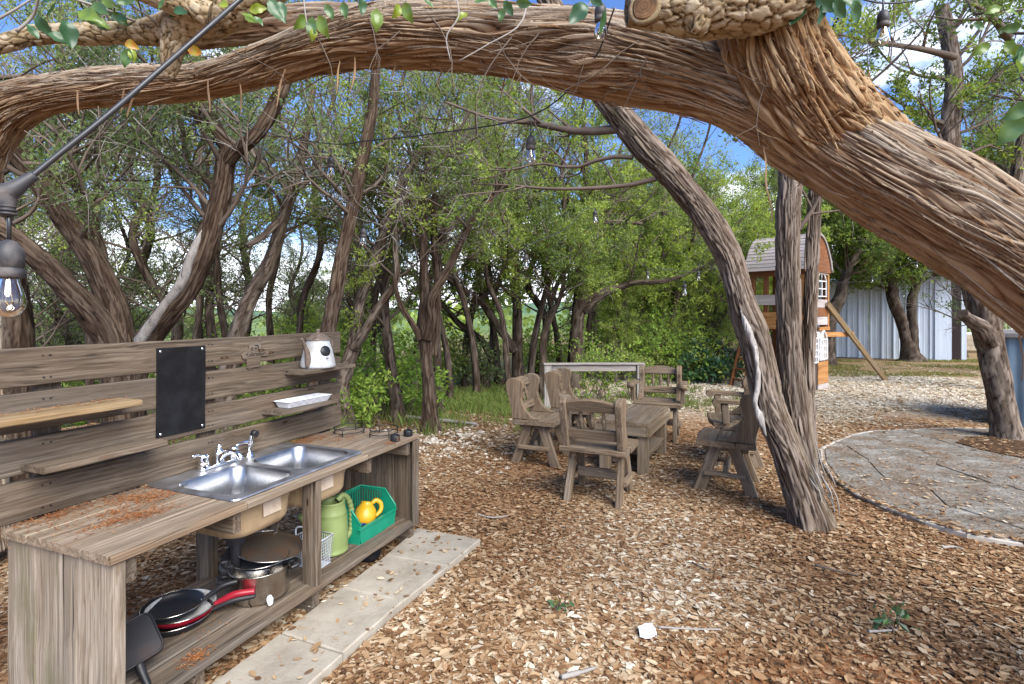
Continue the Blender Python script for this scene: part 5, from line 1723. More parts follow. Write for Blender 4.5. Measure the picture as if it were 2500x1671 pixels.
# ---- oak limbs with blocky bark and broad leaves crossing the top of the view
OK = empty('oak_branch', at(1300, -260, 1.95), 0, 'oak limbs with blocky grey bark and green leaves along the top edge', 'oak tree')
ob_ = np.array(OK.location)


def oak_tube(name, pts, seg, m, seed, cell=26., depth=.02):
    P, r = stem(pts); P = P - ob_
    mb = MB()
    L = np.linalg.norm(np.diff(P, axis=0), axis=1).sum(); n = int(L / seg)
    PR = catmull(np.hstack([P, r[:, None]]), n); P, r = PR[:, :3], PR[:, 3]
    T, N, B = frames(P); s = np.concatenate([[0], np.cumsum(np.linalg.norm(np.diff(P, axis=0), axis=1))])
    th = np.arange(m) / m * 2 * math.pi
    C0 = P[:, None] + r[:, None, None] * (np.cos(th)[None, :, None] * N[:, None] + np.sin(th)[None, :, None] * B[:, None])
    q = np.stack([np.cos(th)[None] * r[:, None] + 0 * s[:, None], np.sin(th)[None] * r[:, None] + 0 * s[:, None], np.repeat(s[:, None], m, 1) * .62], -1)
    q = q + .016 * (np.stack([fbm(q * 55 + k * 9, 2) for k in range(3)], -1) - .5) + .05 * (np.stack([fbm(q * 14 + k * 5, 2) for k in range(3)], -1) - .5)
    d1, d2, hid, h2, dz = worley(q * cell + seed)
    plate = np.clip((d2 - d1) / .16, 0, 1) ** .55
    rough = fbm(q * 150, 3) - .5
    rel = plate * (.50 + .42 * hid) + .30 * rough * plate
    lump = fbm(q * 6 + seed, 2) - .5
    rd = r[:, None] * (1 + .42 * lump) + depth * .8 * (rel - .5)
    V = P[:, None] + rd[..., None] * (np.cos(th)[None, :, None] * N[:, None] + np.sin(th)[None, :, None] * B[:, None])
    mb.add(V.reshape(-1, 3), ring_faces(n, m), 0, True, bark=q.reshape(-1, 3), rel=np.clip(rel, 0, 1).reshape(-1))
    mb.f.append((np.array([list(range(m))[::-1]]), 0, False)); mb.f.append((np.array([list(range((n - 1) * m, n * m))]), 0, False))
    return mb.build(name, M['oak_bark'], OK)


oak_tube('limb', [(1532, 22, 78, 1.86), (1600, 18, 100, 1.86), (1700, 22, 128, 1.86), (1800, 8, 150, 1.85), (1900, -10, 130, 1.84), (1990, -60, 120, 1.84), (2120, -170, 120, 1.84), (2300, -330, 120, 1.84)], .006, 110, 3., 30, .022)
oak_tube('limb', [(1720, -20, 60, 1.84), (1712, 30, 70, 1.83), (1700, 62, 60, 1.83), (1690, 84, 30, 1.84)], .006, 60, 9., 30, .02)
mb = MB(); th = np.linspace(0, 6.283, 33)[:-1]
prism(mb, np.stack([np.cos(th) * .040 * (1 + .06 * np.cos(3 * th)), np.sin(th) * .046], -1), .05, 2, 0, ch=.004); fix_normals(mb.build('sawn_knot', M['sawn'], OK, at(1575, 26, 1.775) - ob_, (R(84), 0, R(-22))))
mb = MB(); qk = [np.array((math.cos(a) * .044, math.sin(a) * .050, .012)) for a in np.linspace(0, 6.283, 25)]
tube(mb, qk, .0095, 8, caps=False, bark=(0, 0, 0), rel=.5); V = np.concatenate(mb.v); mb.at['bark'] = [(0, V * 3)]; mb.build('knot_collar', M['oak_bark'], OK, at(1575, 26, 1.775) - ob_, (R(84), 0, R(-22)))
oak_tube('limb', [(720, -120, 90, 2.2), (640, -30, 95, 2.22), (560, 20, 100, 2.25), (470, 55, 100, 2.28), (410, 72, 72, 2.3), (330, 82, 50, 2.3), (220, 84, 46, 2.3), (110, 84, 42, 2.3), (40, 98, 40, 2.28), (-60, 125, 40, 2.25)], .006, 84, 5., 34, .014)
oak_tube('limb', [(440, 60, 80, 2.26), (425, 100, 62, 2.27), (418, 140, 46, 2.28), (415, 170, 34, 2.3), (413, 190, 20, 2.31)], .006, 60, 7., 36, .014)
oak_tube('limb', [(520, 40, 60, 2.2), (380, -10, 50, 2.15), (250, -60, 40, 2.1)], .006, 60, 2., 36, .012)
mb = MB()
for pts, r0 in ((((330, 52, 2.25), (230, 14, 2.2), (120, -20, 2.15)), .006), (((390, 58, 2.24), (330, 20, 2.2), (290, -10, 2.15)), .005), (((40, 78, 2.2), (80, 40, 2.2), (96, -10, 2.15)), .007), (((-10, 50, 2.2), (40, 22, 2.2), (90, -10, 2.2)), .006),
                (((1110, -20, 2.1), (1120, 40, 2.1), (1090, 90, 2.1), (1100, 150, 2.12)), .004), (((1290, -20, 2.1), (1270, 60, 2.1), (1190, 110, 2.12), (1120, 150, 2.15)), .004), (((740, -20, 2.0), (745, 30, 2.0), (750, 60, 2.0)), .003), (((1000, -20, 2.05), (985, 10, 2.05)), .003), (((2000, -30, 1.9), (2020, 10, 1.9)), .004), (((2560, 90, 1.7), (2490, 110, 1.75), (2420, 100, 1.8), (2340, 130, 1.85)), .003), (((2540, 210, 1.7), (2500, 250, 1.72), (2470, 290, 1.75)), .003), (((2450, 30, 1.8), (2520, 20, 1.75)), .003), (((1430, -30, 1.8), (1440, 10, 1.8), (1400, 30, 1.8)), .003)):
    tube(mb, catmull(np.array([at(*q) for q in pts]) - ob_, 12), np.linspace(r0, r0 * .6, 12), 6)
tag(mb.build('leaf_twigs', M['twig_grey'], OK), kind='stuff')
# broad leaves, each a mesh of its own sharing a few shapes
lm = []
for k, tv in enumerate((.12, .35, .5, .68, .82, .97)):
    mb = MB(); n = 9
    x = np.linspace(0, 1, n); w = .29 * np.sin(np.pi * x ** .85) ** .8 * (1 + .10 * np.sin(x * 17 + k)); w[0] = .02; w[-1] = .02
    z = -.18 * x ** 2 + .05 * np.sin(x * 7 + k); dz = .10 * np.sin(np.pi * x)
    V = np.stack([np.stack([x, -w, z + dz], -1), np.stack([x, -w * .5, z + dz * .45], -1), np.stack([x, 0 * x, z], -1), np.stack([x, w * .5, z + dz * .45], -1), np.stack([x, w, z + dz], -1)], 1).reshape(-1, 3)
    mb.add(V, ring_faces(n, 5, False), 0, True, tint=np.clip(np.full(len(V), tv) + .03 * np.sin(V[:, 0] * 12), 0, 1))
    lm.append(mb.mesh('leaf', M['leaf_oak']))
c6 = lambda x, y: (x / 3.3514, y / 3.3514)
c1_ = lambda x, y: (x / 1.8752, y / 1.8752)
c2_ = lambda x, y: (1250 + x / 1.8752, y / 1.8752)
LF = []
for x, y, ln, a, k in [(360, 20, 46, -40, 0), (300, 130, 50, 60, 0), (400, 150, 40, -60, 1), (540, 170, 62, 75, 0), (400, 280, 52, 15, 1), (545, 120, 52, -10, 2), (640, 100, 60, 20, 3), (760, 40, 52, 30, 2), (770, 100, 52, 60, 2), (700, 150, 46, 10, 3), (920, 100, 40, 40, 2), (950, 150, 36, 10, 1), (1020, 345, 36, 25, 5), (1060, 400, 44, 110, 2), (1075, 400, 30, 80, 4), (1390, 140, 40, -30, 1), (1420, 90, 36, 10, 0), (1300, 80, 34, -50, 2), (1650, 440, 40, -160, 5), (2040, 90, 40, -20, 4), (2000, 110, 34, 40, 3), (2200, 10, 60, 50, 1), (220, 200, 34, 50, 1), (960, 20, 40, -20, 2), (820, 20, 40, 10, 3), (2080, 140, 30, 40, 2)]:
    LF.append((*c6(x, y), 2.15, ln, a, k))
for x, y, ln, a, k in [(1280, 10, 40, 70, 1), (1400, 70, 44, 120, 3), (1430, 80, 46, 95, 2), (1460, 70, 50, 70, 3), (1440, 130, 30, 100, 4), (1490, 20, 36, 60, 2), (1725, 40, 52, 90, 3), (1830, 20, 36, 110, 4), (1850, 10, 48, 70, 3), (1940, -5, 30, 40, 2), (2140, 60, 36, 150, 4), (2170, 10, 34, 0, 2), (2310, 5, 36, 60, 1), (2300, 40, 30, 100, 2), (1570, 10, 36, 80, 2), (1660, -5, 36, 90, 1), (2240, 0, 30, 50, 2), (1100, 60, 34, 10, 3), (1040, 30, 36, -150, 4)]:
    LF.append((*c1_(x, y), 2.05, ln, a, k))
for x, y, ln, a, k in [(340, 20, 62, 130, 0), (420, 40, 62, 95, 1), (360, -10, 34, 40, 1), (1330, 10, 60, 120, 0), (1390, 5, 56, 30, 0), (1420, 20, 46, 95, 0), (1470, 10, 50, 35, 0), (1500, 0, 56, 20, 1), (1560, 5, 50, 60, 1), (1450, -20, 60, 60, 0), (20, 10, 40, 20, 2)]:
    LF.append((*c2_(x, y), 1.80, ln, a, k))
for x, y, ln, a, k in [(2320, 70, 36, -170, 3), (2330, 120, 40, 170, 2), (2270, 130, 34, 160, 2), (2260, 190, 40, 60, 3), (2320, 200, 44, 100, 2), (2350, 230, 44, 120, 2), (2310, 270, 40, 70, 3), (2190, 200, 40, 150, 3), (2160, 130, 34, -170, 2), (2390, 470, 60, 150, 2), (2350, 520, 84, 125, 2), (2390, 160, 40, 100, 1), (2345, 40, 40, 20, 2), (2240, 30, 36, 160, 3)]:
    LF.append((*c2_(x, y), 1.75, ln, a, k))
rg = np.random.RandomState(3)
for u, v, Y, ln, a, k in LF:
    o = link('leaf', lm[k], OK, at(u, v, Y + rg.uniform(-.06, .06)) - ob_)
    s = ln * Y / F * 1.05
    o.scale = (s, s, s)
    o.rotation_euler = (R(90) + R(rg.uniform(-55, 40)), R(a) + 0, R(rg.uniform(-28, 28)))

# ---- leaning three stemmed cedar on the right of the chairs
s1 = stem([(1986, 1318, 92, 3.60), (1972, 1255, 84, 3.62), (1948, 1180, 74, 3.66), (1916, 1090, 66, 3.72), (1880, 1000, 64, 3.78), (1862, 915, 66, 3.85), (1842, 827, 70, 3.92), (1817, 760, 68, 3.96), (1800, 700, 62, 4.0), (1780, 632, 60, 4.05), (1742, 560, 62, 4.1), (1693, 490, 60, 4.15), (1630, 415, 62, 4.2), (1565, 345, 62, 4.25), (1478, 235, 58, 4.3), (1400, 120, 54, 4.4), (1340, 0, 48, 4.5), (1290, -140, 42, 4.6)])
s2 = stem([(2000, 1300, 40, 3.70), (1986, 1210, 44, 3.72), (1962, 1110, 50, 3.76), (1944, 1010, 58, 3.82), (1930, 880, 54, 3.86), (1926, 760, 52, 3.9), (1924, 640, 50, 3.95), (1926, 520, 50, 4.0), (1930, 430, 48, 4.05), (1925, 300, 46, 4.15), (1915, 120, 40, 4.3), (1905, -100, 34, 4.5)])
s3 = stem([(1978, 1120, 26, 3.84), (1976, 1040, 28, 3.86), (1972, 930, 27, 3.9), (1975, 820, 26, 3.95), (1980, 700, 27, 4.0), (1984, 600, 26, 4.1), (1992, 470, 25, 4.2), (2010, 330, 22, 4.3), (2030, 150, 18, 4.5)])
LT = make_tree('leaning grey barked cedar with three stems and a bleached strip beside the chairs', [s1, s2, s3], 21, bark='bark_grey', nlimb=10, z0=3.0, limb=(.7, 1.4), seg=.014, m=120, amp=.020, flare=.30, leafy=.6, fib=72, twist=.3,
               xtra=[([at(1602, 437, 4.2), at(1540, 452, 4.3), at(1463, 459, 4.4), at(1350, 462, 4.5), at(1250, 453, 4.6), at(1150, 450, 4.7)], .022), ([at(1510, 315, 4.28), at(1440, 322, 4.4), at(1383, 318, 4.5), at(1300, 300, 4.6), at(1200, 290, 4.7), at(1090, 250, 4.8)], .038),
                     ([at(1545, 385, 4.25), at(1480, 385, 4.35), at(1400, 410, 4.5), at(1310, 400, 4.6), at(1220, 430, 4.8)], .02), ([at(1950, 560, 4.0), at(1985, 510, 3.98), at(2012, 455, 3.95)], .022)], leafmat='leaf', size=.06, tint=.35)
# bleached dead strip running down the leaning stem
org = np.array(LT.location)
q = np.array([at(u, v, Y) for u, v, Y in [(1808, 760, 3.85), (1824, 800, 3.815), (1842, 850, 3.775), (1850, 900, 3.74), (1850, 945, 3.71), (1844, 985, 3.68), (1856, 1020, 3.655), (1870, 1065, 3.625)]]) - org
mb = MB(); tube(mb, q, np.array([.006, .024, .018, .015, .018, .015, .022, .006]), 12, 60, grain=(0, 0, 0), tone=.2)
V = np.concatenate(mb.v); V2 = V + (fbm(V * np.array((70, 70, 14)), 3) - .5)[:, None] * .022; mb.v = [V2]; mb.at['grain'] = [(0, grain_attr(V, 2))]
mb.build('bleached_deadwood', M['deadwood'], LT)
# splinters of bark at its foot
mb = MB(); rg = np.random.RandomState(2)
for i in range(18):
    u, v = rg.uniform(1990, 2050), rg.uniform(1170, 1300)
    a = at(u - 22, v - rg.uniform(40, 110), 3.58); b = at(u + rg.uniform(-5, 16), v, 3.55)
    mm = (a + b) / 2 + rg.randn(3) * .012 + (0, -.02, 0)
    tube(mb, [a, mm, b] - org, [.002, .005, .002], 4, 6)
tag(mb.build('bark_splinters', M['twig_grey'], LT), kind='stuff')

# ---- right hand cedar with a sawn stub
s1 = stem([(2462, 1085, 70, 5.95), (2458, 1060, 62, 5.97), (2444, 983, 55, 6.0), (2425, 887, 54, 6.0), (2409, 807, 54, 6.0), (2396, 750, 56, 6.0), (2379, 690, 50, 6.05), (2360, 600, 46, 6.1), (2335, 480, 44, 6.2), (2320, 330, 40, 6.4), (2330, 180, 34, 6.6), (2300, 20, 28, 6.8)])
s2 = stem([(2416, 835, 40, 5.92), (2396, 802, 36, 5.8), (2372, 785, 26, 5.72), (2349, 766, 24, 5.66)])
s3 = stem([(2410, 830, 44, 5.95), (2424, 790, 40, 6.0), (2424, 745, 34, 6.05), (2432, 640, 30, 6.1), (2470, 500, 26, 6.2), (2500, 340, 24, 6.3), (2560, 200, 20, 6.4)])
make_tree('dark trunked cedar with a sawn stub standing in the patio soil pit', [s1, s2, s3], 33, bark='bark_grey', flare=.08, nlimb=22, z0=2.6, limb=(.8, 1.7), seg=.03, m=40, amp=.016, leafy=.75, tint=.5, per=34, fib=34,
          xtra=[([at(2330, 140, 6.2), at(2250, 120, 5.8), at(2150, 105, 5.5), at(2000, 75, 5.2)], .04), ([at(2460, 90, 6.0), at(2420, 40, 5.6), at(2360, 0, 5.2)], .05)])
# ---- two stemmed cedar in front of the shed
s1 = stem([(2226, 880, 46, 15.9), (2212, 830, 24, 15.9), (2200, 780, 25, 15.9), (2180, 730, 26, 15.9), (2170, 640, 20, 15.9), (2160, 540, 16, 16), (2150, 430, 12, 16.2)])
s2 = stem([(2230, 870, 26, 15.95), (2228, 800, 21, 16), (2226, 740, 20, 16), (2238, 690, 17, 16), (2250, 600, 15, 16), (2240, 480, 10, 16.2)])
make_tree('double trunked cedar in front of the blue shed wall', [s1, s2], 41, bark='bark_far', nlimb=48, z0=1.8, limb=(.8, 2.2), subs=8, twigs=6, size=.12, per=34, seg=.08, m=14, amp=.02, tint=.5, leafy=.95, up=-.02, lspread=.09, sub_len=(.4, 1.1))
s1 = stem([(2018, 880, 40, 14.5), (2020, 800, 34, 14.5), (2032, 762, 32, 14.5), (2052, 725, 27, 14.5), (2060, 690, 22, 14.5), (2080, 640, 14, 14.6), (2120, 560, 12, 14.8), (2110, 420, 10, 15)])
make_tree('curved cedar trunk between play fort and shed', [s1], 43, nlimb=24, z0=2.3, limb=(1., 2.4), subs=8, twigs=6, size=.11, per=34, seg=.08, m=14, amp=.015, tint=.42, leafy=.95, lspread=.08)
s1 = stem([(2340, 870, 30, 17.8), (2345, 780, 22, 17.8), (2352, 680, 20, 17.8), (2350, 560, 16, 18), (2360, 440, 12, 18)])
make_tree('thin dark cedar behind the corner of the shed', [s1], 44, nlimb=22, z0=2.6, limb=(1.2, 2.4), subs=7, twigs=6, size=.13, per=28, seg=.1, m=12, amp=.015, tint=.5, leafy=.95, lspread=.1)

# ---- cedars behind the kitchen, left to right
fa = lambda x, y: (x / 2.85, 300 + y / 2.85)          # reading off enlarged crops
fb = lambda x, y: (600 + x / 2.85, 300 + y / 2.85)
fc = lambda x, y: (800 + x / 3.4846, 650 + y / 3.4846)
fd = lambda x, y: (1200 + x / 2.85, 350 + y / 2.85)
def S_(f, rows): return stem([(*f(x, y), w / 2.85 if f is not fc else w / 3.4846, Y) for x, y, w, Y in rows])


s0 = stem([(20, 1020, 110, 4.2), (25, 850, 92, 4.2), (15, 740, 84, 4.2), (-20, 560, 80, 4.2), (-60, 380, 74, 4.1), (-80, 200, 60, 4.)])
make_tree('thick reddish cedar trunk cut by the left edge of the view', [s0], 50, bark='bark_mid', nlimb=7, z0=2.4, limb=(.8, 1.5), seg=.025, m=76, amp=.016, fib=54, leafmat='leaf_sage', leafy=.6, size=.05)
s1 = S_(fa, [(830, 2050, 200, 4.3), (815, 1700, 190, 4.3), (815, 1500, 165, 4.3), (785, 1280, 150, 4.3), (700, 1060, 140, 4.3), (610, 900, 135, 4.3), (500, 740, 132, 4.3), (390, 580, 130, 4.25), (280, 400, 130, 4.2), (150, 250, 120, 4.15), (20, 100, 120, 4.1), (-120, -60, 100, 4.)])
s2 = S_(fa, [(800, 1620, 150, 4.2), (720, 1440, 165, 4.2), (610, 1300, 160, 4.15), (480, 1160, 150, 4.1), (350, 1020, 140, 4.05), (200, 890, 130, 4.0), (60, 780, 120, 3.95), (-80, 720, 110, 3.9)])
s3 = S_(fa, [(760, 1240, 80, 4.45), (720, 1000, 70, 4.5), (680, 820, 62, 4.6), (600, 600, 56, 4.7), (520, 400, 54, 4.8), (430, 200, 50, 4.9), (380, 60, 46, 5.), (330, -120, 40, 5.1)])
make_tree('V shaped cedar with two heavy reddish stems behind the left end of the boards', [s1, s2, s3], 51, bark='bark_mid', nlimb=16, z0=1.9, limb=(.7, 1.5), seg=.022, m=80, amp=.017, fib=54, leafmat='leaf_sage', leafy=.6, size=.05, per=34, tint=.5, up=.1, flare=.2,
          xtra=[([at(60, 400, 3.9), at(130, 398, 3.95), at(170, 375, 4.0), at(230, 345, 4.), at(262, 310, 4.0), at(290, 270, 4.0)], .018), ([at(35, 545, 4.0), at(75, 520, 4.0), at(95, 480, 4.0), at(80, 430, 4.1)], .016)])
s1 = S_(fa, [(880, 1900, 190, 4.9), (980, 1600, 160, 4.9), (1080, 1440, 150, 4.9), (1200, 1290, 140, 4.85), (1330, 1120, 140, 4.85), (1420, 900, 135, 4.8), (1490, 680, 130, 4.8), (1540, 480, 128, 4.8), (1570, 260, 120, 4.8), (1590, 190, 100, 4.8), (1530, 100, 92, 4.85), (1470, -20, 84, 4.9), (1400, -150, 76, 5.0), (1340, -330, 60, 5.1)])
s2 = S_(fa, [(1575, 280, 90, 4.78), (1640, 200, 92, 4.75), (1730, 130, 90, 4.7), (1830, 20, 88, 4.7), (1920, -140, 84, 4.7), (1990, -300, 76, 4.7), (2040, -480, 66, 4.7)])
s3 = S_(fa, [(1510, 470, 40, 4.8), (1440, 410, 36, 4.9), (1340, 320, 34, 5.0), (1290, 220, 30, 5.1), (1270, 60, 26, 5.2), (1230, -100, 20, 5.3)])
YT = make_tree('Y forked cedar with a bleached flank above the chalkboard', [s1, s2, s3], 52, bark='bark_mid', nlimb=16, z0=2.0, limb=(.8, 1.6), seg=.022, m=76, amp=.014, fib=54, leafmat='leaf_sage', leafy=.55, size=.05, per=34, tint=.5, up=.08, flare=.1)
org = np.array(YT.location)
q = np.array([at(*fa(x, y), Y) for x, y, Y in [(940, 1560, 4.78), (1040, 1420, 4.79), (1150, 1270, 4.77), (1260, 1120, 4.75), (1320, 960, 4.73), (1370, 840, 4.73), (1410, 740, 4.74)]]) - org
mb = MB(); tube(mb, q, np.array([.045, .045, .04, .045, .04, .032, .012]), 12, 50, grain=(0, 0, 0), tone=.3)
V = np.concatenate(mb.v); V2 = V + (fbm(V * np.array((40, 40, 8)), 2) - .5)[:, None] * .02; mb.v = [V2]; mb.at['grain'] = [(0, grain_attr(V, 2))]
mb.build('bleached_deadwood', M['deadwood'], YT)
s1 = S_(fb, [(-150, 1900, 130, 6.2), (-60, 1480, 110, 6.2), (20, 1250, 100, 6.2), (110, 1080, 92, 6.2), (190, 900, 86, 6.2), (250, 700, 80, 6.2), (320, 480, 76, 6.2), (370, 300, 66, 6.2), (410, 120, 56, 6.2), (440, -60, 48, 6.3), (470, -260, 40, 6.4)])
s2 = S_(fb, [(300, 500, 46, 6.2), (260, 420, 40, 6.3), (160, 310, 36, 6.4), (60, 220, 30, 6.5), (0, 60, 24, 6.6)])
s3 = S_(fb, [(215, 690, 46, 6.1), (150, 760, 40, 6.), (80, 820, 34, 5.9), (10, 860, 26, 5.8)])
make_tree('slender pale cedar leaning right of the Y forked one', [s1, s2, s3], 53, bark='bark_grey', nlimb=14, z0=2.0, limb=(.8, 1.7), seg=.035, m=28, amp=.010, leafmat='leaf_sage', leafy=.6, size=.06, per=30, tint=.5)
s1 = S_(fb, [(480, 1900, 120, 5.6), (575, 1450, 100, 5.6), (620, 1200, 96, 5.6), (660, 960, 92, 5.6), (715, 720, 88, 5.6), (760, 520, 84, 5.6), (800, 300, 80, 5.6), (850, 60, 74, 5.6), (880, -100, 68, 5.6), (900, -330, 60, 5.6), (910, -700, 48, 5.7)])
make_tree('straight bare cedar leaning right behind the coffee pot', [s1], 54, bark='bark_mid', nlimb=10, z0=2.4, limb=(.7, 1.5), seg=.03, m=56, amp=.011, fib=52, leafy=.35, size=.055, leafmat='leaf_sage')
s1 = S_(fc, [(150, 1400, 190, 6.6), (125, 1200, 140, 6.6), (120, 1060, 120, 6.6), (160, 880, 118, 6.6), (215, 700, 110, 6.6), (240, 560, 100, 6.6), (250, 420, 90, 6.6), (290, 250, 84, 6.6), (370, 60, 80, 6.6), (440, -160, 78, 6.6), (500, -330, 74, 6.6), (560, -520, 74, 6.6), (640, -720, 76, 6.6), (740, -900, 70, 6.6), (850, -1030, 60, 6.6), (960, -1150, 46, 6.6)])
s2 = S_(fc, [(225, 700, 80, 6.55), (320, 560, 74, 6.5), (400, 400, 68, 6.45), (500, 260, 62, 6.4), (570, 150, 56, 6.4), (590, 30, 50, 6.4), (575, -140, 44, 6.5), (590, -330, 40, 6.6)])
s3 = S_(fc, [(480, -260, 40, 6.6), (520, -380, 40, 6.6), (700, -500, 34, 6.5), (900, -640, 30, 6.4), (1060, -760, 24, 6.3), (1200, -900, 18, 6.2)])
make_tree('crooked cedar with twisting stems just right of the kitchen boards', [s1, s2, s3], 55, bark='bark_grey', nlimb=22, z0=1.8, limb=(.8, 1.7), seg=.035, m=30, amp=.012, leafy=.45, size=.055, per=30, tint=.65)
s1 = S_(fc, [(610, 1360, 120, 7.0), (590, 1200, 100, 7.0), (560, 1000, 92, 7.0), (530, 800, 86, 7.0), (510, 600, 80, 7.0), (490, 400, 72, 7.1), (480, 150, 60, 7.2), (470, -200, 50, 7.3), (440, -500, 40, 7.4)])
make_tree('dark straight cedar trunk rising from the green shrub', [s1], 56, nlimb=20, z0=1.2, limb=(.8, 1.8), seg=.04, m=24, amp=.012, leafy=.45, size=.06, per=34, tint=.5)
s1 = S_(fc, [(880, 1420, 150, 6.45), (870, 1300, 120, 6.45), (860, 1050, 108, 6.45), (840, 800, 104, 6.45), (830, 560, 100, 6.45), (825, 300, 84, 6.45), (815, 60, 72, 6.45), (820, -200, 62, 6.5), (815, -480, 54, 6.5), (840, -760, 46, 6.6), (850, -1100, 36, 6.7)])
s2 = S_(fc, [(845, 620, 90, 6.4), (880, 440, 80, 6.35), (870, 300, 74, 6.3), (930, 180, 72, 6.3), (1000, 70, 66, 6.3), (1080, -80, 60, 6.3), (1180, -300, 54, 6.3), (1290, -480, 46, 6.3), (1400, -600, 38, 6.2), (1560, -700, 30, 6.1)])
s3 = S_(fc, [(790, 620, 50, 6.4), (720, 490, 44, 6.35), (640, 370, 40, 6.3), (590, 240, 34, 6.3), (560, 80, 26, 6.3)])
s4 = S_(fc, [(895, 760, 70, 6.6), (915, 500, 66, 6.65), (935, 250, 60, 6.7), (920, 0, 56, 6.7), (900, -300, 50, 6.7), (920, -620, 42, 6.8)])
make_tree('tall forked cedar standing alone in the middle of the view', [s1, s2, s3, s4], 57, bark='bark_mid', nlimb=26, z0=2.3, limb=(.8, 1.9), seg=.03, m=56, amp=.012, fib=52, leafy=.25, size=.055, per=26, tint=.65, twigs=6)
s1 = S_(fc, [(945, 1260, 80, 7.6), (940, 1000, 66, 7.6), (930, 700, 60, 7.6), (930, 400, 56, 7.6), (935, 100, 50, 7.6), (960, -300, 44, 7.7)])
make_tree('thin cedar trunk half hidden behind the tall forked cedar', [s1], 58, nlimb=14, z0=2.0, limb=(.8, 1.7), seg=.05, m=18, amp=.012, leafy=.35, size=.065, per=30, tint=.65)
s1 = S_(fc, [(1625, 1080, 110, 9.8), (1618, 900, 90, 9.8), (1612, 640, 86, 9.8), (1608, 380, 80, 9.8), (1600, 100, 70, 9.8), (1590, -250, 56, 9.9), (1600, -600, 44, 10), (1620, -900, 34, 10)])
s2 = S_(fc, [(1580, 720, 80, 9.7), (1510, 600, 70, 9.6), (1400, 440, 64, 9.5), (1320, 320, 60, 9.4), (1180, 220, 52, 9.3), (1050, 130, 44, 9.2), (960, 20, 34, 9.1)])
s3 = S_(fc, [(1640, 690, 80, 9.9), (1740, 760, 84, 10.), (1810, 800, 80, 10.1), (1880, 860, 70, 10.2)])
make_tree('upright cedar with sweeping low limbs behind the left chairs', [s1, s2], 59, nlimb=30, z0=1.6, limb=(1., 2.2), seg=.06, m=22, amp=.014, leafy=.5, size=.075, per=30, tint=.65, subs=6)
s1 = S_(fc, [(1500, 1120, 80, 10.4), (1450, 920, 70, 10.4), (1390, 780, 66, 10.4), (1320, 650, 64, 10.3), (1230, 570, 58, 10.2), (1130, 500, 50, 10.1), (1040, 400, 42, 10.), (980, 330, 36, 9.9), (900, 200, 26, 9.8)])
make_tree('low bowed cedar arching left over the grassy gap', [s1], 60, nlimb=18, z0=1.2, limb=(.9, 1.8), seg=.06, m=18, amp=.012, leafy=.5, size=.075, per=30, tint=.7)
s1 = S_(fc, [(1830, 1140, 84, 8.85), (1830, 900, 70, 8.85), (1832, 700, 66, 8.85), (1850, 560, 58, 8.85), (1890, 450, 52, 8.85), (1940, 350, 44, 8.85), (2000, 200, 30, 8.9), (2020, 0, 22, 9)])
make_tree('short knobbly cedar behind the second left chair', [s1], 61, nlimb=20, z0=1.5, limb=(.8, 1.7), seg=.05, m=20, amp=.014, leafy=.85, size=.07, per=34, tint=.55)
s1 = S_(fd, [(560, 1720, 120, 10.2), (580, 1480, 96, 10.2), (600, 1200, 84, 10.2), (622, 950, 70, 10.2), (625, 700, 64, 10.2), (635, 500, 60, 10.2), (650, 330, 46, 10.3), (660, 100, 36, 10.4), (640, -150, 26, 10.5)])
s2 = S_(fd, [(630, 1160, 80, 10.2), (720, 1080, 76, 10.2), (800, 1030, 62, 10.2), (900, 1000, 46, 10.2), (1000, 970, 36, 10.1), (1180, 965, 28, 10), (1320, 930, 22, 9.9)])
s3 = S_(fd, [(630, 520, 46, 10.2), (540, 400, 42, 10.1), (440, 250, 36, 10), (380, 130, 30, 9.9), (290, -30, 24, 9.8)])
s4 = S_(fd, [(610, 580, 40, 10.2), (480, 540, 36, 10.1), (340, 480, 32, 10), (200, 400, 26, 9.9), (100, 330, 20, 9.8)])
s5 = S_(fd, [(640, 600, 40, 10.1), (760, 560, 36, 10.), (900, 550, 30, 9.9), (1050, 560, 22, 9.8)])
make_tree('many limbed cedar behind the grey rail, bulb strings hanging before it', [s1, s2, s3, s4, s5], 62, nlimb=40, z0=1.9, limb=(.9, 2.0), seg=.06, m=22, amp=.015, leafy=.5, size=.075, per=32, tint=.75, subs=6)
s1 = S_(fd, [(840, 1420, 46, 11.5), (880, 1280, 44, 11.5), (900, 1150, 40, 11.5), (860, 1040, 34, 11.5), (880, 900, 26, 11.5), (900, 700, 20, 11.6)])
make_tree('small grey stemmed cedar in the bright foliage', [s1], 63, nlimb=20, z0=1.8, limb=(.9, 2.), seg=.08, m=14, amp=.012, leafy=.95, size=.08, per=36, tint=.75)
s1 = S_(fd, [(1640, 1560, 90, 12), (1560, 1380, 76, 12), (1480, 1240, 66, 12), (1420, 1130, 56, 12), (1370, 1040, 48, 12), (1300, 950, 36, 12), (1250, 800, 28, 12)])
s2 = S_(fd, [(1540, 1340, 50, 12), (1580, 1240, 44, 11.9), (1640, 1150, 36, 11.8), (1680, 1000, 26, 11.7)])
make_tree('dark leaning cedar left of the leaning grey trunk', [s1, s2], 64, nlimb=28, z0=1.4, limb=(1., 2.2), seg=.08, m=16, amp=.014, leafy=.95, size=.085, per=36, tint=.72)

# ---- repeated wood beyond: five kinds of cedar, copied with their parts
protos = []
def straight(h, r, lean, seed):
    rg = np.random.RandomState(seed)
    z = np.linspace(0, h, 8)
    P = np.stack([lean * z / h + .12 * rg.randn(8), .12 * rg.randn(8), z - .05], -1); P[0, :2] = 0
    return P + np.array((0, 0, 0)), r * np.linspace(1.1, .25, 8)


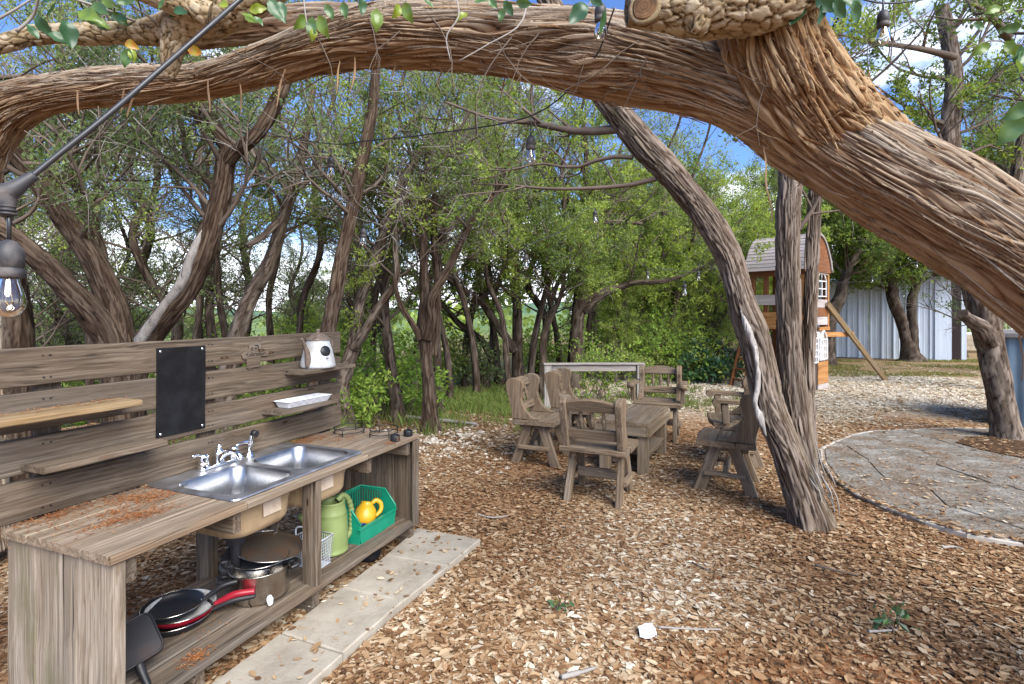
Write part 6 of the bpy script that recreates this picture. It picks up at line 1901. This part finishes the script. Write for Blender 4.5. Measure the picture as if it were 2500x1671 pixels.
KIND = [('bushy bright green cedar in the wood beyond the clearing', dict(nlimb=44, z0=.5, limb=(.8, 1.9), leafy=.97, tint=.82, size=.095, per=34, subs=7, twigs=6, leafmat='leaf'), 4.6),
        ('open dark cedar with a high crown in the wood beyond', dict(nlimb=30, z0=1.8, limb=(.9, 2.2), leafy=.7, tint=.42, size=.085, per=30, subs=7, twigs=6, leafmat='leaf'), 6.2),
        ('grey green thin crowned cedar on the slope behind the kitchen', dict(nlimb=30, z0=1.4, limb=(.9, 2.0), leafy=.72, tint=.5, size=.07, per=30, subs=7, twigs=6, leafmat='leaf_sage'), 6.0),
        ('half bare cedar full of dead grey twigs in the wood beyond', dict(nlimb=34, z0=1.0, limb=(.8, 2.0), leafy=.32, tint=.45, size=.08, per=28, subs=7, twigs=8, leafmat='leaf_sage'), 5.4),
        ('slender dark cedar stem nearly bare of leaves in the wood', dict(nlimb=16, z0=2.4, limb=(.7, 1.7), leafy=.3, tint=.6, size=.075, per=24, subs=6, twigs=6, leafmat='leaf'), 6.0),
        ('dense mid green cedar with low branches at the edge of the wood', dict(nlimb=44, z0=.4, limb=(.8, 1.8), leafy=.95, tint=.52, size=.09, per=34, subs=7, twigs=6, leafmat='leaf'), 5.2)]
for i, (lab, kw_, h) in enumerate(KIND):
    P, r = straight(h, .062 if i == 4 else .10, .9 if i == 4 else .5, 70 + i)
    far = np.array((0, -60 - 10 * i, 0))
    tr = make_tree(lab, [(P, r)], 80 + i, group='cedars of the wood beyond the clearing, kind ' + 'one two three four five six'.split()[i], seg=.12, m=12, amp=.014, lspread=.045, sub_len=(.35, .9), **kw_)
    protos.append([tr, False])
rg = np.random.RandomState(17)
spots = []
# (left group) thin crowns behind the kitchen, leaving the valley window open
for u, Y, k, s in [(130, 9.5, 3, .8), (290, 9, 2, .95), (410, 8.6, 2, .9), (520, 9.4, 2, .85), (600, 10.5, 2, .85), (200, 11, 2, .9), (60, 8.4, 2, .9), (330, 10.5, 2, .75), (500, 12, 2, .7), (90, 13, 2, .8), (255, 13.5, 0, .6), (700, 13, 3, .75), (770, 14, 0, .55), (730, 17, 0, .5), (840, 11.5, 3, .75), (905, 13, 0, .6), (20, 16, 5, .7), (170, 18, 0, .6), (320, 20, 0, .55), (450, 20, 5, .5), (530, 24, 0, .5), (860, 19, 0, .65), (-60, 10, 2, .9), (-120, 13, 5, .9), (690, 22, 0, .5), (765, 24, 0, .6)]:
    spots.append((u, Y, k, s))
for u, Y, k, s in [(1520, 16, 5, 1.0), (1560, 13.6, 0, .92), (1610, 14.2, 0, 1.0), (1680, 13.8, 0, .85), (1730, 14.6, 5, .85), (1780, 16.5, 0, 1.), (1830, 19, 5, 1.1), (1880, 21, 0, 1.1), (1460, 22, 0, 1.), (1580, 22, 5, 1.1), (1700, 22, 0, 1.1), (1950, 23, 1, 1.1), (2020, 22, 5, 1.1), (2090, 24, 0, 1.2), (2170, 23, 1, 1.2), (2250, 25, 5, 1.2), (2330, 26, 0, 1.2), (2420, 24, 1, 1.2), (2490, 26, 5, 1.2), (2560, 25, 0, 1.2),
                   (2480, 9.5, 3, 1.0), (2600, 12, 1, 1.1), (1190, 10.2, 3, .9), (1300, 11.2, 3, .9), (1640, 11.8, 0, .5), (1520, 11.2, 0, .45), (1760, 12.0, 5, .45)]:
    spots.append((u, Y, k, s))
for u, Y, k, s in [(900, 8.6, 4, .9), (945, 9.6, 4, 1.), (1010, 9.2, 4, .95), (1100, 8.4, 4, .9), (1135, 10.4, 4, 1.05), (1165, 9.0, 4, .9), (1215, 11, 4, 1.), (1245, 8.9, 4, .85), (1295, 9.6, 4, 1.), (1365, 10.8, 4, 1.), (1440, 11.4, 4, 1.05), (1500, 10.9, 4, .95), (1550, 12.2, 4, 1.05), (1625, 11.4, 4, 1.), (720, 8.6, 4, .95), (655, 9.8, 4, 1.), (560, 8.4, 4, .9), (470, 7.8, 4, .9), (345, 7.4, 4, .95), (230, 8.2, 4, 1.), (90, 7.6, 4, .95), (1195, 13.5, 4, 1.1), (1330, 13.5, 4, 1.1)]:
    spots.append((u, Y, k, s))
ORD = ('nearest', 'second nearest', 'third nearest', 'fourth nearest', 'fifth nearest', 'sixth nearest', 'seventh nearest', 'farthest')
def where_(u):
    for lim, ph in ((120, 'behind the left end of the kitchen boards'), (330, 'behind the yellowed wall shelf'), (520, 'behind the chalkboard'), (640, 'behind the cut out sign'), (800, 'behind the coffee pot'), (960, 'behind the crooked cedar right of the kitchen'), (1110, 'behind the tall forked cedar'), (1235, 'left of the chairs in the wood'), (1340, 'behind the left hand chairs'), (1450, 'behind the left half of the grey rail'), (1570, 'behind the right half of the grey rail'), (1660, 'behind the far armchair'), (1760, 'left of the leaning trunk'), (1850, 'behind the play fort roof'), (2050, 'behind the fort and its strut'), (2200, 'behind the left half of the blue shed'), (2400, 'behind the right half of the blue shed'), (9999, 'at the right edge beyond the patio')):
        if u < lim: return ph
SEEN = {}
def place_label(what, u, Y, every):
    """what it is + where it stands + its rank in depth among its like there"""
    w = where_(u); mates = sorted(q[1] for q in every if where_(q[0]) == w)
    i = mates.index(Y)
    return (what + ' ' + w) if len(mates) == 1 else (ORD[min(i, 7)] + ' ' + what + ' ' + w)
SHORT = ('bushy bright green cedar', 'open dark high crowned cedar', 'grey green thin crowned cedar', 'half bare grey twigged cedar', 'slender dark bare stemmed cedar', 'dense mid green cedar')
for u, Y, k, s in spots:
    if not protos[k][1]:
        o = protos[k][0]; protos[k][1] = True
    else:
        o = copy_tree(protos[k][0])
    x = (u - CX) / F * Y
    o['label'] = place_label(SHORT[k], u, Y, [(q[0], q[1]) for q in spots if q[2] == k])
    o.location = (x, Y, float(ground_z(x, Y)) - .03)
    o.rotation_euler = (0, 0, rg.uniform(0, 6.28)); q = s * rg.uniform(.92, 1.08); o.scale = (q, q, q * rg.uniform(.95, 1.08))
# far wood that reads as one mass
mb = MB(); rg = np.random.RandomState(23); n = 900
xx = rg.uniform(-75, 80, n); yy = rg.uniform(30, 75, n)
ok = ~((xx / yy > -1.2) & (xx / yy < .12) & (rg.rand(n) < .93)); xx, yy = xx[ok], yy[ok]
gzz = ground_z(xx, yy)
for x, y, z in zip(xx, yy, gzz):
    k = 90; ht = rg.uniform(2.6, 5.2); c = rg.randn(k, 3) * (1.0, 1.0, .28 * ht) + (x, y, z + ht * .5)
    c[:, 2] = np.clip(c[:, 2], z, z + ht)
    d = unit(rg.randn(k, 3)); s = unit(np.cross(d, rg.randn(k, 3))); L = rg.uniform(.25, .6, k)[:, None]
    V = np.stack([c, c + d * L * .5 + s * L * .4, c + d * L, c + d * L * .5 - s * L * .4], 1)
    mb.add(V.reshape(-1, 3), np.arange(4 * k).reshape(-1, 4), 0, False, tint=np.repeat(np.clip(rg.uniform(.3, .9) + rg.randn(k) * .12, .06, 1), 4))
tag(mb.build('far_wood', M['leaf']), 'far wood of green cedars beyond the clearing', kind='stuff')


# ---- shrubs
def shrub(label, c, n_stem, h, w, leaf, lsize, tint, seed, cat='shrub', group=None, per=10):
    rg = np.random.RandomState(seed)
    root = empty('shrub', c, 0, label, cat, group)
    P0 = np.stack([rg.randn(n_stem) * w * .15, rg.randn(n_stem) * w * .15, 0 * np.arange(n_stem)], -1)
    a = rg.uniform(0, 6.28, n_stem)
    A = grow(P0, np.stack([np.cos(a) * w * .6, np.sin(a) * w * .6, np.full(n_stem, h)], -1), rg.uniform(.6, 1.1, n_stem) * h, 8, .14, .03, rg)
    mb = MB(); tubes_batch(mb, A, np.full((n_stem, 1), .006) * np.linspace(1, .3, 8)[None], 4)
    p, d, par, t = spawn(A, 9, .2, 1, .9, rg, .5)
    B_ = grow(p, d, rg.uniform(.15, .4, len(p)) * h, 5, .2, .02, rg)
    tubes_batch(mb, B_, np.full((len(p), 1), .003) * np.linspace(1, .4, 5)[None], 3); tag(mb.build('stems', M['twig'], root), kind='stuff')
    mb = MB(); sprays(mb, B_, per, lsize, lsize * .5, rg, np.clip(tint + rg.randn(len(p)) * .15, .06, 1), droop=.3)
    tag(mb.build('foliage', M[leaf], root), kind='stuff')
    return root


shrub('bright green broad leaved shrub beside the dark trunk right of the kitchen', gnd(955, 1020), 14, 1.25, 1.1, 'leaf_bright', .085, .35, 1, per=14)
shrub('low yellow green shrub between kitchen corner and the dark trunk', gnd(890, 1040), 12, .75, .8, 'leaf_bright', .06, .6, 2, per=14)
shrub('pale fresh green shrub behind the grey rail', gnd(1465, 985), 12, 1.15, .8, 'leaf_bright', .05, .55, 3, per=12)
shrub('dark glossy shrub at the left of the play fort', gnd(1745, 935), 16, .85, 1.5, 'leaf_oak', .11, .1, 4, per=12)
shrub('leafy shrub left of the dark glossy one', gnd(1660, 930), 14, 1.0, 1.2, 'leaf', .08, .7, 5, per=12)
shrub('tangled grey green shrub under the bowed cedar', gnd(1165, 950), 14, 1.0, 1.2, 'leaf_sage', .07, .5, 6, per=9)
shrub('small shrub left of the tall forked cedar in the grass', gnd(1000, 960), 12, .8, 1., 'leaf_bright', .06, .5, 7, per=10)
shrub('thin shrub behind the armchair and the rail post', gnd(1560, 975), 10, .9, .8, 'leaf', .05, .7, 8, per=10)
shrub('yellow green bush below the valley view behind the boards', at(690, 850, 9.) * (1, 1, 0) + (0, 0, -.3), 16, 1.5, 1.5, 'leaf_bright', .07, .7, 9, per=12)
shrub('yellow green bush behind the boards, left of the valley view', at(490, 850, 8.) * (1, 1, 0) + (0, 0, -.3), 12, 1.25, 1.2, 'leaf_bright', .06, .5, 10, per=10)
shrub('weedy green seedling sprouting through the leaf litter', gnd(2180, 1545), 2, .09, .04, 'leaf_oak', .038, .25, 11, 'seedling', per=2)
shrub('tiny green seedling left of the white paper in the leaf litter', gnd(1362, 1492), 2, .07, .05, 'leaf_oak', .035, .4, 12, 'seedling', per=1)

places = [(1080, 10.5, 1.2), (1340, 11, 1.3), (1500, 11.4, 1.6), (1560, 12.2, 2.1), (1630, 11.2, 1.5), (1700, 12.4, 1.7), (840, 12, 1.5), (740, 11, 1.4), (780, 15, 1.9), (420, 13, 1.4), (200, 10, 1.6), (80, 9, 1.6), (560, 16, 1.3)]
for i, (u, Y, h) in enumerate(places):
    x = (u - CX) / F * Y
    shrub(place_label('sunny yellow green bush', u, Y, [q[:2] for q in places]), (x, Y, float(ground_z(x, Y)) - .05), 20, h, h * .85, 'leaf_bright' if i % 3 else 'leaf', .08, .55 if i % 3 else .85, 40 + i, 'bush', 'sunny bushes under the cedars', 11)

# ------------------------------------------------------------------ bulb strings
def bulb(p, s=1.0, label='', drop=.05, group='clear bulbs of the string lights'):
    g = empty('string_bulb', p, 0, label, 'light bulb', group)
    g.scale = (s, s, s)
    mb = MB(); tube(mb, [(0, 0, .058), (0, 0, .058 + drop)], .0035, 6); mb.build('drop_cord', M['cable'], g)
    mb = MB(); lathe(mb, [(.004, .060), (.012, .056), (.019, .044), (.0215, .036), (.022, .012), (.0205, .011), (.0205, .008), (.022, .007), (.022, -.006), (.0195, -.008), (0, -.008)], 24); mb.build('socket', M['socket'], g)
    mb = MB(); lathe(mb, [(.0135, -.008), (.0150, -.016), (.0215, -.036), (.0240, -.050), (.0225, -.062), (.0150, -.0735), (.007, -.0775), (0, -.078)], 28); mb.build('glass', M['glass'], g)
    mb = MB(); tube(mb, [(0, 0, -.008), (0, 0, -.030)], .0038, 8); 
    for q in (-1, 1):
        tube(mb, [(q * .002, 0, -.028), (q * .006, 0, -.05), (0, 0, -.056)], .0008, 4, 8)
    mb.build('filament', M['brass'], g)
    return g


# near cord from the top of the view down to the big bulb at the left
NB = at(22, 668, .93)
NC = empty('light_cord', at(10, 470, .93), 0, 'thick black cord with moulded tee running diagonally across the upper left', 'cord')
o0 = np.array(NC.location)
P = catmull(np.array([at(760, -150, 1.25), at(586, 0, 1.16), at(300, 250, 1.03), at(140, 380, .97), at(70, 437, .945), at(36, 462, .935)]) - o0, 40)
mb = MB(); tube(mb, P, .0050, 12); tube(mb, catmull(np.array([at(10, 470, .93), at(-120, 520, .9), at(-350, 560, .9)]) - o0, 10), .0050, 10); fix_normals(mb.build('cord', M['cable'], NC))
mb = MB(); tube(mb, np.array([at(84, 428, .95), at(60, 444, .942), at(30, 464, .934), at(8, 474, .93), at(-40, 490, .92)]) - o0, [.0085, .0105, .015, .017, .012], 14, 24)
tube(mb, np.array([at(14, 470, .93), at(16, 500, .93), at(18, 530, .93)]) - o0, [.016, .013, .009], 14, 16)
for k in range(3):
    q = at(16 + k, 505 + k * 9, .93) - o0; th = np.linspace(0, 6.283, 21)
    tube(mb, np.stack([q[0] + .0115 * np.cos(th), q[1] + .0115 * np.sin(th), 0 * th + q[2]], -1), .0022, 6, caps=False)
fix_normals(mb.build('tee_joint', M['socket'], NC))
bulb(NB, .98, 'large near light bulb hanging at the left edge', .060)
# further strings
mb = MB()
st_ = [[(560, 290, 4.4), (663, 328, 3.9), (810, 352, 3.3), (898, 344, 3.15), (1056, 327, 2.85), (1297, 283, 2.5), (1440, 160, 2.2), (1500, 20, 1.95)],
       [(600, 340, 4.2), (640, 365, 4.1), (758, 423, 4.0), (888, 527, 4.0), (960, 580, 5), (1035, 640, 6.5), (1150, 690, 7.4), (1287, 600, 4.6)],
       [(1287, 600, 4.6), (1380, 560, 5.0), (1454, 512, 5.3), (1560, 640, 6.6), (1672, 690, 5.8), (1740, 640, 5.), (1790, 620, 4.4)],
       [(1390, 755, 9.0), (1500, 715, 8.4), (1582, 660, 7.6), (1710, 664, 7.6), (1790, 640, 7.4)],
       [(1990, -60, 2.0), (2155, 8, 2.1), (2400, -30, 2.2)],
       [(2000, 690, 12.), (2130, 684, 12.), (2239, 640, 12.), (2380, 640, 12.)]]
names = ['nearest thin black light string crossing the middle of the sky gap', 'thin light string dropping from the pale cedar past the forked cedar', 'thin light string between many limbed cedar and leaning trunk', 'farthest light string before the bright foliage', 'short light string at the upper right by the broken sky', 'light string in front of the shed']
for pts, nm in zip(st_, names):
    P = np.array([at(*q) for q in pts]); g = empty('light_cord', P[0], 0, nm, 'cord')
    mb = MB(); tube(mb, catmull(P - P[0], 60), .0035, 6); mb.build('cord', M['cable'], g)
for (u, v, Y, lab) in [(808, 410, 3.3, 'clear bulb hanging between the Y forked and the straight leaning cedar'), (1296, 366, 2.5, 'clear bulb in the top middle, left of the leaning trunk'), (887, 581, 4.0, 'clear bulb beside the straight leaning trunk, lower than its neighbour'),
                       (1466, 52, 1.95, 'large clear bulb in front of the arching trunk behind a green leaf'), (2156, 66, 2.1, 'clear bulb at the upper right against the sky'), (1284, 642, 4.7, 'clear bulb before the upright cedar behind the left chairs'), (1453, 532, 5.4, 'clear bulb at the crotch of the many limbed cedar'),
                       (1034, 674, 6.5, 'small bulb hanging on the tall forked trunk'), (1149, 720, 7.4, 'small bulb under the sweeping limbs'), (1393, 762, 9.0, 'small bulb by the foot of the many limbed cedar'), (1581, 676, 7.6, 'left small bulb of the farthest string'), (1705, 676, 7.6, 'right small bulb of the farthest string'), (1671, 710, 5.8, 'bulb left of the leaning trunk, below the far pair'), (2238, 650, 12., 'dark bulb hanging before the shed roof'), (2129, 686, 12., 'dark bulb hanging before the shed wall')]:
    bulb(at(u, v - 4, Y), 1.0, lab, .05 if Y < 5 else .04)

# ------------------------------------------------------------------ leaf litter, stones, grass
rg = np.random.RandomState(31)
from_edge = lambda x, y: np.abs(0)
pb = bd_
def inside(x, y, poly):
    c = np.zeros(len(x), bool); j = len(poly) - 1
    for i in range(len(poly)):
        xi, yi, xj, yj = *poly[i], *poly[j]
        c ^= ((yi > y) != (yj > y)) & (x < (xj - xi) * (y - yi) / (yj - yi + 1e-12) + xi)
        j = i
    return c


slabpoly = [np.array(q) for q in (ed[0][1], ed[0][0], ed[5][0], ed[5][1])]
def litter(n, ymin, ymax, size, quads, seed, label):
    rg = np.random.RandomState(seed)
    y = np.sqrt(rg.uniform(ymin ** 2, ymax ** 2, n)); x = (rg.uniform(-1.02, 1.02, n)) * y * .985
    z = ground_z(x, y)
    on = inside(x, y, slabpoly); onp = inside(x, y, pb)
    pit = inside(x, y, pp[:, :2])
    dens = fbm(np.stack([x * 1.1, y * 1.1, 0 * x], -1), 3)
    keep = rg.rand(n) < np.where(on, .012, np.where(onp & ~pit, np.where(inside(x, y, ctr + (pb - ctr) * .965), .016, .30), np.clip(.74 + (dens - .5) * 3.0, .14, 1)))
    # thin out over the reddish needle beds and the grassy far left
    keep &= ~((y > 7.6) & (x < 1.) & (rg.rand(n) < .8))
    keep &= ~((y > 11) & (rg.rand(n) < .7))
    kx, ky = (x - KX) * KA[0] + (y - KY) * KA[1], (x - KX) * KB[0] + (y - KY) * KB[1]
    keep &= ~((kx > .0) & (kx < 1.8) & (ky > -.02) & (ky < .1) & (rg.rand(n) < .5))
    x, y, z, on, onp, dens = x[keep], y[keep], z[keep], on[keep], onp[keep], dens[keep]
    n = len(x)
    z = np.where(on, .0385, np.where(onp, PZ + .008, z)) + rg.uniform(.001, .016, n) * np.where(on | onp, .2, 1)
    a = rg.uniform(0, 6.283, n); L = size * np.clip(rg.lognormal(-.1, .33, n), .35, 1.6); w = L * rg.uniform(.17, .27, n)
    tz = rg.normal(0, .08, n); tw_ = rg.normal(0, .12, n)
    d = np.stack([np.cos(a), np.sin(a), tz], -1); s = np.stack([-np.sin(a), np.cos(a), tw_], -1)
    c = np.stack([x, y, z + np.abs(tz) * L * .5 + np.abs(tw_) * w], -1)
    cup_ = rg.uniform(-.3, .35, n)[:, None] * w[:, None] * np.array((0, 0, 1.))
    p0, p1 = c - d * L[:, None] / 2, c + d * L[:, None] / 2
    sw = s * w[:, None]
    V = np.stack([p0, c - d * L[:, None] * .16 - sw + cup_, c + d * L[:, None] * .22 - sw * .85 + cup_, p1, c + d * L[:, None] * .22 + sw * .85 + cup_, c - d * L[:, None] * .16 + sw + cup_], 1)
    pal = np.clip(rg.beta(2.0, 1.7, n) * .95 + (dens - .5) * .5 + np.clip((y - 6.3) / 3, 0, .35) * (x > .8), 0, 1)
    mb = MB(); b = (np.arange(n) * 6)[:, None]
    f = np.concatenate([b + np.array([[0, 1, 2, 3]]), b + np.array([[0, 3, 4, 5]])])
    mb.add(V.reshape(-1, 3), f, 0, False, tint=np.repeat(pal, 6))
    tag(mb.build('leaf_litter', M['litter']), label, kind='stuff')


litter(150000, 1.7, 4.6, .039, 2, 1, 'dry oak leaves strewn over the near ground')
litter(130000, 1.7, 5.2, .025, 2, 7, 'small broken leaf bits filling in between the oak leaves')
litter(110000, 4.4, 8.0, .044, 2, 2, 'dry oak leaves strewn round the chairs')
litter(60000, 7.6, 14.5, .075, 2, 3, 'pale dry leaves over the far clearing')
# brown needles and twiglets among the leaves
n = 170000; y = np.sqrt(rg.uniform(1.7 ** 2, 7.0 ** 2, n)); x = rg.uniform(-1.02, 1.02, n) * y * .985
on = inside(x, y, slabpoly) | inside(x, y, pb)
dn = fbm(np.stack([x * 1.5 + 9, y * 1.5, 0 * x], -1), 3); kp = (rg.rand(n) < np.clip(.4 + (dn - .5) * 3, .05, 1)) & (~on | (rg.rand(n) < .06))
x, y, on = x[kp], y[kp], on[kp]; n = len(x)
z = np.where(inside(x, y, pb), PZ + .008, np.where(on, .041, ground_z(x, y))) + rg.uniform(.004, .019, n)
a = rg.uniform(0, 6.283, n); L = rg.uniform(.015, .055, n)[:, None]; w = rg.uniform(.0008, .002, n)[:, None]
d = np.stack([np.cos(a), np.sin(a), rg.normal(0, .2, n)], -1) * L; s = np.stack([-np.sin(a), np.cos(a), 0 * a], -1) * w
c = np.stack([x, y, z], -1); V = np.stack([c, c + d * .5 + s, c + d, c + d * .5 - s], 1)
mb = MB(); mb.add(V.reshape(-1, 3), np.arange(4 * n).reshape(-1, 4), 0, False, tint=np.repeat(rg.beta(1.2, 1.8, n), 4))
tag(mb.build('needle_bed', M['needle']), 'brown cedar needles and bark crumbs among the leaves', kind='stuff')
# limestone chips
OCT = np.array([(1, 0, 0), (-1, 0, 0), (0, 1, 0), (0, -1, 0), (0, 0, 1), (0, 0, -1)], float)
OF = np.array([(0, 2, 4), (2, 1, 4), (1, 3, 4), (3, 0, 4), (2, 0, 5), (1, 2, 5), (3, 1, 5), (0, 3, 5)])
def chips(n, fx, sz, label, seed):
    rg = np.random.RandomState(seed)
    x, y = fx(rg, n)
    k = ~inside(x, y, pb) & ~inside(x, y, slabpoly); x, y = x[k], y[k]; n = len(x)
    r = sz * rg.uniform(.4, 1.3, n)[:, None, None]
    V = OCT[None] * (rg.uniform(.5, 1.2, (n, 6, 1))) * np.array((1, .8, .5)) * r
    a = rg.uniform(0, 6.28, n); ca, sa = np.cos(a), np.sin(a)
    V = np.stack([V[..., 0] * ca[:, None] - V[..., 1] * sa[:, None], V[..., 0] * sa[:, None] + V[..., 1] * ca[:, None], V[..., 2]], -1)
    V += np.stack([x, y, ground_z(x, y) + .004], -1)[:, None]
    mb = MB(); mb.add(V.reshape(-1, 3), (OF[None] + (np.arange(n) * 6)[:, None, None]).reshape(-1, 3), 0, False, tint=np.repeat(rg.beta(2, 1.6, n), 6))
    tag(mb.build('stone_chips', M['stone']), label, kind='stuff')


def area1(rg, n):
    y = rg.uniform(7.2, 12.5, n); x = rg.uniform(.6, 9.5, n); d = fbm(np.stack([x * .6, y * .6, 0 * x], -1), 2)
    k = (d > .40) & (y + (d - .5) * 5 > 8.4) & (y + (d - .5) * 4 < 11.8); return x[k], y[k]
chips(16000, area1, .032, 'pale limestone chips round the play fort', 1)
def area2(rg, n):
    y = rg.normal(6.0, .55, n); x = rg.normal(-.85, .5, n) + (6.2 - y) * .1; return x, y
chips(900, area2, .035, 'limestone chips right of the kitchen corner', 2)
def area3(rg, n):
    y = np.sqrt(rg.uniform(3., 49, n)); x = rg.uniform(-.9, .98, n) * y; return x, y
chips(900, area3, .011, 'small stones and acorns scattered over the leaves', 3)


def rock(label, c, r, seed, sq=.55):
    rg = np.random.RandomState(seed)
    bm = bmesh.new(); bmesh.ops.create_icosphere(bm, subdivisions=3, radius=1)
    for v in bm.verts:
        k = .75 + .6 * (mnoise.noise(v.co * 1.3 + Vector((seed, 0, 0))) + .5 * mnoise.noise(v.co * 3 + Vector((seed, 3, 0))))
        v.co = Vector((v.co.x * r * k * 1.25, v.co.y * r * k, v.co.z * r * k * sq))
    me = bpy.data.meshes.new('rock'); bm.to_mesh(me); bm.free()
    at_ = me.attributes.new('tint', 'FLOAT', 'POINT'); at_.data.foreach_set('value', np.clip(.55 + .25 * rg.randn(len(me.vertices)), .1, 1).astype(np.float32))
    me.materials.append(M['stone'])
    o = link('rock', me, None, c, (0, 0, rg.uniform(0, 6))); tag(o, label, 'rock')


for i, (u, v, r, lab) in enumerate([(1135, 1066, .10, 'larger pale limestone rock right of the kitchen corner'), (1060, 1083, .11, 'flat limestone rock nearest the kitchen corner'), (1175, 1060, .07, 'small rock just right of the larger pale one'), (1095, 1100, .06, 'half buried stone below the flat rock'), (862, 1035, .12, 'pale stone at the foot of the crooked cedar'), (1540, 1630, .032, 'white stone in the leaves at the bottom edge'), (1020, 1105, .05, 'small stone by the counter end')]):
    rock(lab, gnd(u, v), r, i + 2)
# white paper scrap in the leaves
mb = MB(); X, Y = np.meshgrid(np.linspace(-1, 1, 9), np.linspace(-1, 1, 9))
zz = fbm(np.stack([X * 1.7 + 3, Y * 1.7, 0 * X], -1), 2)
mb.add(np.stack([X * .042 + .01 * Y, Y * .038 * (1 + .2 * X), zz * .035 - .006], -1).reshape(-1, 3), ring_faces(9, 9, False), 0, False)
tag(mb.build('paper_scrap', M['paper'], None, gnd(1578, 1552) + (0, 0, .012), (R(12), R(6), .3)), 'crumpled white paper lying on the brown leaves', 'paper scrap')
# fallen sticks and a pale log
def stick(label, pts, r, mat, name='stick', cat='stick'):
    P = np.array([gnd(u, v) + (0, 0, r + .012) for u, v in pts]); g = P[0].copy()
    mb = MB(); tube(mb, catmull(P - g, 14), np.linspace(r, r * .55, 14) * (1 + .15 * rg.randn(14)), 8); o = mb.build(name, M[mat], None, g); tag(o, label, cat)
stick('dark fallen stick on the leaves below the leaning cedar', [(1990, 1388), (2040, 1402), (2095, 1414)], .008, 'twig')
stick('thin stick lying right of the white paper', [(1605, 1540), (1680, 1545), (1760, 1546)], .005, 'twig_grey')
stick('broken grey branch at the bottom edge of the leaves', [(1370, 1668), (1420, 1655), (1452, 1645)], .011, 'twig_grey')
stick('short twig near the patio edge', [(2300, 1344), (2330, 1343), (2352, 1348)], .007, 'twig_grey')
stick('short grey stick among the leaves left of the seedling', [(1690, 1380), (1750, 1410)], .004, 'twig')
stick('thin twig right of the green seedling', [(2120, 1552), (2190, 1548)], .006, 'twig_grey')
stick('pale fallen pole lying beyond the tall forked cedar', [(980, 1025), (1060, 1033), (1110, 1038), (1165, 1044)], .030, 'deadwood', 'fallen_pole', 'pole')
stick('curved twig under the front chair', [(1165, 1262), (1200, 1270), (1240, 1266)], .006, 'twig_grey')
# grass patches
def grass(n, fx, h, label, seed, dry):
    rg = np.random.RandomState(seed); x, y = fx(rg, n); n = len(x)
    a = rg.uniform(0, 6.28, n); H_ = h * rg.uniform(.4, 1.2, n); l = rg.normal(0, .4, (n, 2))
    b = np.stack([x, y, ground_z(x, y)], -1); w = np.stack([np.cos(a), np.sin(a), 0 * a], -1) * .004 * (y / 7)[:, None]
    m_ = b + np.stack([l[:, 0] * .3, l[:, 1] * .3, np.full(n, .6)], -1) * H_[:, None]; t_ = b + np.stack([l[:, 0], l[:, 1], np.full(n, 1.)], -1) * H_[:, None]
    V = np.stack([b - w, b + w, m_ + w * .8, t_, m_ - w * .8], 1)
    mb = MB(); mb.add(V.reshape(-1, 3), np.arange(5 * n).reshape(-1, 5), 0, False, tint=np.repeat(np.clip(rg.normal(dry, .25, n), 0, 1), 5))
    tag(mb.build('grass', M['grass']), label, kind='stuff')


def clump(cx, cy, sx, sy):
    def f(rg, n):
        k = max(3, n // 40); c = np.stack([rg.normal(cx, sx, k), rg.normal(cy, sy, k)], -1)[rg.randint(0, k, n)]
        return c[:, 0] + rg.normal(0, .07, n), c[:, 1] + rg.normal(0, .07, n)
    return f
grass(7000, clump(-.5, 8.3, .75, .7), .13, 'sunny grass tufts in the gap behind the tall forked cedar', 1, .8)
grass(2500, clump(2.5, 8.6, .5, .5), .10, 'thin grass by the rail and armchair', 2, .5)
def wide(rg, n):
    y = rg.uniform(11.8, 16.5, n); x = rg.uniform(5, 15.5, n); d = fbm(np.stack([x, y, 0 * x], -1), 3); k = d > .46; return x[k], y[k]
grass(30000, wide, .05, 'dry short grass before the shed', 3, .28)
grass(5000, clump(-2.6, 7.0, .8, .8), .2, 'weeds behind the right end of the kitchen boards', 4, .7)
